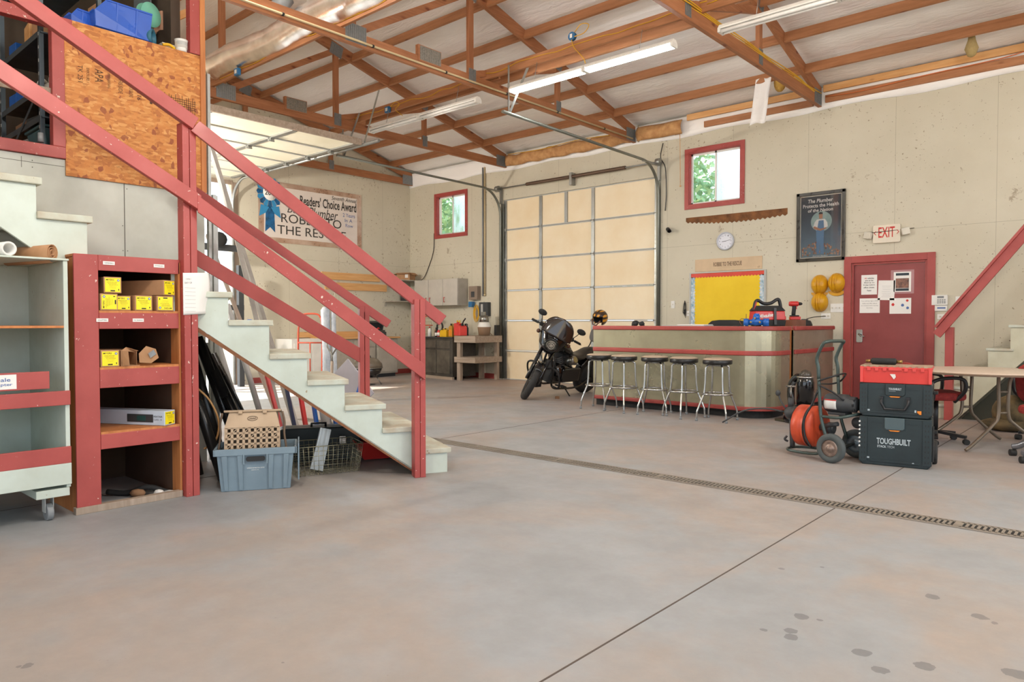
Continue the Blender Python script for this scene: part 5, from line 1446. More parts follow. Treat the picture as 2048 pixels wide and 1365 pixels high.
single(mb, 'cable_coil', YWIRE, 'coil of yellow cord hanging below the brown control box', 'cable')
# leaning dark cabinet front
t = thing('metal_cabinet', 'scorched dark steel double door cabinet by the grey stand', 'cabinet', (-11.45, 10.85, 0), R(-6))
mb = MB(); mb.box(-.62, -.3, .06, .46, .34, .88); mb.build('body', paint('scorched_steel', '5c564e', .45, .3, c2='38342f', amt=.7, scale=3), t, .004)
for a, b in ((-.58, -.12), (-.08, .38)):
    mb = MB(); mb.box(a, -.315, .12, b, -.3, .62); mb.build('door', paint('scorched_door', '70685c', .4, .3, c2='46413a', amt=.7, scale=3), t, .004)
    mb = MB(); mb.box(a, -.315, .66, b, -.3, .83); mb.build('drawer', paint('scorched_drawer', '6c645a', .4, .3, c2='46413a', amt=.7, scale=3), t, .004)
mb = MB(); mb.box(-.66, -.34, .0, .50, -.28, .06); mb.build('plinth', W_GREYX, t, .003)
mb = MB(); mb.box(-.66, -.34, .88, .50, .36, .905); mb.build('top', DGREY, t, .004)
# grey timber stand
t = thing('wooden_stand', 'grey two tier timber stand left of the closed overhead door', 'stand', (-10.72, 10.85, 0))
for bx, nm in (((-.16, -.36, 0, -.06, -.28, .86), 'leg'), ((-.16, .3, 0, -.06, .38, .86), 'leg'), ((.30, .3, 0, .38, .38, .86), 'leg')):
    mb = MB(); mb.box(*bx); mb.build(nm, W_GREY, t, .004)
for z in (.80, .38):
    mb = MB(); mb.box(-.2, -.40, z, .42, .42, z + .14 if z > .5 else z + .12); mb.build('shelf', W_GREYX, t, .004)
# bottles and cans on the dark cabinet
TZ = .906
def bottle(loc, lab, m, lm=None, h=.24, r=.045, cap=BLACK, name='bottle', jug=False, rz=0):
    t = thing(name, lab, 'bottle', loc, rz)
    mb = MB()
    if jug:
        mb.cbox((0, 0, h * .35), (r * 2.2, r * 1.3, h * .7)); mb.taper((0, 0, h * .7), (r * 2.2, r * 1.3), (r * .8, r * .8), h * .16)
        mb.tube([(r * .95, 0, h * .62), (r * 1.05, 0, h * .95), (r * .3, 0, h * .98)], .011, 8)
    else: mb.lathe([(r, 0), (r, h * .6), (r * .85, h * .72), (r * .35, h * .84), (r * .35, h * .9)], 16)
    mb.build('body', m, t, .006 if jug else 0)
    mb = MB(); mb.cyl((0, 0, h * .86), (0, 0, h), r * .42, 12); mb.build('cap', cap, t)
    if lm:
        mb = MB()
        if jug: mb.box(-r * .9, -r * .66, h * .1, r * .9, -r * .655, h * .55)
        else: mb.lathe([(r * 1.01, h * .12), (r * 1.01, h * .52)], 16)
        mb.build('label', lm, t)
    return t
GOLD = paint('gold_jug', 'b98a2c', .4); ORL = paint('orange_label', 'e08a1a', .5)
bottle((-11.00, 10.62, TZ), 'gold motor oil jug with orange label, nearest the red petrol can', GOLD, ORL, .29, .055, BLACK, jug=True)
bottle((-11.22, 10.66, TZ), 'second gold motor oil jug with orange label', GOLD, ORL, .29, .055, BLACK, jug=True)
bottle((-10.98, 10.85, TZ), 'dark jug with white label behind the petrol can', DGREY, LGREY, .29, .055, BLACK, jug=True)
bottle((-11.36, 10.62, TZ), 'yellow jug with black cap on the dark cabinet', YELLOW, None, .19, .05, BLACK, jug=True)
bottle((-11.48, 10.64, TZ), 'second yellow jug left of the gold jugs', YELLOW, None, .18, .05, BLACK, jug=True)
bottle((-11.62, 10.66, TZ), 'red and white spray bottle on the dark cabinet', REDBR, PAPER, .18, .035, WHITEP)
bottle((-12.02, 10.75, TZ), 'white spray bottle with red nozzle at the left of the dark cabinet', WHITEP, None, .22, .04, REDPL)
bottle((-11.74, 10.70, TZ), 'black bottle with white label between the sprays', BLACK, PAPER, .17, .035, BLACK)
bottle((-11.84, 10.78, TZ), 'dark brown bottle among the cleaners', CARDD, None, .2, .035, BLACK)
flatbox((-11.70, 10.95, TZ), (.16, .1, .15), INK, 'storage_box', 'small black box behind the cleaners', 'box')
mb = MB(); mb.cyl((0, 0, 0), (0, 0, .01), .03, 10); mb.tube([(-.02, 0, .01), (-.03, 0, .18), (-.035, 0, .36)], [.012, .014, .018], 8); mb.tube([(.02, 0, .01), (.03, 0, .18), (.035, 0, .36)], [.012, .014, .018], 8)
single(mb, 'bolt_cutter', [YELLOW], 'pair of yellow and black cutter handles standing behind the jugs', 'tool', (-11.33, 10.98, TZ))
t = thing('wire_rack', 'brass wire rack with orange shelves behind the stair post', 'rack', (-12.28, 10.9, TZ))
mb = MB()
for i in range(8): mb.tube([(-.2 + i * .05, 0, 0), (-.2 + i * .05, 0, .62)], .004, 5)
for j in range(9): mb.tube([(-.2, 0, .05 + j * .07), (.16, 0, .05 + j * .07)], .004, 5)
mb.build('grid', WIREM, t)
for z in (.24, .44):
    mb = MB(); mb.box(-.2, -.1, z, .2, .0, z + .02); mb.build('shelf', ORANGE, t)
mb = MB(); mb.tube([(-11.9 + .09 * math.cos(R(a)), 10.95, TZ + .22 + .1 * math.sin(R(a))) for a in range(0, 360, 20)], .02, 8, True); mb.box(-12.0, 10.9, TZ, -11.8, 11.0, TZ + .12)
single(mb, 'vise', BLACKM, 'dark ring shaped tool standing behind the cleaners', 'tool')
# petrol can
t = thing('petrol_can', 'red plastic petrol can with black spout on the dark cabinet', 'can', (-10.80, 10.52, .945), R(-15))
mb = MB(); mb.M = Matrix(((1, 0, 0, 0), (0, 0, 1, 0), (0, 1, 0, 0), (0, 0, 0, 1)))
mb.prism([(-.13, 0), (.13, 0), (.13, .17), (.10, .20), (-.02, .235), (-.06, .235), (-.07, .26), (-.13, .26)], -.09, .09); mb.build('body', REDBR, t, .016, seg=3)
mb = MB(); mb.box(-.10, -.03, .235, .03, .03, .255); mb.build('handle', REDBR, t, .008)
mb = MB(); mb.cyl((.07, 0, .20), (.09, 0, .24), .03, 12); mb.curve([(.09, 0, .24), (.13, 0, .30), (.18, 0, .33), (.21, 0, .36)], .014, 8); mb.build('spout', BLACK, t)
mb = MB(); mb.cyl((-.10, 0, .25), (-.10, 0, .285), .028, 12); mb.build('cap', REDPL, t)
# shop light / sprayer on the stand
t = thing('high_bay_lamp', 'grey ribbed lamp housing standing on the timber stand', 'lamp', (-10.52, 10.95, .945))
mb = MB(); mb.lathe([(.12, 0), (.14, .17), (.145, .18)], 24); mb.build('reflector', paint('tan_reflector', '9c8068', .4), t)
mb = MB(); mb.lathe([(.145, .18), (.12, .26), (.10, .28)], 24, None, False); mb.build('ribbed_collar', WHITEP, t)
mb = MB(); mb.lathe([(.10, .28), (.095, .36), (.075, .42), (0, .43)], 24); mb.box(-.09, -.02, .42, .03, .02, .50); mb.build('ballast_housing', STEELB, t)
flatbox((-10.33, 11.15, .945), (.07, .12, .22), BLACKM, 'charger', 'black charger standing beside the lamp housing', 'charger')
tube_thing('cable', 'brown cord hanging from the breaker box to the stand', 'cable', [(-10.75, YR - .05, 1.36), (-10.74, YR - .1, 1.2), (-10.6, YR - .2, 1.05), (-10.45, YR - .25, .95)], .007, CARDD, 6, sub=4)

# hand truck, wrapped poles, shovel, barbecue on the floor in front
HT = paint('orange_red_truck_paint', 'c8543a', .4)
t = thing('hand_truck', 'orange red hand truck standing before the sun-whitened cabinet', 'hand truck', (-10.5, 6.72, 0), R(42))
for s_ in (-1, 1):
    mb = MB(); mb.curve([(s_ * .2, -.04, .12), (s_ * .2, 0, .6), (s_ * .2, .03, 1.1), (s_ * .17, .05, 1.3)], .016, 8); mb.build('side_rail', HT, t)
mb = MB(); mb.curve([(-.17, .05, 1.3), (-.1, .06, 1.36), (.1, .06, 1.36), (.17, .05, 1.3)], .016, 8); mb.build('handle', HT, t)
for z in (.3, .88):
    mb = MB(); mb.tube([(-.2, .0, z), (.2, .0, z)], .013, 8); mb.build('crossbar', HT, t)
mb = MB(); mb.tube([(0, 0, .3), (0, 0, .88)], .011, 8); mb.build('strut', HT, t)
mb = MB(); mb.box(-.2, -.25, .02, .2, -.02, .03); mb.build('toe_plate', HT, t)
for s_ in (-1, 1):
    mb = MB(); mb.tube([(s_ * .25, .06, .13), (s_ * .19, .06, .13)], .13, 20); mb.build('wheel', RUBBER, t, .01)
    mb = MB(); mb.tube([(s_ * .2, 0, .5), (s_ * .2, .14, .13)], .01, 6); mb.build('brace', HT, t)
WRAP = paint('clear_plastic_wrap', 'c8cdd4', .25, c2='9aa4b0', amt=.7, scale=9)
for i, (dx, r, h, lab) in enumerate(((0, .07, 1.46, 'tall bundle in clear plastic wrap left of the shovel'), (.12, .04, 1.42, 'slim wrapped bundle touching the tall one'))):
    mb = MB(); mb.tube([(dx * .2, 0, 0), (0, 0, h * .5), (-.06, .02, h - .05), (-.06, .02, h)], [r, r * .9, r, r * .5], 12)
    single(mb, 'wrapped_bundle', WRAP, lab, 'bundle', (-9.42 + dx * .75, 6.32 + dx * .66, 0))
t = thing('shovel', 'shovel with wooden shaft and steel D handle behind the steps', 'shovel', (-8.53, 5.79, 0), R(42), rot=(R(-6), 0, R(42)))
mb = MB(); mb.cyl((0, 0, .1), (0, 0, .68), .02, 10); mb.build('shaft', W_GREY, t)
mb = MB(); mb.tube([(0, 0, .66), (0, 0, .76), (-.07, 0, .88), (-.085, 0, .96), (.085, 0, .96), (.07, 0, .88), (0, 0, .77)], .012, 8); mb.build('grip', STEELB, t)
mb = MB(); mb.box(-.12, -.005, 0, .12, .005, .22); mb.build('blade', STEELB, t, .004)
t = thing('kettle_barbecue', 'dusty black kettle barbecue lying low by the cabinets', 'barbecue', (-11.4, 8.58, 0), R(20))
mb = MB(); mb.lathe([(0, .13), (.15, .16), (.25, .24), (.285, .335)], 28); mb.build('bowl', BLACKG, t)
mb = MB(); mb.lathe([(.29, .34), (.28, .42), (.2, .50), (.10, .53), (0, .535)], 28); mb.build('lid', paint('dusty_kettle_lid', '4a443c', .35, c2='7c7060', amt=.7, scale=2), t)
mb = MB(); mb.tube([(.29 * math.cos(R(a)), .29 * math.sin(R(a)), .337) for a in range(0, 360, 12)], .01, 6, True); mb.build('rim', STEELB, t)
mb = MB(); mb.tube([(-.07, 0, .53), (-.06, 0, .565), (.06, 0, .565), (.07, 0, .53)], .01, 6); mb.build('handle', BLACKM, t)
for a in (20, 140, 260):
    mb = MB(); mb.tube([(.16 * math.cos(R(a)), .16 * math.sin(R(a)), .18), (.27 * math.cos(R(a)), .27 * math.sin(R(a)), .01)], .012, 8); mb.build('leg', STEELB, t)
mb = MB(); mb.lathe([(0, 0), (.15, .01), (.15, .015)], 20); mb.build('ash_pan', DGREY, t)

# ================================================================== FLOOR DRAIN
t = thing('trench_drain', 'long slotted trench drain grate across the floor', 'drain', (-3.4, 4.99, 0))
X0, X1 = -8.0, 2.2
mb = MB(); mb.box(X0 + 3.4, -.076, .0005, X1 + 3.4, .076, .0025); mb.build('trench', BLACKM, t)
mb = MB(); mb.box(X0 + 3.4, -.085, .0005, X1 + 3.4, -.066, .006); mb.box(X0 + 3.4, .066, .0005, X1 + 3.4, .085, .006); mb.build('frame', paint('drain_frame', '8a8177', .6), t)
sec = 1.02; k = 0; x = X0; first = None
GR = paint('cast_grate', '8f867a', .6, c2='776e63', amt=.6)
while x < X1 - .1:
    mb = MB(); n_ = 34
    for i in range(n_): a = i * sec / n_; mb.box(a, -.062, .002, a + sec / n_ * .5, .062, .0065)
    mb.box(0, -.066, .002, sec - .004, -.05, .0065); mb.box(0, .05, .002, sec - .004, .066, .0065); mb.box(0, -.06, .002, .03, .06, .0066)
    if first is None: first = mb.build('grate_section', GR, t); o = first
    else: o = first.copy(); COL.objects.link(o); o.parent = t
    o.location = (x + 3.4, 0, 0); x += sec

# ================================================================== COUNTER
def arc_path():
    p = [(-6.14, 8.72), (-3.88, 8.72)]
    for a in range(-80, 1, 10): p.append((-3.88 + .38 * math.cos(R(a)), 9.10 + .38 * math.sin(R(a))))
    p.append((-3.5, 9.39)); return p
def offs(p, d):
    out = []
    for i, (x, y) in enumerate(p):
        a = p[max(i - 1, 0)]; b = p[min(i + 1, len(p) - 1)]
        t = Vector((b[0] - a[0], b[1] - a[1], 0)).normalized()
        out.append((x + t.y * d, y - t.x * d))
    return out
CP = arc_path()
t = thing('bar_counter', 'long metal clad counter with red rails and a rounded corner', 'counter', (-4.9, 9.0, 0))
c = Matrix.Translation((4.9, -9.0, 0))
def cwall(name, m, d0, d1, z0, z1, P=CP, par=t, cc=c, bevel=.0):
    mb = MB(cc); o = offs(P, d1); i = offs(P, d0); mb.prism(o + i[::-1], z0, z1); return mb.build(name, m, par, bevel, seg=3)
cwall('front_panel', BRUSH, -.03, 0, .15, 1.12)
cwall('kick_board', BLACKM, -.10, -.08, 0, .12)
cwall('red_rail', RED, -.03, .022, .098, .152, bevel=.012); cwall('red_rail', RED, -.005, .022, .80, .86, bevel=.012); cwall('top_rail', RED, -.03, .03, 1.115, 1.172, bevel=.014)
cwall('counter_top', paint('laminate_top', 'b9aa98', .35), -.62, -.02, 1.135, 1.17)
mb = MB(c); mb.box(-6.14, 8.75, .12, -6.11, 9.3, 1.135); mb.build('end_panel', W_PLY, t)
mb = MB(c); mb.box(-6.12, 8.76, .1, -4.12, 9.28, .12); mb.build('bottom_board', W_PLY, t)
t2 = thing('bar_counter', 'short metal clad counter section between the rounded counter and the wall', 'counter', (-3.8, 10.3, 0))
c2 = Matrix.Translation((3.8, -10.3, 0)); P2 = [(-3.5, 9.53), (-3.5, 11.10)]
cwall('front_panel', BRUSH, -.03, 0, .15, 1.12, P2, t2, c2); cwall('kick_board', BLACKM, -.10, -.08, 0, .12, P2, t2, c2)
cwall('red_rail', RED, -.03, .022, .098, .152, P2, t2, c2, .012); cwall('red_rail', RED, -.005, .022, .80, .86, P2, t2, c2, .012); cwall('top_rail', RED, -.03, .03, 1.115, 1.172, P2, t2, c2, .014)
cwall('counter_top', paint('laminate_top2', 'a08a74', .35), -.6, -.02, 1.135, 1.17, P2, t2, c2)
mb = MB(c2); mb.box(-4.08, 9.53, .0, -3.51, 9.55, 1.135); mb.build('end_panel', W_PLY, t2)
CT = 1.171

# ------------------------------------------------------------------ stools
t = thing('bar_stool', 'x', 'stool', (0, 0, 0), group='chrome bar stools along the counter')
mb = MB(); mb.lathe([(0, .70), (.16, .70), (.176, .706), (.18, .715), (.18, .752), (.174, .758)], 32); mb.build('seat_band', paint('black_vinyl', '1e1d1c', .35), t)
mb = MB(); mb.lathe([(.176, .757), (.172, .765), (.14, .776), (.07, .782), (0, .783)], 32); mb.build('seat_cushion', paint('tan_vinyl', 'b9a48e', .5, c2='a8937c', amt=.5), t)
mb = MB(); mb.lathe([(0, .68), (.12, .68), (.12, .70), (0, .70)], 20); mb.build('seat_plate', STEELB, t)
for k in range(4):
    a = R(90 * k + 45); ca, sa = math.cos(a), math.sin(a)
    pr = [(.05, .688), (.105, .688), (.135, .675), (.15, .645), (.158, .45), (.172, .335), (.19, .29), (.255, .13), (.262, .10), (.268, .01)]
    mb = MB(); mb.curve([(r * ca, r * sa, z) for r, z in pr], .0125, 8, 3); leg = mb.build('leg', CHROME, t)
    mb = MB(); mb.cyl((.268 * ca, .268 * sa, 0), (.268 * ca, .268 * sa, .03), .017, 10); mb.build('foot_cap', MGREY, leg)
mb = MB(); mb.tube([(.187 * math.cos(R(a)), .187 * math.sin(R(a)), .335) for a in range(0, 360, 12)], .0125, 8, True); mb.build('foot_ring', CHROME, t)
SP = [(-5.83, 8.42, 8, 'leftmost bar stool, next to the motorcycle'), (-5.37, 8.35, -12, 'second bar stool from the left, close beside the first'), (-4.92, 8.40, 20, 'third and middle bar stool of the five'),
      (-4.48, 8.38, -25, 'fourth bar stool from the left with a nick in its top'), (-4.00, 8.34, 4, 'rightmost bar stool, before the rounded counter corner')]
for i, (x, y, a, lab) in enumerate(SP):
    o = t if i == 0 else dup(t); o.location = (x, y, 0); o.rotation_euler = (0, 0, R(a)); o['label'] = lab

# ------------------------------------------------------------------ things on the counter
flatbox((-4.75, 8.98, CT), (.62, .32, .012), LGREY, 'folder', 'grey papers lying flat on the counter', 'folder', .06, bevel=.001)
flatbox((-4.65, 9.0, CT + .0125), (.40, .26, .010), PAPER, 'paper_stack', 'white paper stack on the grey papers', 'paper', .02, bevel=.001)
mb = MB(); mb.curve([(-.10, 0, .0), (-.09, 0, .05), (-.03, 0, .07), (.02, 0, .045), (.08, 0, .055), (.1, 0, .0)], [.01] * 26, 6); mb.ball((-.05, 0, .03), .05, .04, .035); mb.ball((.06, 0, .028), .045, .04, .03)
single(mb, 'safety_goggles', BLACKM, 'black goggles lying on the left part of the counter', 'goggles', (-5.55, 9.0, CT))
t = thing('office_chair', 'black office chair behind the counter, only its back showing', 'chair', (-4.75, 10.2, 0))
mb = MB(); mb.loft([[(.33 * math.cos(a) * s_, .05 * math.sin(a) + .02, z) for a in [2 * PI * k / 20 for k in range(20)]] for z, s_ in ((.78, .9), (.95, 1.0), (1.12, 1.0), (1.20, .93), (1.245, .75), (1.258, .4))]); mb.build('backrest', BLACKM, t)
mb = MB(); mb.M = Matrix.Translation((0, -.28, .46)); mb.prism(rrect(.5, .48, .1), 0, .09); mb.build('seat', BLACKM, t, .03)
mb = MB(); mb.cyl((0, -.28, .1), (0, -.28, .47), .03, 10); mb.box(-.03, -.1, .46, .03, .06, .8); mb.build('column', BLACK, t)
for k in range(5):
    a = 2 * PI * k / 5; mb = MB(); mb.beam((0, -.28, .1), (.28 * math.cos(a), -.28 + .28 * math.sin(a), .08), .05, .03); mb.ball((.28 * math.cos(a), -.28 + .28 * math.sin(a), .03), .03); mb.build('leg', BLACK, t)
# blue valve / pump
BV = paint('glossy_blue_casting', '1c62b8', .25)
t = thing('backflow_valve', 'blue cast backflow valve assembly on the counter corner', 'valve', (-3.80, 9.02, CT), R(20))
mb = MB(); mb.cyl((-.15, 0, .05), (-.09, 0, .05), .05, 18); mb.cyl((.09, 0, .05), (.16, 0, .05), .052, 18); mb.cyl((-.1, 0, .05), (.1, 0, .05), .035, 16); mb.ball((0, 0, .06), .065, .05, .055); mb.build('valve_body', BV, t)
mb = MB(); mb.cyl((0, 0, .08), (.01, 0, .15), .042, 14); mb.cyl((.01, 0, .14), (.012, 0, .165), .03, 10); mb.build('bonnet', BV, t)
mb = MB(); mb.cyl((.162, 0, .05), (.163, 0, .05), .038, 16); mb.build('port_opening', BLACKM, t)
for x in (-.06, .05, -.01):
    mb = MB(); mb.cyl((x, -.05, .05 + .05 * (x == -.01)), (x, -.075, .055 + .05 * (x == -.01)), .012, 8); mb.build('test_cock', paint('brass', 'a88a4a', .3, .9), t)
mb = MB(); mb.curve([(-.1, .0, .09), (-.18, .0, .095), (-.20, 0, .06), (-.17, 0, .01)], .004, 6); mb.tube([(-.12, 0, .09), (-.12, 0, .16)], .004, 6); mb.build('pipe', paint('rusty_wire', '7a4a2c', .6), t)
for i in range(5):
    mb = MB(); mb.cyl((0, 0, 0), (0, 0, .012), .012, 6); single(mb, 'pipe_fitting', [BLACKM, CHROME, GALV][i % 3], ['dark', 'shiny', 'grey', 'small dark', 'small bright'][i] + ' loose fitting lying before the blue valve', 'fitting', (-3.95 + .07 * i, 8.84 + .015 * i, CT))
# red/black tool bag
t = thing('tool_bag', 'red and black tool bag with a moulded carry handle on the counter', 'tool bag', (-3.80, 9.38, CT + .001), R(50))
mb = MB(); mb.taper((0, 0, .0), (.40, .22), (.42, .24), .08); mb.build('base_tray', BLACKM, t, .01)
mb = MB(); mb.taper((0, 0, .08), (.41, .23), (.40, .20), .12); mb.build('body', REDPL, t, .012)
mb = MB(); mb.taper((0, 0, .20), (.42, .22), (.34, .10), .07); mb.build('top_flap', BLACKM, t, .01)
mb = MB(); mb.curve([(-.19, 0, .20), (-.17, 0, .31), (-.13, 0, .34), (-.05, 0, .30), (.05, 0, .305), (.13, 0, .35), (.17, 0, .34), (.20, 0, .20)], .022, 10); mb.build('handle', BLACK, t)
mb = MB(); mb.add([(-.2, -.03, .2), (-.2, .03, .2), (-.165, .03, .32), (-.165, -.03, .32)], [(0, 1, 2, 3)]); mb.build('side_tab', REDPL, t, solid=.01)
for x in (.05,):
    mb = MB(); mb.beam((x, -.13, .02), (x, -.115, .24), .035, .006, (0, 1, 0)); mb.build('strap', DGREY, t)
mb = MB(); mb.M = Matrix.Translation((-.17, -.114, .10)) @ Matrix.Rotation(R(84), 4, 'X') @ Matrix.Rotation(R(8), 4, 'Z'); mb.text('Milwaukee', .2, .05, .004, shear=.4, bold=.02); mb.build('lettering', WHITEP, t)
# brown drawer / tray with drill and battery
t = thing('wooden_tray', 'shallow brown wooden tray carrying a red drill', 'tray', (-3.78, 10.05, CT), R(8))
mb = MB(); ring(mb, .36, .56, 0, .36, .56, .085); mb.add([(-.18, -.28, .003), (.18, -.28, .003), (.18, .28, .003), (-.18, .28, .003)], [(0, 1, 2, 3)]); mb.build('tray_body', paint('brown_laminate', '7a4a34', .4), t, solid=.012)
mb = MB(); mb.box(-.17, -.27, .07, .17, .27, .08); mb.build('insert', paint('tray_insert', '6a4434', .5), t)
t = thing('cordless_drill', 'red and black cordless drill standing on its battery', 'drill', (-3.74, 10.16, CT + .086), R(35))
mb = MB(); mb.box(-.05, -.045, 0, .09, .045, .045); mb.build('battery', REDPL, t, .008)
mb = MB(); mb.box(-.045, -.04, .045, .07, .04, .065); mb.build('battery_shoe', BLACKM, t, .006)
mb = MB(); mb.loft([[(cx + .028 * math.cos(a), .022 * math.sin(a), z) for a in [2 * PI * k / 12 for k in range(12)]] for z, cx in ((.06, .0), (.10, .002), (.16, .008), (.2, .01))]); mb.build('grip', BLACKM, t)
mb = MB(); mb.M = Matrix.Translation((.01, 0, .225)) @ Matrix.Rotation(R(90), 4, 'Y'); mb.lathe([(0, -.075), (.03, -.07), (.036, -.04), (.036, .04), (.03, .055), (0, .056)], 16); mb.build('motor_housing', REDPL, t)
mb = MB(); mb.M = Matrix.Translation((.01, 0, .225)) @ Matrix.Rotation(R(90), 4, 'Y'); mb.lathe([(0, .055), (.024, .055), (.02, .095), (.008, .11), (0, .112)], 14); mb.build('chuck', BLACKM, t)
mb = MB(); mb.box(.03, -.008, .15, .045, .008, .2); mb.build('trigger', REDPL, t, .003)
mb = MB(); mb.box(-.05, -.04, 0, .05, .04, .05); mb.box(-.04, -.035, .05, .04, .035, .065); single(mb, 'battery', REDPL, 'red battery pack left of the drill on the brown tray', 'battery', (-3.80, 9.88, CT + .086), R(40), bevel=.008)
t = thing('charger', 'black battery charger on the counter near the wall socket', 'charger', (-3.78, 10.72, CT), R(10))
mb = MB(); mb.taper((0, 0, 0), (.2, .22), (.14, .16), .08); mb.build('body', BLACKM, t, .015)
mb = MB(); mb.box(-.04, -.06, .08, .04, .06, .1); mb.build('dock', DGREY, t, .005)
tube_thing('cable', 'black cord from the charger to the wall socket', 'cable', [(-3.8, 10.72, CT + .06), (-3.82, 10.9, 1.27), (-3.78, 11.1, 1.30), (-3.69, 11.3, 1.315), (-3.69, YR - .035, 1.315)], .006, BLACK, 6, sub=5)

# ================================================================== WALL ITEMS
Y0 = YR - .001
MY = Matrix(((1, 0, 0, 0), (0, 0, -1, 0), (0, 1, 0, 0), (0, 0, 0, 1)))   # local x -> +x, y -> +z, facing -y
def on(x, z, off=0): return Matrix.Translation((x, Y0 - off, z)) @ MY
# rusty two-man saw
RUST = paint('rusty_saw_blade', '8a5a30', .7, .3, c2='5e3a1e', amt=.9, scale=9)
mb = MB(); top = []; bot = []
n_ = 44
for i in range(n_ + 1):
    u = i / n_; x = -6.05 + 1.76 * u
    z = 2.945 + .0 * u - .0
    yt = 3.03 - .035 * math.sin(PI * u) * 0 + .0 * u; top.append((x, 3.035 - .01 * u))
    b = 2.945 - .05 * math.sin(PI * min(1, u * 1.05)) ** .8 - .04 * u
    bot.append((x, b + (.0 if i % 2 else .028)))
mb.M = on(0, 0, 0.002); mb.prism(top + bot[::-1], 0, .004)
single(mb, 'crosscut_saw', RUST, 'long rusty two-man crosscut saw blade fixed under the window', 'saw')
# clock
t = thing('wall_clock', 'small round white wall clock under the rusty saw', 'clock', (-5.32, Y0, 2.58))
c = Matrix.Translation((5.32, -Y0, -2.58))
mb = MB(c @ on(-5.32, 2.58)); mb.lathe([(.152, 0), (.152, .03), (.14, .04), (.128, .034), (.128, .012), (0, .012)], 36); mb.build('case', paint('pale_clock_rim', 'c8cad2', .3), t)
mb = MB(c @ on(-5.32, 2.58, .0125)); mb.lathe([(0, 0), (.127, 0), (.127, .001), (0, .001)], 36, None, False); face = mb.build('dial', paint('clock_dial', 'e2e2ea', .5, amt=.1), t)
mb = MB()
for h in range(1, 13):
    a = R(90 - 30 * h); s_ = str(h); mb.M = c @ on(-5.32 + .1 * math.cos(a) - (.012 if h > 9 else .007), 2.58 + .1 * math.sin(a) - .011, .014); mb.text(s_, .024 if h > 9 else .013, .022, .0006)
mb.build('numeral_ring', INK, t)
for nm, a, L, w_ in (('hour_hand', 262, .06, .007), ('minute_hand', 80, .095, .005)):
    mb = MB(); mb.M = c @ on(-5.32, 2.58, .016) @ Matrix.Rotation(R(90 - a), 4, 'Z'); mb.box(-.015, -w_ / 2, 0, L, w_ / 2, .001); mb.build(nm, INK, t)
# sign plank
t = thing('name_sign', 'long tan sign plank lettered above the yellow noticeboard', 'sign', (-5.28, Y0, 2.19))
c = Matrix.Translation((5.28, -Y0, -2.19))
mb = MB(c); mb.box(-5.87, Y0 - .012, 2.09, -4.69, Y0, 2.30); mb.build('board', paint('tan_sign', 'd2b795', .6), t, .002)
mb = MB(c @ on(-5.53, 2.165, .013)); mb.text('ROBBIE TO THE RESCUE', .50, .07, .001, bold=.02); mb.build('lettering', paint('sign_brown2', '6e5640', .6), t); mb = MB(); mb.M = c @ on(-4.76, 2.11, .013); mb.text('67', .035, .025, .001); mb.build('lettering', paint('sign_brown', '6e5640', .6), t)
# bulletin board
t = thing('noticeboard', 'yellow papered noticeboard with red scalloped top border', 'noticeboard', (-5.29, Y0, 1.2))
c = Matrix.Translation((5.29, -Y0, -1.2))
bx0, bx1, bz0, bz1 = -5.95, -4.64, 1.05, 2.06
mb = MB(c); mb.box(bx0, Y0 - .012, bz0, bx1, Y0 - .0, bz1); mb.build('paper_backing', YPAPER, t)
mb = MB(c)
for b in ((bx0 - .02, bz0, bx0 + .01, bz1), (bx1 - .01, bz0, bx1 + .02, bz1)): mb.box(b[0], Y0 - .025, b[1], b[2], Y0, b[3])
mb.box(bx0 - .02, Y0 - .025, bz1, bx1 + .02, Y0, bz1 + .015); mb.box(bx0 - .02, Y0 - .025, bz0 - .02, bx1 + .02, Y0, bz0)
mb.build('frame', LGREY, t, .002)
def scallop(x0, x1, depth, n):
    p = [(x0, 0), (x1, 0)]
    for i in range(n * 6, -1, -1): u = i / (n * 6); p.append((x0 + (x1 - x0) * u, -depth - .02 * abs(math.sin(PI * u * n))))
    return p
mb = MB(c @ on(0, bz1 - .002, .013)); mb.prism(scallop(bx0, bx1, .055, 24), 0, .003); mb.build('scalloped_border', paint('red_border', 'd6402c', .5), t)
FLORAL = paint('patterned_border', 'd4dce0', .5, c2='5f8fa8', amt=.9, scale=22)
for x, sg in ((bx0, 1), (bx1, -1)):
    mb = MB(c @ on(x, bz1 - .06, .013) @ Matrix.Rotation(R(-90), 4, 'Z')); mb.M = mb.M @ Matrix.Diagonal((1, -sg, 1, 1)); mb.prism(scallop(0, .95, .07, 17), 0, .003); mb.build('scalloped_border', FLORAL, t)
# framed poster
px0, px1, pz0, pz1 = -4.14, -3.42, 2.16, 3.22
t = thing('framed_poster', 'black framed poster of a plumber before the moon', 'picture', ((px0 + px1) / 2, Y0, pz0))
c = Matrix.Translation((-(px0 + px1) / 2, -Y0, -pz0))
mb = MB(c)
for b in ((px0, pz0, px0 + .05, pz1), (px1 - .05, pz0, px1, pz1), (px0, pz0, px1, pz0 + .05), (px0, pz1 - .05, px1, pz1)): mb.box(b[0], Y0 - .035, b[1], b[2], Y0, b[3])
mb.build('frame', paint('dark_bronze_frame', '2c2822', .3, c2='4a4438', amt=.5), t, .006)
mb = MB(c); mb.box(px0 + .045, Y0 - .012, pz0 + .045, px1 - .045, Y0 - .002, pz1 - .045); mb.build('mat_board', OFFW, t)
PB = NT('poster_night_sky'); _s = PB.sep(PB.coord()); PB = PB.out(PB.ramp(PB.math('ADD', _s[2], PB.math('MULTIPLY', PB.noise(PB.coord(), 4, 4), .25)), [(0.15, '6d8590'), (0.45, '5c6f80'), (0.8, '3c4650'), (1.0, '343a42')]), .4)
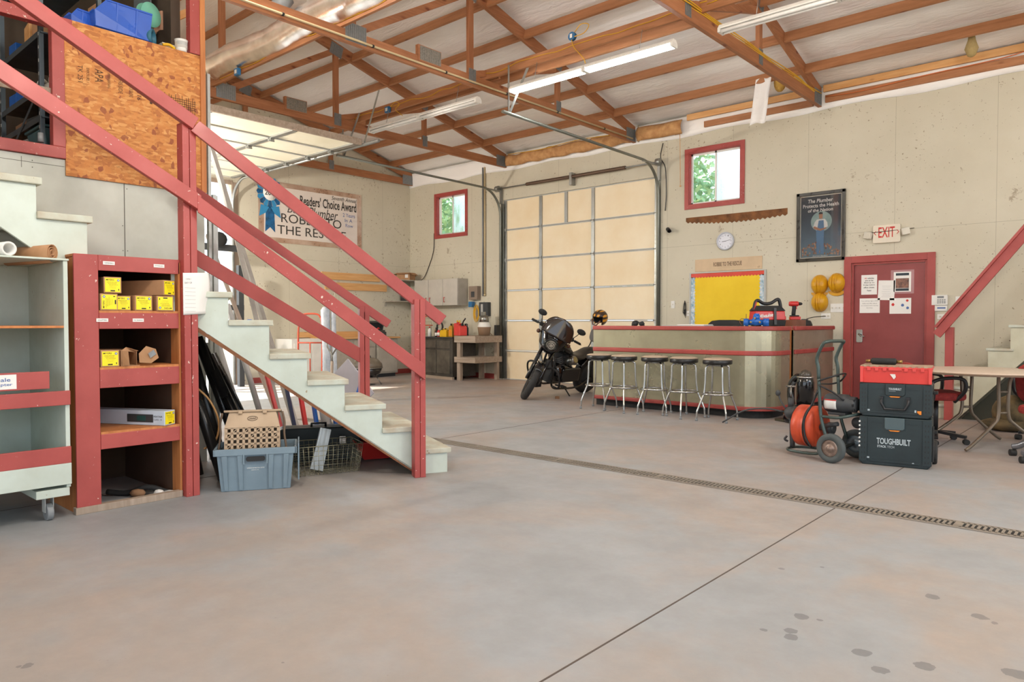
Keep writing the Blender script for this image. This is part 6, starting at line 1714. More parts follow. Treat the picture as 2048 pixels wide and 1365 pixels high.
mb = MB(c); mb.box(px0 + .065, Y0 - .0135, pz0 + .065, px1 - .065, Y0 - .012, pz1 - .065); mb.build('print', PB, t)
pcx = (px0 + px1) / 2
def pshape(name, poly, m, off):
    mb = MB(c @ on(0, 0, off)); mb.prism(poly, 0, .0006); mb.build(name, m, t)
pshape('printed_moon', [(pcx + .01 + .155 * math.cos(R(a)), 2.765 + .155 * math.sin(R(a))) for a in range(0, 360, 10)], paint('moon_print', '8fa8a8', .5, c2='a8bcb8', amt=.8, scale=12), .0137)
mb = MB(c @ on(0, 0, .0145)); rr_ = random.Random(5)
for k in range(90):
    x = px0 + .09 + rr_.random() * .54; u = (x - px0 - .09) / .54
    z = 2.25 + rr_.random() * (.06 + .14 * math.sin(PI * min(1, u * .9 + .12)))
    r_ = .012; mb.add([(x + r_ * math.cos(R(a)), z + 1.2 * r_ * math.sin(R(a)), .0002 * k * .02) for a in range(0, 360, 60)], [tuple(range(6))], False, k % 3)
mb.build('printed_crowd', [paint('crowd_a', 'b07a5c', .6), paint('crowd_b', '8a5a44', .6), paint('crowd_c', 'c49a80', .6)], t)
PJ = paint('poster_denim', '6a8cb0', .6); PS = paint('poster_skin', 'b88468', .6)
f = lambda L_: [(pcx + a * .9, 2.27 + (b - 2.27) * .91) for a, b in L_]
pshape('printed_legs', f([(-.075, 2.68), (.06, 2.68), (.055, 2.5), (.06, 2.27), (.0, 2.27), (-.01, 2.45), (-.02, 2.27), (-.06, 2.27), (-.065, 2.5)]), PJ, .0152)
pshape('printed_shirt', f([(-.10, 2.80), (-.06, 2.85), (.07, 2.85), (.11, 2.79), (.12, 2.72), (.07, 2.70), (.06, 2.67), (-.07, 2.67), (-.07, 2.72), (-.12, 2.73)]), PAPER, .0158)
pshape('printed_bib', f([(-.03, 2.83), (.05, 2.83), (.06, 2.66), (-.06, 2.66)]), PJ, .0164)
pshape('printed_arms', f([(-.12, 2.72), (-.10, 2.74), (.0, 2.69), (.09, 2.71), (.10, 2.69), (.0, 2.655), (-.1, 2.69)]), PS, .017)
pshape('printed_head', f([(-.025 + .0, 2.86), (.03, 2.86), (.035, 2.93), (.02, 2.955), (-.02, 2.955), (-.028, 2.92)]), PS, .0158)
pshape('printed_cap', f([(-.035, 2.935), (.035, 2.935), (.03, 2.965), (-.02, 2.97)]), DGREY, .0164)
for s_, x, z, w_, h, sh_ in (('The Plumber', -3.97, 3.055, .37, .058, .15), ('Protects the Health', -4.045, 2.985, .53, .055, .0), ('of the Nation', -3.97, 2.915, .37, .05, .1), ('American Standard', -3.90, 2.232, .23, .02, .4)):
    mb = MB(c @ on(x, z, .0155)); mb.text(s_, w_, h, .0008, shear=sh_, bold=.015); mb.build('lettering', PAPER, t)
mb = MB(c); mb.box(px0 + .05, Y0 - .022, pz0 + .05, px1 - .05, Y0 - .020, pz1 - .05); mb.build('glazing', m_glass('picture_glass'), t)
# hard hats
HY = paint('yellow_hard_hat', 'e2aa1c', .35, c2='c88a14', amt=.6, chips='6a4a1c', chip_lvl=.63)
def hat(x, z, lab, rot=0, rx=90):
    t = thing('hard_hat', lab, 'hard hat', (x, Y0 - .005, z), group='yellow hard hats on the wall', rot=(R(rx), 0, R(rot)))
    mb = MB(); mb.M = Matrix.Diagonal((.92, 1.12, 1, 1)); mb.lathe([(.135, 0), (.135, .015), (.125, .05), (.10, .095), (.06, .125), (0, .137)], 28); mb.build('shell', HY, t)
    mb = MB()
    for x_ in (-.035, 0, .035): mb.tube([(x_ * 1.0, .14 * math.cos(R(a)) * .98, .006 + .138 * math.sin(R(a)) * (.98 if x_ else 1.02)) for a in range(10, 171, 10)], .008, 6)
    mb.build('ridge', HY, t)
    mb = MB(); mb.M = Matrix.Diagonal((1, 1, 1, 1)); mb.prism([(.125 * math.cos(R(a)), -.12 + (-.075 * math.sin(R(a)))) for a in range(0, 181, 12)], 0, .012); mb.build('peak', HY, t, .004)
    return t
hat(-3.785, 1.80, 'dirty yellow hard hat hung upper left of the three', 8)
hat(-3.535, 1.815, 'cleaner yellow hard hat hung next to the door frame', -4)
hat(-3.78, 1.53, 'scuffed yellow hard hat hung lowest of the three', 0, 100)
# exit sign with two lamp heads
t = thing('exit_sign', 'white EXIT sign with red letters and two emergency lamp heads', 'exit sign', (-2.85, Y0, 2.36))
c = Matrix.Translation((2.85, -Y0, -2.36))
mb = MB(c @ on(-2.85, 2.50)); mb.prism(rrect(.36, .26, .02), 0, .05); mb.build('housing', paint('cream_sign_plastic', 'e8dcc8', .4), t, .004)
mb = MB(c @ on(-2.955, 2.445, .0508)); mb.text('EXIT', .215, .15, .001, bold=.012)
for s_ in (-1, 1):
    mb.M = c @ on(-2.85 + s_ * .142, 2.515, .0515); mb.prism([(0, -.03), (s_ * .025, 0), (0, .03), (-s_ * .0 - s_ * .010, .03), (s_ * .014, 0), (-s_ * .010, -.03)] if s_ > 0 else [(0, -.03), (-.025, 0), (0, .03), (.010, .03), (-.014, 0), (.010, -.03)], 0, .001)
mb.build('lettering', INKRED, t)
for s_ in (-1, 1):
    mb = MB(); mb.M = c @ on(-2.85 + s_ * .235, 2.49 + (.02 if s_ > 0 else 0), .02) @ Matrix.Rotation(R(s_ * 12), 4, 'Z') @ Matrix.Rotation(R(s_ * 25), 4, 'Y'); mb.prism(rrect(.105, .10, .015), 0, .06); mb.build('lamp_head', OFFW, t, .006)
tube_thing('cable', 'black wire strung across the exit sign', 'cable', [(-3.05, Y0 - .06, 2.525), (-2.85, Y0 - .058, 2.532), (-2.6, Y0 - .04, 2.545), (-2.5, Y0 - .01, 2.555)], .004, BLACK, 5)
# switch, sockets, keypad
def wplate(x0, x1, z0, z1, lab, name='wall_switch', toggles=0, outlet=0, cat='switch'):
    cx, cz = (x0 + x1) / 2, (z0 + z1) / 2
    t = thing(name, lab, cat, (cx, Y0, cz)); c = Matrix.Translation((-cx, -Y0, -cz))
    mb = MB(c); mb.box(x0, Y0 - .008, z0, x1, Y0, z1); mb.build('cover_plate', WHITEP, t, .002)
    for i in range(toggles):
        mb = MB(c); x = x0 + (x1 - x0) * (i + .5) / toggles; mb.box(x - .005, Y0 - .022, cz - .01, x + .005, Y0 - .008, cz + .012); mb.build('toggle', OFFW, t)
    for i in range(outlet):
        mb = MB(c); x = x0 + (x1 - x0) * (i + .5) / outlet; mb.M = c @ on(x, cz, .0082); mb.prism(rrect(.034, .028, .008), 0, .002, 1)
        mb.box(-.008, -.006, .002, -.005, .006, .0028, 0); mb.box(.005, -.006, .002, .008, .006, .0028, 0); mb.build('socket', [INK, OFFW], t)
    return t
wplate(-3.625, -3.41, 1.375, 1.505, 'white four gang light switch beside the door frame', toggles=4)
wplate(-3.76, -3.62, 1.275, 1.36, 'white double socket over the charger', 'wall_socket', outlet=2, cat='socket')
wplate(-2.20, -2.06, 1.265, 1.335, 'white double socket under the alarm keypad', 'wall_socket', outlet=2, cat='socket')
wplate(-1.985, -1.90, 1.46, 1.575, 'single white switch right of the alarm keypad', toggles=1)
wplate(-6.33, -6.26, 1.47, 1.60, 'white switch between the closed door and noticeboard', toggles=1)
wplate(-6.03, -5.96, 1.33, 1.42, 'white socket half hidden left of the noticeboard', 'wall_socket', outlet=1, cat='socket')
t = thing('alarm_keypad', 'white alarm keypad beside the exit door', 'keypad', (-2.18, Y0, 1.5))
c = Matrix.Translation((2.18, -Y0, -1.5))
mb = MB(c); mb.box(-2.27, Y0 - .03, 1.46, -2.075, Y0, 1.60); mb.build('body', WHITEP, t, .004)
mb = MB(c); mb.box(-2.27, Y0 - .022, 1.38, -2.08, Y0, 1.455); mb.box(-2.2, Y0 - .0225, 1.41, -2.10, Y0 - .022, 1.43, 1); mb.build('lower_cover', [WHITEP, INKBLUE], t, .003)
mb = MB(c); mb.box(-2.2, Y0 - .031, 1.555, -2.12, Y0 - .03, 1.585); mb.build('display', MGREY, t)
mb = MB(c)
for i in range(4):
    for j in range(3): mb.box(-2.20 + i * .027, Y0 - .034, 1.485 + j * .021, -2.18 + i * .027, Y0 - .03, 1.497 + j * .021)
mb.build('key', MGREY, t)
# papers on the exit door
YD = YR + .029
def paper(x0, x1, z0, z1, lab, body, rot=0):
    cx, cz = (x0 + x1) / 2, (z0 + z1) / 2
    t = thing('notice', lab, 'notice', (cx, YD, cz), rot=(0, R(rot), 0), group='notices taped on the exit door')
    M = MY; w_, h = x1 - x0, z1 - z0
    mb = MB(M); mb.box(-w_ / 2, -h / 2, 0, w_ / 2, h / 2, .0012); mb.build('sheet', PAPER, t)
    return t, M, w_, h
def ptext(t, M, s_, x, y, w_, h, m=INK, **k):
    mb = MB(M @ Matrix.Translation((x, y, .0013))); mb.text(s_, w_, h, .0005, **k); return mb.build('lettering', m, t)
t, M, w_, h = paper(-3.20, -2.985, 1.63, 1.92, 'white notice about filling up vehicles, top left on the exit door', 0)
for s_, y, ww, m in (('All', .085, .03, INKRED), ('vehicles', .085, .09, INK), ('are to be', .052, .11, INK), ('filled up on', .018, .14, INK), ('Friday before', -.016, .155, INK), ('office closes.', -.05, .15, INK), ('Thanks!', -.095, .06, INK)):
    x = -.065 if s_ == 'All' else (-.025 if s_ == 'vehicles' else -ww / 2); ptext(t, M, s_, x, y, ww, .021, m, bold=.02)
t, M, w_, h = paper(-2.97, -2.75, 1.545, 1.83, 'white handwritten notice between the two top notices on the exit door', 0, 2)
for i in range(7):
    mb = MB(M); mb.box(-.06 + .005 * (i % 3), .06 - .026 * i, .0013, .06 - .01 * (i % 2), .062 - .026 * i, .0018); mb.build('writing_line', MGREY, t)
t, M, w_, h = paper(-2.765, -2.54, 1.66, 1.945, 'laminated notice with a photo, top right on the exit door', 0)
mb = MB(M); mb.box(-.085, .09, .0013, .085, .125, .002, 0); mb.box(-.085, -.13, .0013, .085, -.095, .002, 0); mb.box(-.085, -.09, .0013, .085, .05, .002, 1); mb.build('printed_block', [paint('dark_band', '22303a', .5), paint('photo_patch', '9a6a58', .5, c2='4a3a38', amt=.9, scale=22)], t)
mb = MB(M); mb.box(-.15, -.17, -.0012, .15, .17, -.0002); mb.build('lamination', paint('cloudy_film', 'b08080', .2), t)
t, M, w_, h = paper(-3.22, -2.945, 1.36, 1.575, 'white notice about turning off lights, lower left on the exit door', 0)
for i, s_ in enumerate(('Turn off ALL lights AND', 'make sure ALL doors', 'are locked when leaving', 'the shop.')):
    ww = (.23, .2, .23, .09)[i]; ptext(t, M, s_, -ww / 2, .06 - .034 * i, ww, .015)
t, M, w_, h = paper(-2.815, -2.535, 1.345, 1.57, 'whiteboard sheet with small coloured figures, lower right on the exit door', 0)
for x, y, r_, m in ((-.095, .02, .022, INKRED), (.09, .075, .018, INKRED), (.03, .01, .022, INKBLUE), (.095, -.03, .02, INKBLUE)):
    mb = MB(M); mb.prism([(x + r_ * math.cos(R(a)), y + r_ * math.sin(R(a))) for a in (0, 60, 90, 120, 180, 240, 300)], .0013, .002); mb.build('coloured_mark', m, t)
# security camera
t = thing('security_camera', 'small dark bullet camera on the right edge of the overhead door', 'camera', (-6.35, Y0, 2.83))
mb = MB(); mb.cyl((0, 0, 0), (0, -.06, .02), .02, 10); mb.build('bracket', MGREY, t)
mb = MB(); mb.cyl((-.04, -.03, .04), (.05, -.14, -.01), .035, 14); mb.build('barrel', BLACKM, t)
mb = MB(); mb.cyl((.05, -.14, -.01), (.055, -.146, -.013), .028, 14); mb.build('lens', BLACKG, t)
# key ring bundle
mb = MB()
for k in range(5): mb.curve([(-6.06, Y0 - .01, 1.60), (-6.08 + .012 * k, Y0 - .02, 1.5), (-6.085 + .012 * k, Y0 - .03, 1.38 - .02 * k), (-6.06 + .006 * k, Y0 - .02, 1.45)], .004, 5, 3)
single(mb, 'wire_bundle', BLACKM, 'tangle of dark straps hanging left of the noticeboard', 'straps')
# black cords by the overhead door edge
tube_thing('cable', 'black cord dangling along the right overhead door track', 'cable', [(-6.50, Y0 - .02, 4.4), (-6.53, Y0 - .05, 4.15), (-6.44, Y0 - .04, 3.95), (-6.43, Y0 - .02, 3.5), (-6.45, Y0 - .02, 3.2)], .009, BLACK, 6, sub=5)

# ================================================================== SECOND STAIRCASE AT THE RIGHT EDGE
t = thing('staircase', 'cream staircase with a red rail rising out of the right edge', 'staircase', (-1.7, 10.9, 0))
c = Matrix.Translation((1.7, -10.9, 0))
CRM = paint('cream_stair_paint', 'c3bfa8', .6, c2='b3ad94', amt=.5)
xs2 = [-2.17, -1.95, -1.75, -1.54, -1.315, -1.09, -.86, -.63, -.40, -.17]
zs2 = [.18, .41, .66, .905, 1.19, 1.44, 1.69, 1.94, 2.19, 2.44]
ys = 10.42
for k in range(10):
    z = zs2[k]; x = xs2[k] + .12 if k else xs2[0] + .05
    mb = MB(c); mb.box(xs2[k] + .05, ys - .02, z - .03, xs2[k] + .33, YR - .005, z); mb.build('tread', TREAD, t, .003)
    mb = MB(c); mb.box(xs2[k] + .075, ys + .01, z - .25 if k else 0, xs2[k] + .095, YR - .005, z - .03); mb.build('riser', CRM, t)
pl = [(xs2[0] + .075, 0)]
for k in range(10):
    if k: pl.append((xs2[k] + .072, zs2[k - 1] - .03))
    pl.append((xs2[k] + .072, zs2[k] - .03))
pl += [(.1, 2.41), (.1, 2.12), (-1.79, 0)]
mb = MB(c @ Matrix(((1, 0, 0, 0), (0, 0, 1, ys), (0, 1, 0, 0), (0, 0, 0, 1)))); mb.prism(pl, 0, .03); mb.build('stringer', CRM, t)
mb = MB(c @ Matrix(((1, 0, 0, 0), (0, 0, 1, ys + .10), (0, 1, 0, 0), (0, 0, 0, 1)))); mb.prism([(-1.76, 0), (.1, 0), (.1, 2.08)], 0, .03); mb.build('painted_under_shade', paint('under_stair_shade_paint', '3a3a30', .8), t)  # dark sheet added below the stringer, standing in for shade under the stairs
mb = MB(c); mb.box(-1.905, 10.28, 0, -1.815, 10.37, 1.16); mb.build('post', RED, t, .003)
mb = MB(c); mb.beam((-1.99, 10.25, 1.06), (-.4, 10.25, 3.18), .045, .10, (0, 0, 1)); mb.build('handrail', RED, t, .003)
mb = MB(c); mb.beam((-2.0, 10.25, 1.16), (-.4, 10.25, 3.28), .10, .03, (0, 0, 1)); mb.build('rail_cap', RED, t, .003)
# things under it
MOSS = paint('mossy_brown_canvas', '74603e', .9, c2='3e3626', amt=.9, scale=7, bump=.4)
mb = MB(); mb.ball((.02, 0, .2), .20, .2, .2, 16, 10); mb.ball((-.02, -.08, .07), .26, .2, .075, 14, 8)
single(mb, 'canvas_sack', MOSS, 'lumpy mossy brown sack lying under the right staircase', 'sack', (-1.16, 9.80, 0))
mb = MB(); mb.M = Matrix.Rotation(R(90), 4, 'Y') @ Matrix.Diagonal((.6, 1, 1, 1)); mb.lathe([(0, -.3), (.14, -.28), (.16, 0), (.14, .28), (0, .3)], 18)
single(mb, 'tank', BLACKG, 'glossy dark tank resting on the mossy sack', 'tank', (-.80, 9.7, .46), R(10))
mb = MB(); mb.box(-.3, -.2, 0, .3, .2, .36); single(mb, 'storage_box', BLACKM, 'black box in the shadow under the right staircase', 'box', (-.75, 9.95, 0), R(10), bevel=.01)

# ================================================================== FOLDING TABLE AND CHAIRS
t = thing('folding_table', 'round folding table with a pale top and brown tube legs', 'table', (-1.2, 8.35, 0), R(136))
mb = MB(); mb.lathe([(0, .722), (.60, .722), (.615, .726), (.62, .735), (.615, .748), (.60, .752), (0, .752)], 56); mb.build('table_top', paint('speckled_table_top', 'd2c0ae', .35, c2='c4b09c', amt=.4, scale=40), t)
mb = MB(); mb.lathe([(.621, .728), (.624, .735), (.621, .745)], 56); mb.build('edge_band', paint('brown_edging', '7a6450', .5), t)
BRN = paint('taupe_metal', '7d7060', .35, .5)
for s_ in (-1, 1):
    for q in (-1, 1):
        mb = MB(); mb.curve([(s_ * .27, q * .07, .72), (s_ * .25, q * .055, .62), (s_ * .25, q * .05, .34), (s_ * .26, q * .12, .24), (s_ * .30, q * .34, .07), (s_ * .31, q * .42, .02)], .016, 8); mb.build('leg', BRN, t)
    mb = MB(); mb.tube([(s_ * .25, -.055, .56), (s_ * .25, .055, .56)], .012, 8); mb.tube([(s_ * .25, -.055, .36), (s_ * .25, .055, .36)], .012, 8); mb.build('crossbar', BRN, t)
REDF = paint('dark_red_chair_fabric', '9c2f2a', .8, c2='7c2420', amt=.5, scale=30)
def office(loc, rz, lab, bz=.80):
    t = thing('office_chair', lab, 'chair', loc, rz, group='red office chairs round the folding table')
    mb = MB(); mb.M = Matrix.Translation((0, 0, .44)); mb.prism(rrect(.48, .46, .12), 0, .08); mb.build('seat', REDF, t, .03, seg=3)
    mb = MB(); mb.M = Matrix.Translation((0, .24, bz)) @ Matrix.Rotation(R(80), 4, 'X'); mb.prism(rrect(.44, .42, .14), -.03, .03); mb.build('backrest', REDF, t, .025, seg=3)
    mb = MB(); mb.tube([(0, .05, .42), (0, .26, .44), (0, .28, bz - .1)], .022, 8); mb.build('back_bar', BLACK, t)
    for s_ in (-1, 1):
        mb = MB(); mb.curve([(s_ * .2, .1, .43), (s_ * .29, .12, .5), (s_ * .3, .14, .62), (s_ * .3, .02, .67), (s_ * .3, -.14, .66), (s_ * .29, -.16, .55), (s_ * .2, -.1, .43)], .018, 8); mb.build('armrest', BLACK, t)
    mb = MB(); mb.cyl((0, 0, .10), (0, 0, .44), .025, 10); mb.build('column', BLACK, t)
    for k in range(5):
        a = 2 * PI * k / 5 + .3; p = (.28 * math.cos(a), .28 * math.sin(a)); mb = MB(); mb.beam((0, 0, .11), (p[0], p[1], .075), .05, .03); l = mb.build('base_leg', BLACK, t, .004)
        mb = MB(); mb.cyl((p[0] - .025, p[1], .028), (p[0] + .025, p[1], .028), .028, 12); mb.build('caster', BLACKM, l)
    return t
office((-1.62, 8.35, 0), R(120), 'red office chair half hidden behind the stacked tool boxes', .60)
office((-.72, 9.05, 0), R(160), 'red armchair pushed under the far side of the folding table', .60)
t = thing('office_chair', 'grey metal chair base with casters at the right edge of the floor', 'chair', (-.60, 7.82, 0), R(30))
mb = MB(); mb.cyl((0, 0, .08), (0, 0, .40), .03, 10); mb.build('column', BLACK, t)
mb = MB(); mb.M = Matrix.Translation((0, 0, .40)); mb.prism(rrect(.46, .44, .1), 0, .08); mb.build('seat', REDF, t, .03)
for k in range(5):
    a = 2 * PI * k / 5 + 2.3; p = (.33 * math.cos(a), .33 * math.sin(a)); mb = MB(); mb.curve([(.03 * math.cos(a), .03 * math.sin(a), .13), (p[0] * .6, p[1] * .6, .14), (p[0] * .85, p[1] * .85, .10), (p[0], p[1], .085)], .028, 8); l = mb.build('base_leg', paint('worn_grey_metal', '8d9096', .3, .7), t)
    mb = MB(); mb.cyl((p[0] - .025, p[1], .03), (p[0] + .025, p[1], .03), .03, 12); mb.build('caster', BLACKM, l)

# ================================================================== STACKED TOOL BOXES
SX = (-1.615, 6.80, 0); SA = R(9)
fwm = lambda z: MY
def tbox(loc, w_, d, h, name, lab, kind):
    t = thing(name, lab, 'tool box', loc, SA, group='stacked modular tool boxes')
    mb = MB(); mb.M = Matrix.Identity(4)
    ch = .03
    pl = [(-w_ / 2, -h / 2 + ch), (-w_ / 2 + ch, -h / 2), (w_ / 2 - ch, -h / 2), (w_ / 2, -h / 2 + ch), (w_ / 2, h / 2), (-w_ / 2, h / 2)]
    mb.M = Matrix.Translation((0, -d / 2, h / 2)) @ MY @ Matrix.Diagonal((1, 1, -1, 1)); mb.prism(pl, 0, d); body = mb.build('shell', GREENT, t, .008)
    F_ = Matrix.Translation((0, -d / 2 - .001, 0)) @ MY
    # side pillars with vents
    for s_ in (-1, 1):
        mb = MB(F_); mb.box(s_ * (w_ / 2 - .035) - .03, .03, 0, s_ * (w_ / 2 - .035) + .03, h - .01, .012, 0)
        k = 6 if h < .3 else 8
        for i in range(k):
            for q in (-.014, .008): mb.box(s_ * (w_ / 2 - .035) + q - .0, .05 + (h - .11) * i / (k - 1), .012, s_ * (w_ / 2 - .035) + q + .007, .05 + (h - .11) * i / (k - 1) + .016, .0125, 1)
        mb.build('corner_pillar', [GREENT, BLACKM], t, .002)
    # recessed front panel outline
    mb = MB(F_); mb.prism([(-.19, .03), (.19, .03), (.17, .05), (-.17, .05)], 0, .006); mb.build('front_rib', GREENT, t, .002)
    for s_ in (-1, 1): mb = MB(F_); mb.box(s_ * .13 - .04, h - .05, 0, s_ * .13 + .04, h - .045, .006); mb.build('front_rib', GREENT, t)
    # latch
    mb = MB(F_); mb.M = F_ @ Matrix.Translation((-.0, h - .055, 0)); mb.prism([(-.075, .055), (-.075, -.035), (-.062, -.048), (.062, -.048), (.075, -.035), (.075, .055)], 0, .02); l = mb.build('latch', GREENT if kind else paint('grey_green_latch', '4a5a5e', .4), t, .005)
    mb = MB(F_); mb.M = F_ @ Matrix.Translation((0, h - .11, .012)); mb.prism([(-.042, .004), (.042, .004), (.03, -.004), (-.03, -.004)], 0, .008); mb.build('orange_lip', paint('tool_orange', 'ef8a22', .4), l)
    return t, F_
BX_W = .545
t, F_ = tbox((SX[0], SX[1], .0), BX_W, .30, .415, 'tool_box', 'large dark green lettered tool box at the bottom of the stack', 0)
TBW = paint('silver_lettering', 'b9c4c8', .3, .3)
mb = MB(F_ @ Matrix.Translation((-.135, .185, .001))); mb.text('TOUGHBUILT', .255, .052, .0012, bold=.03); mb.build('lettering', TBW, t); mb = MB(); mb.M = F_ @ Matrix.Translation((-.13, .155, .001)); mb.text('STACK', .07, .02, .0012, bold=.03); mb.build('lettering', TBW, t); mb = MB(); mb.M = F_ @ Matrix.Translation((-.056, .155, .001)); mb.text('TECH', .055, .02, .0012)
mb.build('lettering', TBW, t)
mb = MB(F_); mb.box(-.235, .055, .001, -.19, .07, .002); mb.prism([(.13, .04), (.15, .04), (.14, .05)], .006, .0065); mb.build('maker_mark', TBW, t)
mb = MB(F_ @ Matrix.Translation((-.27, .15, .013)))
for k in range(7): mb.add([(.0, .035 * k, 0), (.012, .035 * k + .005, 0), (.008, .035 * k + .02, 0), (-.004, .035 * k + .012, 0)], [(0, 1, 2, 3)])
mb.build('torn_sticker', WHITEP, t)
for s_ in (1,):
    mb = MB(); mb.box(BX_W / 2, -.12, .06, BX_W / 2 + .012, -.02, .35); mb.build('side_rail', BLACKM, t, .003)
    for z in (.30,): mb = MB(); mb.box(BX_W / 2 + .0, -.04, z - .012, BX_W / 2 + .035, .04, z + .012); mb.build('side_handle', BLACKM, t, .004)
for s_ in (-1, 1):
    mb = MB(); mb.cyl((s_ * (BX_W / 2 - .03) + .0, .19, .10), (s_ * (BX_W / 2 - .03) + .06 * s_, .19, .10), .10, 24); mb.build('wheel', RUBBER, t, .008)
t, F_ = tbox((SX[0], SX[1], .418), BX_W, .30, .285, 'tool_box', 'middle dark green tool box with a carry handle in the stack', 1)
mb = MB(F_ @ Matrix.Translation((-.047, .232, .021))); mb.text('TOUGHBUILT', .095, .019, .001, bold=.03); mb.build('lettering', TBW, t); mb = MB(); mb.M = F_ @ Matrix.Translation((-.045, .22, .021)); mb.text('STACKTECH', .05, .006, .001); mb.build('lettering', TBW, t)
mb = MB(F_ @ Matrix.Translation((0, .10, .018))); mb.tube([(-.10, .05, -.012), (-.10, .05, .012), (-.10, .02, .014), (-.075, -.03, .014), (.075, -.03, .014), (.10, .02, .014), (.10, .05, .012), (.10, .05, -.012)], .011, 8); mb.box(-.112, .03, -.018, -.086, .075, .016); mb.box(.086, .03, -.018, .112, .075, .016); mb.build('carry_handle', BLACK, t)
mb = MB(F_); mb.box(-.235, .045, .001, -.19, .06, .002); mb.box(.145, .03, .001, .158, .07, .003); mb.build('maker_mark', TBW, t)
mb = MB(F_); mb.box(.165, .035, .001, .195, .065, .006); mb.build('orange_button', paint('tool_orange2', 'ef8a22', .4), t)
mb = MB(); mb.box(BX_W / 2, -.04, .20, BX_W / 2 + .035, .04, .224); mb.build('side_handle', BLACKM, t, .004)
# red tote with interlocking lid
t = thing('storage_tote', 'bright red flip lid tote on top of the tool boxes', 'tote', (SX[0] + .0, SX[1], .7045), SA)
mb = MB(); mb.taper((0, 0, 0), (.50, .30), (.53, .33), .13); mb.build('tote_body', REDBR, t, .004)
mb = MB()
for s_ in (-1, 1):
    mb.box(s_ * .255 - .012, -.172, .005, s_ * .255 + .012, -.15, .14)
mb.box(-.27, -.17, .125, .27, .17, .14)
for x in (-.20, -.14, -.08, .08, .14, .20): mb.box(x - .014, -.175, .105, x + .014, -.166, .13)
mb.box(-.05, -.175, .11, .05, -.166, .13)
mb.build('rim', REDBR, t, .002)
mb = MB()
n_ = 12
for s_ in (-1, 1):
    pl = [(-.265, s_ * .165), (.265, s_ * .165)]
    for i in range(n_ * 2, -1, -1): pl.append((-.265 + .53 * i / (n_ * 2), s_ * (.012 if (i // 2) % 2 else .0) - (.006 if s_ > 0 else -.006) * 0 + s_ * .001))
    mb.prism(pl, .14, .148)
for i in range(11): mb.box(-.24 + i * .045, -.172, .138, -.216 + i * .045, -.155, .152)
mb.build('lid_flap', paint('dusty_lid', 'b09a80', .8, c2='9c7a66', amt=.6, scale=20), t)
mb = MB(); mb.M = Matrix.Translation((-.02, -.1635, .06)) @ Matrix.Rotation(R(96), 4, 'X'); mb.prism([(-.02, .02), (.02, .02), (.025, -.005), (.01, -.025), (.0, -.01)], 0, .001); mb.build('torn_sticker', WHITEP, t)
t = thing('pipe_coupling', 'short black rubber coupling with brass ends on the red tote', 'coupling', (SX[0] - .10, SX[1] - .02, .855 + .028), R(3))
mb = MB(); mb.tube([(-.10, 0, 0), (-.09, 0, 0), (.09, 0, 0), (.10, 0, 0)], [.018, .028, .028, .018], 16); mb.build('sleeve', BLACKM, t)
mb = MB(); mb.cyl((-.14, 0, 0), (-.10, 0, 0), .014, 12); mb.cyl((.10, 0, 0), (.145, 0, 0), .014, 12); mb.build('end_fitting', paint('brass_end', '9a7a48', .35, .8), t)

# ================================================================== DRAIN CLEANING MACHINE
t = thing('drain_cleaning_machine', 'two wheeled drain cleaner with orange drum and green frame', 'machine', (-2.12, 6.70, 0), R(-12))
GF = paint('dark_green_frame', '44524e', .35, .3)
def lp(name, pts, r=.014, m=GF, sub=4, n=8, par=t):
    mb = MB(); (mb.curve(pts, r, n, sub) if sub else mb.tube(pts, r, n)); return mb.build(name, m, par)
# local: x to the right (towards the wheels), y away
for y in (-.16, .16):
    lp('upright', [(.06, y, .17), (.0, y, .36), (-.02, y, .56), (-.03, y, .74)], .015)
    lp('base_rail', [(.12, y, .13), (-.05, y, .05), (-.30, y * .9, .04), (-.38, y * .5, .04), (-.40, 0, .04)], .013)
lp('handle', [(-.03, -.16, .72), (-.035, -.16, .82), (-.05, -.16, .90), (.0, -.16, 1.02), (.03, -.14, 1.05), (.04, 0, 1.055), (.03, .14, 1.05), (.0, .16, 1.02), (-.05, .16, .90), (-.035, .16, .82), (-.03, .16, .72)], .016, sub=3)
lp('motor_shelf', [(.0, -.16, .39), (.14, -.15, .39), (.22, -.1, .41), (.24, 0, .42), (.22, .1, .41), (.14, .15, .39), (.0, .16, .39)], .013)
mb = MB(); mb.M = Matrix.Rotation(R(90), 4, 'Y'); mb.M = Matrix.Translation((-.20, 0, .27)) @ mb.M
mb.lathe([(.05, -.10), (.16, -.10), (.19, -.085), (.19, -.005), (.185, .0), (.185, .005), (.19, .01), (.185, .08), (.16, .10), (.05, .10)], 40); mb.build('drum', ORANGE, t)
mb = MB(); mb.M = Matrix.Translation((-.20, 0, .27)) @ Matrix.Rotation(R(90), 4, 'Y')
for z in (.035,): mb.tube([(.192 * math.cos(R(a)), .192 * math.sin(R(a)), z) for a in range(0, 360, 10)], .006, 6, True)
mb.build('drive_belt', BLACKM, t)
mb = MB(); mb.cyl((-.12, 0, .27), (.03, 0, .27), .03, 12); mb.cyl((-.02, 0, .27), (.02, 0, .27), .055, 16); mb.build('drum_shaft', DGREY, t)
mb = MB(); mb.M = Matrix.Translation((.07, .0, .50)) @ Matrix.Rotation(R(90), 4, 'Y'); mb.lathe([(0, -.11), (.075, -.11), (.085, -.09), (.085, .08), (.07, .09), (.07, .15), (.05, .17), (0, .175)], 24); mot = mb.build('motor', DGREY, t)
mb = MB(); mb.M = Matrix.Translation((.0, 0, 0)); mb.grid(lambda u, v: (-.02 + .11 * u, -.086 * math.cos(R(-35 + 60 * v)) - .001, .50 + .087 * math.sin(R(-35 + 60 * v))), 4, 6); mb.build('rating_label', WHITEP, mot, solid=.001)
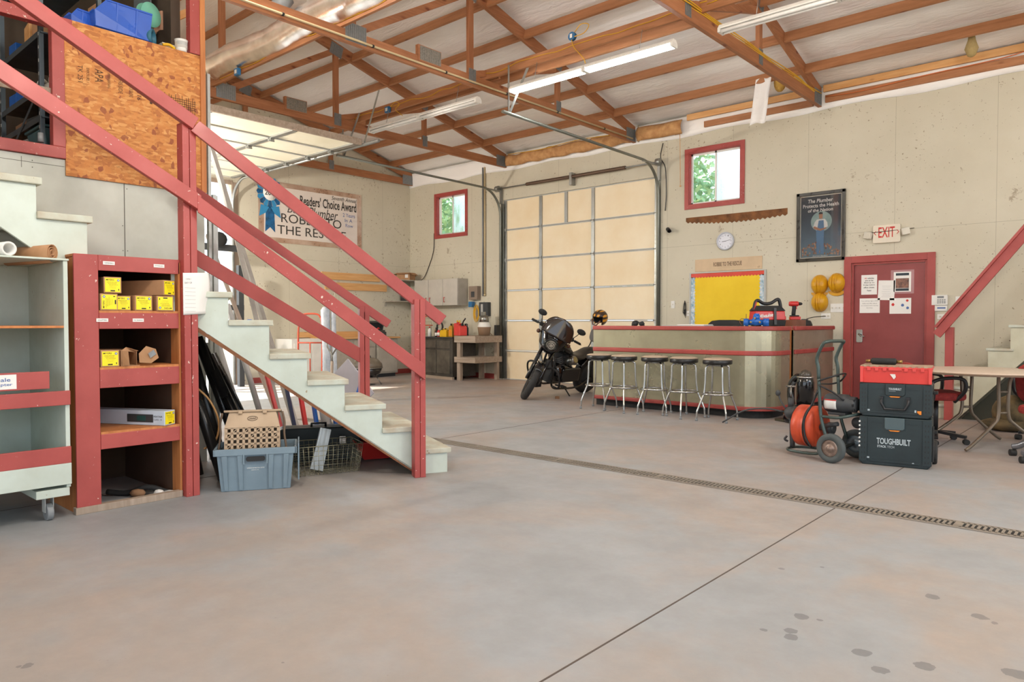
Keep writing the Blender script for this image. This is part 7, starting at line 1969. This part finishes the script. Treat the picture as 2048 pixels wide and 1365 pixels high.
mb = MB(); mb.grid(lambda u, v: (-.02 + .11 * u, -.088 * math.cos(R(18 + 7 * v)), .50 + .088 * math.sin(R(18 + 7 * v))), 4, 2); mb.build('label_band', REDPL, mot, solid=.001)
mb = MB()
for a in range(0, 360, 45): mb.cbox((.21, .055 * math.cos(R(a)), .50 + .055 * math.sin(R(a))), (.05, .025, .025))
mb.build('fan_cowl', BLACK, mot, .004)
mb = MB(); mb.box(.0, -.06, .40, .16, .06, .425); mb.build('motor_foot', DGREY, t, .004)
for y, nm in ((-.21, 0), (.21, 1)):
    mb = MB(); mb.M = Matrix.Translation((.12, y, .128)) @ Matrix.Rotation(R(90), 4, 'X'); mb.lathe([(.075, -.03), (.115, -.03), (.127, -.015), (.127, .015), (.115, .03), (.075, .03), (.075, -.03)], 36); w_ = mb.build('wheel', paint('grey_tyre', '4c5252', .7), t)
    mb = MB(); mb.M = Matrix.Translation((.12, y, .128)) @ Matrix.Rotation(R(90), 4, 'X'); mb.lathe([(0, -.02), (.05, -.02), (.078, -.028), (.078, .028), (.05, .018), (.025, .02), (.02, .035), (0, .036)], 28); mb.build('rim', paint('worn_rim', 'a08c80', .35, .6, c2='6e5c54', amt=.7, scale=20) if not nm else paint('blue_grey_rim', '7a8a94', .35, .5), w_)
lp('axle', [(.12, -.24, .128), (.12, .24, .128)], .012, STEELB, 0)
# feed unit
lp('feed_post', [(-.38, 0, .05), (-.385, 0, .20), (-.39, 0, .30)], .024, DGREY)
mb = MB(); mb.M = Matrix.Translation((-.40, 0, .37)) @ Matrix.Rotation(R(90), 4, 'Y'); mb.lathe([(0, -.06), (.03, -.055), (.055, -.03), (.065, .0), (.065, .05), (.04, .06), (0, .06)], 16); mb.cyl((-.04, 0, .0), (-.14, 0, .0), .028, 12); mb.build('feed_head', DGREY, t)
lp('feed_screw', [(-.40, 0, .48), (-.40, 0, .62)], .008, STEELB, 0); lp('wing_handle', [(-.45, 0, .615), (-.35, 0, .62)], .009, STEELB, 0)
lp('feed_lever', [(-.43, -.03, .40), (-.47, -.05, .47), (-.50, -.05, .54)], .007, DGREY); mb = MB(); mb.ball((-.505, -.05, .55), .024, .024, .03, 10, 8); mb.build('lever_knob', DGREY, t)
lp('cable_end', [(-.46, 0, .37), (-.65, -.03, .385), (-.85, -.1, .35), (-1.04, -.18, .22)], .008, DGREY)
lp('wing_knob', [(-.41, -.03, .10), (-.43, -.05, .12), (-.42, -.03, .15)], .01, DGREY)
lp('power_cord', [(-.03, -.17, .70), (.06, -.12, .74), (.12, 0, .77), (.05, .12, .73), (-.02, .17, .68), (-.06, .1, .66), (-.05, -.1, .67), (.0, -.18, .66), (.08, -.10, .60), (.16, -.08, .54)], .008, BLACK)
lp('power_cord', [(-.03, -.17, .62), (-.08, -.17, .50), (-.14, -.2, .35), (-.13, -.2, .2), (-.08, -.18, .1)], .009, BLACK)
lp('belt_tensioner', [(.0, -.1, .30), (.08, -.1, .32), (.12, -.1, .33)], .02, DGREY, 0)
mb = MB(); mb.M = Matrix.Translation((.22, .05, .34)) @ Matrix.Rotation(R(90), 4, 'X'); mb.lathe([(0, -.02), (.05, -.02), (.05, .02), (0, .02)], 18); mb.build('pulley', DGREY, t)

# black industrial vacuum / pump against the counter
t = thing('water_pump', 'greasy black pump with a hose loop beside the counter', 'pump', (-3.14, 8.85, 0), R(-20))
mb = MB(); mb.lathe([(.20, 0), (.22, .03), (.20, .10), (.13, .13), (.12, .2), (.11, .22)], 24); mb.build('base', BLACKG, t)
mb = MB(); mb.M = Matrix.Translation((.06, -.02, .2)); mb.lathe([(.10, 0), (.10, .30), (.09, .34), (.08, .36)], 20); mb.build('cylinder', BLACKG, t)
mb = MB(); mb.M = Matrix.Translation((.06, -.02, .56)); mb.tube([(.09 * math.cos(R(a)), .09 * math.sin(R(a)), 0) for a in range(0, 360, 20)], .012, 8, True); mb.build('clamp_ring', CHROME, t)
mb = MB(); mb.ball((.06, -.02, .58), .07, .07, .07); mb.build('cap', paint('smoky_cap', '4a4238', .2), t)
mb = MB(); mb.curve([(.05, 0, .52), (-.08, 0, .55), (-.16, 0, .45), (-.17, 0, .3), (-.14, 0, .15), (-.02, -.05, .12)], .045, 10); mb.build('hose', BLACKG, t)
mb = MB(); mb.curve([(-.02, -.12, .5), (-.06, -.14, .4), (-.02, -.15, .3), (-.06, -.14, .2)], .02, 8); mb.build('lever', DGREY, t)
mb = MB(); mb.box(-.28, -.16, .0, .26, .16, .03); mb.build('foot_plate', paint('oily_plate', '4a4434', .4, .4), t, .006)

# ================================================================== MOTORCYCLE
def motorcycle():
    F0 = Vector((-7.475, 8.70, 0)); Rr = Vector((-7.38, 10.17, 0))
    hd = (F0 - Rr); ang = math.atan2(hd.y, hd.x); L = hd.length
    ctr = (F0 + Rr) / 2
    t = thing('motorcycle', 'black cruiser motorcycle on its kickstand before the closed overhead door', 'motorcycle', ctr, rot=(R(-14), 0, ang))
    GB_ = BLACKG
    fx = L / 2; rx = -L / 2; WR = .325
    P = lambda name, mb, m, par=t, bevel=0, **k: mb.build(name, m, par, bevel, **k)
    # steering assembly
    hx, hz = fx - .36, .86
    ax = Vector((-.42, 0, .90)).normalized()
    S = Matrix.Translation((hx, 0, hz)) @ Matrix.Rotation(R(46), 4, ax) @ Matrix.Translation((-hx, 0, -hz))
    def fm(): return MB(S)
    mb = fm(); mb.M = S @ Matrix.Translation((fx, 0, WR)) @ Matrix.Rotation(R(90), 4, 'X'); mb.tube([(.27 * math.cos(R(a)), .27 * math.sin(R(a)), 0) for a in range(0, 360, 8)], .055, 12, True); w_ = P('front_wheel', mb, RUBBER)
    mb = fm(); mb.M = S @ Matrix.Translation((fx, 0, WR)) @ Matrix.Rotation(R(90), 4, 'X'); mb.lathe([(.215, -.03), (.225, 0), (.215, .03), (.205, .02), (.205, -.02), (.215, -.03)], 36); mb.lathe([(0, -.04), (.05, -.04), (.05, .04), (0, .04)], 16)
    for a in range(0, 360, 40): mb.beam((.04 * math.cos(R(a)), .04 * math.sin(R(a)), 0), (.21 * math.cos(R(a + 8)), .21 * math.sin(R(a + 8)), 0), .02, .014)
    P('rim', mb, GB_, w_)
    mb = fm(); mb.M = S @ Matrix.Translation((fx, .055, WR)) @ Matrix.Rotation(R(90), 4, 'X'); mb.lathe([(.07, 0), (.13, 0), (.13, .005), (.07, .005), (.07, 0)], 24); P('brake_disc', mb, STEELB, w_)
    for s_ in (-1, 1):
        mb = fm(); mb.tube([(fx - .0, s_ * .095, WR), (fx - .05, s_ * .095, WR + .12), (hx + .05, s_ * .095, 1.0)], [.03, .032, .027], 12); P('fork_leg', mb, GB_)
        mb = fm(); mb.tube([(fx - .12 - .004 * k, s_ * .095, WR + .26 + .018 * k) for k in range(9)], [.034 if k % 2 else .028 for k in range(9)], 10); P('fork_gaiter', mb, BLACKM)
    mb = fm(); pts = []
    mb.grid(lambda u, v: (fx + .355 * math.cos(R(55 + 60 * u)), (v - .5) * .13, WR + .355 * math.sin(R(55 + 60 * u)) - abs(v - .5) * .04), 12, 6); P('front_fender', mb, GB_, solid=.006)
    # cowl round the headlight and tall smoked screen
    def cowl(u, v):
        a = (v - .5) * PI * .95
        w = [.12, .20, .235, .24, .19][min(4, int(u * 4))] + 0
        us = [0, .25, .5, .75, 1.0]; ws = [.10, .19, .22, .25, .25]; zs_ = [.80, .88, .98, 1.08, 1.14]; xf = [.22, .26, .255, .21, .17]
        k = min(3, int(u * 4)); f_ = u * 4 - k
        w = ws[k] + (ws[k + 1] - ws[k]) * f_; z = zs_[k] + (zs_[k + 1] - zs_[k]) * f_; x = xf[k] + (xf[k + 1] - xf[k]) * f_
        return (hx + x * math.cos(a) - .02, w * math.sin(a), z)
    mb = fm(); mb.grid(cowl, 12, 20); P('fairing', mb, GB_, solid=.006)
    def screen(u, v):
        a = (v - .5) * PI * .8; ws = .26 * math.sqrt(max(.02, 1 - (u * .98) ** 3 * .85)); z = 1.10 + .31 * u
        return (hx + .13 - .10 * u + .07 * math.cos(a), ws * math.sin(a) * 1.05, z - .03 * u * abs(math.sin(a)))
    mb = fm(); mb.grid(screen, 12, 20); P('windscreen', mb, paint('smoked_screen', '2a211e', .08, Coat_Weight=.6), solid=.004)
    mb = fm(); mb.M = S @ Matrix.Translation((hx + .23, 0, .965)) @ Matrix.Scale(1.18, 4) @ Matrix.Rotation(R(90), 4, 'Y'); mb.lathe([(.10, -.06), (.10, .02), (.088, .03), (.085, .02), (.085, -.06)], 28); hl = P('headlight', mb, GB_)
    mb = fm(); mb.M = S @ Matrix.Translation((hx + .255, 0, .965)) @ Matrix.Scale(1.18, 4) @ Matrix.Rotation(R(90), 4, 'Y'); mb.lathe([(0, .012), (.05, .010), (.083, 0)], 24); P('lens', mb, paint('headlight_lens', 'c8c2b4', .12, .4, c2='6a665c', amt=.8, scale=24), hl)
    mb = fm(); mb.M = S @ Matrix.Translation((hx + .265, 0, .965)) @ Matrix.Scale(1.18, 4) @ Matrix.Rotation(R(90), 4, 'Y')
    for r_ in (.084, .055, .03): mb.tube([(r_ * math.cos(R(a)), r_ * math.sin(R(a)), 0.004) for a in range(0, 360, 15)], .004, 6, True)
    P('lens_ring', mb, BLACKM, hl)
    mb = fm(); mb.curve([(hx - .12, -.42, 1.10), (hx - .05, -.30, 1.12), (hx + .0, -.14, 1.10), (hx, 0, 1.06), (hx, .14, 1.10), (hx - .05, .30, 1.12), (hx - .12, .42, 1.10)], .013, 8); hb = P('handlebar', mb, BLACKM)
    for s_ in (-1, 1):
        mb = fm(); mb.tube([(hx - .075, s_ * .33, 1.115), (hx - .13, s_ * .44, 1.098)], .02, 10); P('grip', mb, BLACKM, hb)
        mb = fm(); mb.tube([(hx - .03, s_ * .26, 1.13), (hx - .01, s_ * .34, 1.14), (hx - .03, s_ * .45, 1.12)], .007, 6); P('lever', mb, BLACKM, hb)
        mb = fm(); mb.cbox((hx - .05, s_ * .27, 1.125), (.06, .07, .06)); P('switch_cluster', mb, BLACKM, hb, .01)
        mb = fm(); mb.tube([(hx - .03, s_ * .27, 1.14), (hx - .02, s_ * .31, 1.22), (hx - .03, s_ * .33, 1.27)], .006, 6); mi_ = P('mirror_stem', mb, BLACKM)
        mb = fm(); mb.ball((hx - .03, s_ * .35, 1.31), .015, .075, .05, 16, 10); P('mirror', mb, BLACKM)
        mb = fm(); mb.ball((hx + .02, s_ * .27, 1.02), .03, .035, .035, 12, 8); mb.tube([(hx + .0, s_ * .2, 1.03), (hx + .02, s_ * .27, 1.02)], .008, 6); P('turn_signal', mb, paint('amber_dark', '5a3a2c', .3))
    # body
    def body(secs, n=16):
        rings = []
        for (x, w, h, z) in secs: rings.append([(x, w * math.cos(2 * PI * k / n), z + h * math.sin(2 * PI * k / n)) for k in range(n)])
        return rings
    mb = MB(); mb.loft(body([(hx - .06, .05, .05, .86), (hx - .12, .11, .09, .86), (hx - .25, .145, .105, .85), (hx - .42, .13, .10, .80), (hx - .55, .08, .06, .74)])); P('fuel_tank', mb, GB_)
    mb = MB(); mb.loft(body([(hx - .48, .07, .04, .72), (hx - .58, .14, .05, .68), (hx - .75, .17, .055, .66), (hx - .88, .12, .08, .70), (hx - .98, .13, .07, .76), (hx - 1.2, .11, .05, .77), (hx - 1.3, .06, .03, .77)])); P('seat', mb, paint('quilted_seat_vinyl', '35302c', .45), sub=1)
    mb = MB(); mb.M = Matrix.Translation((rx, 0, WR)) @ Matrix.Rotation(R(90), 4, 'X'); mb.tube([(.255 * math.cos(R(a)), .255 * math.sin(R(a)), 0) for a in range(0, 360, 8)], .075, 12, True); w2 = P('rear_wheel', mb, RUBBER)
    mb = MB(); mb.M = Matrix.Translation((rx, 0, WR)) @ Matrix.Rotation(R(90), 4, 'X'); mb.lathe([(0, -.04), (.2, -.045), (.2, .045), (0, .04)], 30); P('rim', mb, DGREY, w2)
    mb = MB(); mb.grid(lambda u, v: (rx + .37 * math.cos(R(30 + 140 * u)), (v - .5) * .22, WR + .37 * math.sin(R(30 + 140 * u)) - abs(v - .5) * .06), 14, 6); P('rear_fender', mb, GB_, solid=.006)
    mb = MB(); mb.loft(body([(hx - .16, .05, .05, .50), (hx - .22, .16, .17, .42), (hx - .45, .18, .18, .40), (hx - .62, .15, .14, .38), (hx - .68, .05, .05, .38)], 14)); P('engine_case', mb, GB_)
    for a in (25, -20):
        mb = MB(); mb.M = Matrix.Translation((hx - .36, 0, .48)) @ Matrix.Rotation(R(a), 4, 'Y')
        mb.lathe([(.085 if k % 2 else .07, .02 + .018 * k) for k in range(14)], 20, None, False); P('cylinder', mb, DGREY)
    mb = MB(); mb.lathe([(.0, 0), (.08, 0), (.09, .02), (.09, .12), (.06, .14), (0, .14)], 20); o = P('air_cleaner', mb, GB_); o.location = (hx - .36, -.10, .66); o.rotation_euler = (R(90), 0, 0)
    mb = MB(); mb.lathe([(.06, .0), (.07, .06), (.07, .16), (.05, .18)], 18); o = P('horn', mb, STEELB); o.location = (hx - .36, .15, .62); o.rotation_euler = (R(-60), 0, 0)
    for s_ in (-1, 1):
        mb = MB(); mb.curve([(hx - .03, s_ * .03, .82), (hx - .06, s_ * .10, .55), (hx - .10, s_ * .13, .22), (hx - .35, s_ * .15, .17), (hx - .75, s_ * .15, .18), (rx + .05, s_ * .12, WR)], .018, 8); P('frame_tube', mb, GB_)
        mb = MB(); mb.curve([(hx + .02, s_ * .06, .50), (hx + .06, s_ * .22, .55), (hx + .05, s_ * .34, .50), (hx + .0, s_ * .36, .36), (hx - .06, s_ * .30, .24), (hx - .10, s_ * .14, .22)], .016, 8); P('crash_bar', mb, BLACKM)
        mb = MB(); mb.tube([(hx - .15, s_ * .16, .25), (hx - .13, s_ * .30, .27)], .014, 8); mb.cbox((hx - .13, s_ * .33, .275), (.09, .10, .02)); P('foot_peg', mb, BLACKM)
        mb = MB(); mb.tube([(rx + .05, s_ * .13, WR), (rx + .15, s_ * .13, .66)], [.03, .03], 10); P('shock_absorber', mb, BLACKM)
    mb = MB(); mb.box(hx - .13, -.11, .25, hx - .10, .11, .62); P('radiator', mb, BLACKM, t, .004)
    mb = MB(); mb.curve([(hx - .3, -.13, .52), (hx - .2, -.2, .40), (hx - .3, -.22, .25), (hx - .6, -.22, .22), (hx - .8, -.22, .23)], .028, 10); ex = P('exhaust_pipe', mb, paint('dark_exhaust', '3a3632', .3, .5))
    mb = MB(); mb.tube([(hx - .75, -.22, .23), (hx - 1.3, -.23, .27)], [.05, .055], 14); P('muffler', mb, BLACKM, ex)
    mb = MB(); mb.box(hx - .7, .13, .28, hx - .25, .19, .52); P('primary_cover', mb, GB_, t, .04, seg=3)
    mb = MB(); mb.tube([(hx - .45, .12, .16), (hx - .42, .30, .06), (hx - .42, .335, .062)], [.012, .011, .014], 8); P('kickstand', mb, BLACKM)
    mb = MB(); mb.curve([(hx - 1.05, .10, .72), (hx - 1.17, .10, .84), (hx - 1.19, .10, 1.0)], .01, 8); mb.curve([(hx - 1.05, -.10, .72), (hx - 1.17, -.10, .84), (hx - 1.19, -.10, 1.0)], .01, 8); P('sissy_bar', mb, BLACKM)
    mb = MB(); mb.M = Matrix.Translation((hx - 1.17, 0, 1.02)) @ Matrix.Rotation(R(84), 4, 'Y'); mb.prism(rrect(.24, .26, .09), -.03, .03); P('backrest_pad', mb, paint('backrest_vinyl', '4a443e', .5), t, .02, seg=3)
    mb = MB(); mb.box(hx - .20, -.30, .10, hx - .06, -.18, .24); P('foot_box', mb, BLACKM, t, .004)
    for i, (a, b) in enumerate((((hx + .05, -.05, 1.0), (hx - .1, -.12, .5)), ((hx + .05, .06, 1.0), (hx - .12, .14, .5)))):
        mb = MB(); mb.curve([a, ((a[0] + b[0]) / 2 + .05, (a[1] + b[1]) / 2 * 1.6, (a[2] + b[2]) / 2), b], .007, 6); P('cable', mb, BLACKM)
    # helmet on the backrest, its own thing, placed in world space
    M = Matrix.Translation(t.location) @ t.rotation_euler.to_matrix().to_4x4()
    p = M @ Vector((hx - 1.17, .0, 1.34))
    h = thing('helmet', 'brown helmet with orange flag stripes perched on the motorcycle backrest', 'helmet', p, rot=(R(-12), R(10), R(-95)))
    n = NT('striped_helmet'); s_ = n.sep(n.coord()); st_ = n.math('GREATER_THAN', n.math('FRACT', n.math('MULTIPLY', s_[1], 14)), .5)
    st2 = n.math('GREATER_THAN', n.math('FRACT', n.math('MULTIPLY', s_[2], 12)), .45)
    msk = n.math('GREATER_THAN', n.math('ABSOLUTE', s_[1]), .0)
    col = n.mix(n.math('MULTIPLY', st_, 1.0), '3a2c22', n.mix(st2, '4a3424', 'd8962e')); HM = n.out(col, .3)
    def hs(u, v):
        th_ = PI * v; ph = 2 * PI * u
        r = .135; x = r * 1.08 * math.sin(th_) * math.cos(ph); y = r * .9 * math.sin(th_) * math.sin(ph); z = r * math.cos(th_)
        return (x, y, z)
    mb = MB(); n1_, n2_ = 32, 20
    fs = []; v_ = [hs(i / n1_, j / n2_) for i in range(n1_) for j in range(n2_ + 1)]
    for i in range(n1_):
        for j in range(n2_):
            ph = (i + .5) / n1_; ph = ph - 1 if ph > .5 else ph; th_ = (j + .5) / n2_
            if abs(ph) < .20 and .38 < th_: continue
            if th_ > .80: continue
            a = i * (n2_ + 1) + j; b = ((i + 1) % n1_) * (n2_ + 1) + j; fs.append((a, a + 1, b + 1, b))
    mb.add(v_, fs, True); mb.build('shell', HM, h, solid=.012)
    mb = MB(); mb.M = Matrix.Diagonal((1, .85, 1, 1)); mb.ball((-.012, 0, 0), .112, .118, .108, 20, 12); 
    mb = MB(); v2 = [(x * .9, y * .9, z * .9) for x, y, z in v_]; mb.add(v2, fs, True); mb.build('lining', BLACKM, h, solid=.008)
    mb = MB(); mb.tube([(.1, -.09, -.02), (.14, -.04, -.1), (.14, .04, -.1), (.1, .09, -.02)], .012, 8); mb.build('edge_trim', paint('helmet_edge', '6a4a3c', .5), h)
motorcycle()
mb = MB(); mb.cbox((0, 0, .02), (.05, .05, .04)); single(mb, 'rubber_block', CARDD, 'small brown block on the floor under the motorcycle', 'block', (-7.05, 9.02, 0))

# ================================================================== TREES OUTSIDE THE WINDOWS
def tree(loc, h, r, lab, m):
    t = thing('tree', lab, 'tree', loc); rr_ = random.Random(int(loc[0] * 7))
    mb = MB(); mb.tube([(0, 0, 0), (.1, 0, h * .4), (0, .1, h * .7)], [.22, .16, .08], 8); mb.build('trunk', W_GREY, t)
    mb = MB()
    for k in range(6500):
        a = rr_.random() * 2 * PI; b = math.acos(2 * rr_.random() - 1); q = r * (.55 + .5 * rr_.random())
        p = Vector((q * math.sin(b) * math.cos(a), q * math.sin(b) * math.sin(a), h * .62 + q * .95 * math.cos(b)))
        u = Vector((rr_.random() - .5, rr_.random() - .5, rr_.random() - .5)).normalized(); v = u.orthogonal().normalized() * .06; u = u * .11
        mb.add([p - u, p + v, p + u, p - v], [(0, 1, 2, 3)])
    mb.build('foliage', m, t)
LEAF = paint('leaf_green', '9cc08c', .6, c2='78a478', amt=.6, scale=3)
tree((-10.75, 17.5, -.16), 7.4, 2.3, 'leafy green tree outside the larger window', LEAF)
tree((-20.45, 17.5, -.16), 7.6, 2.2, 'leafy green tree outside the far window', LEAF)
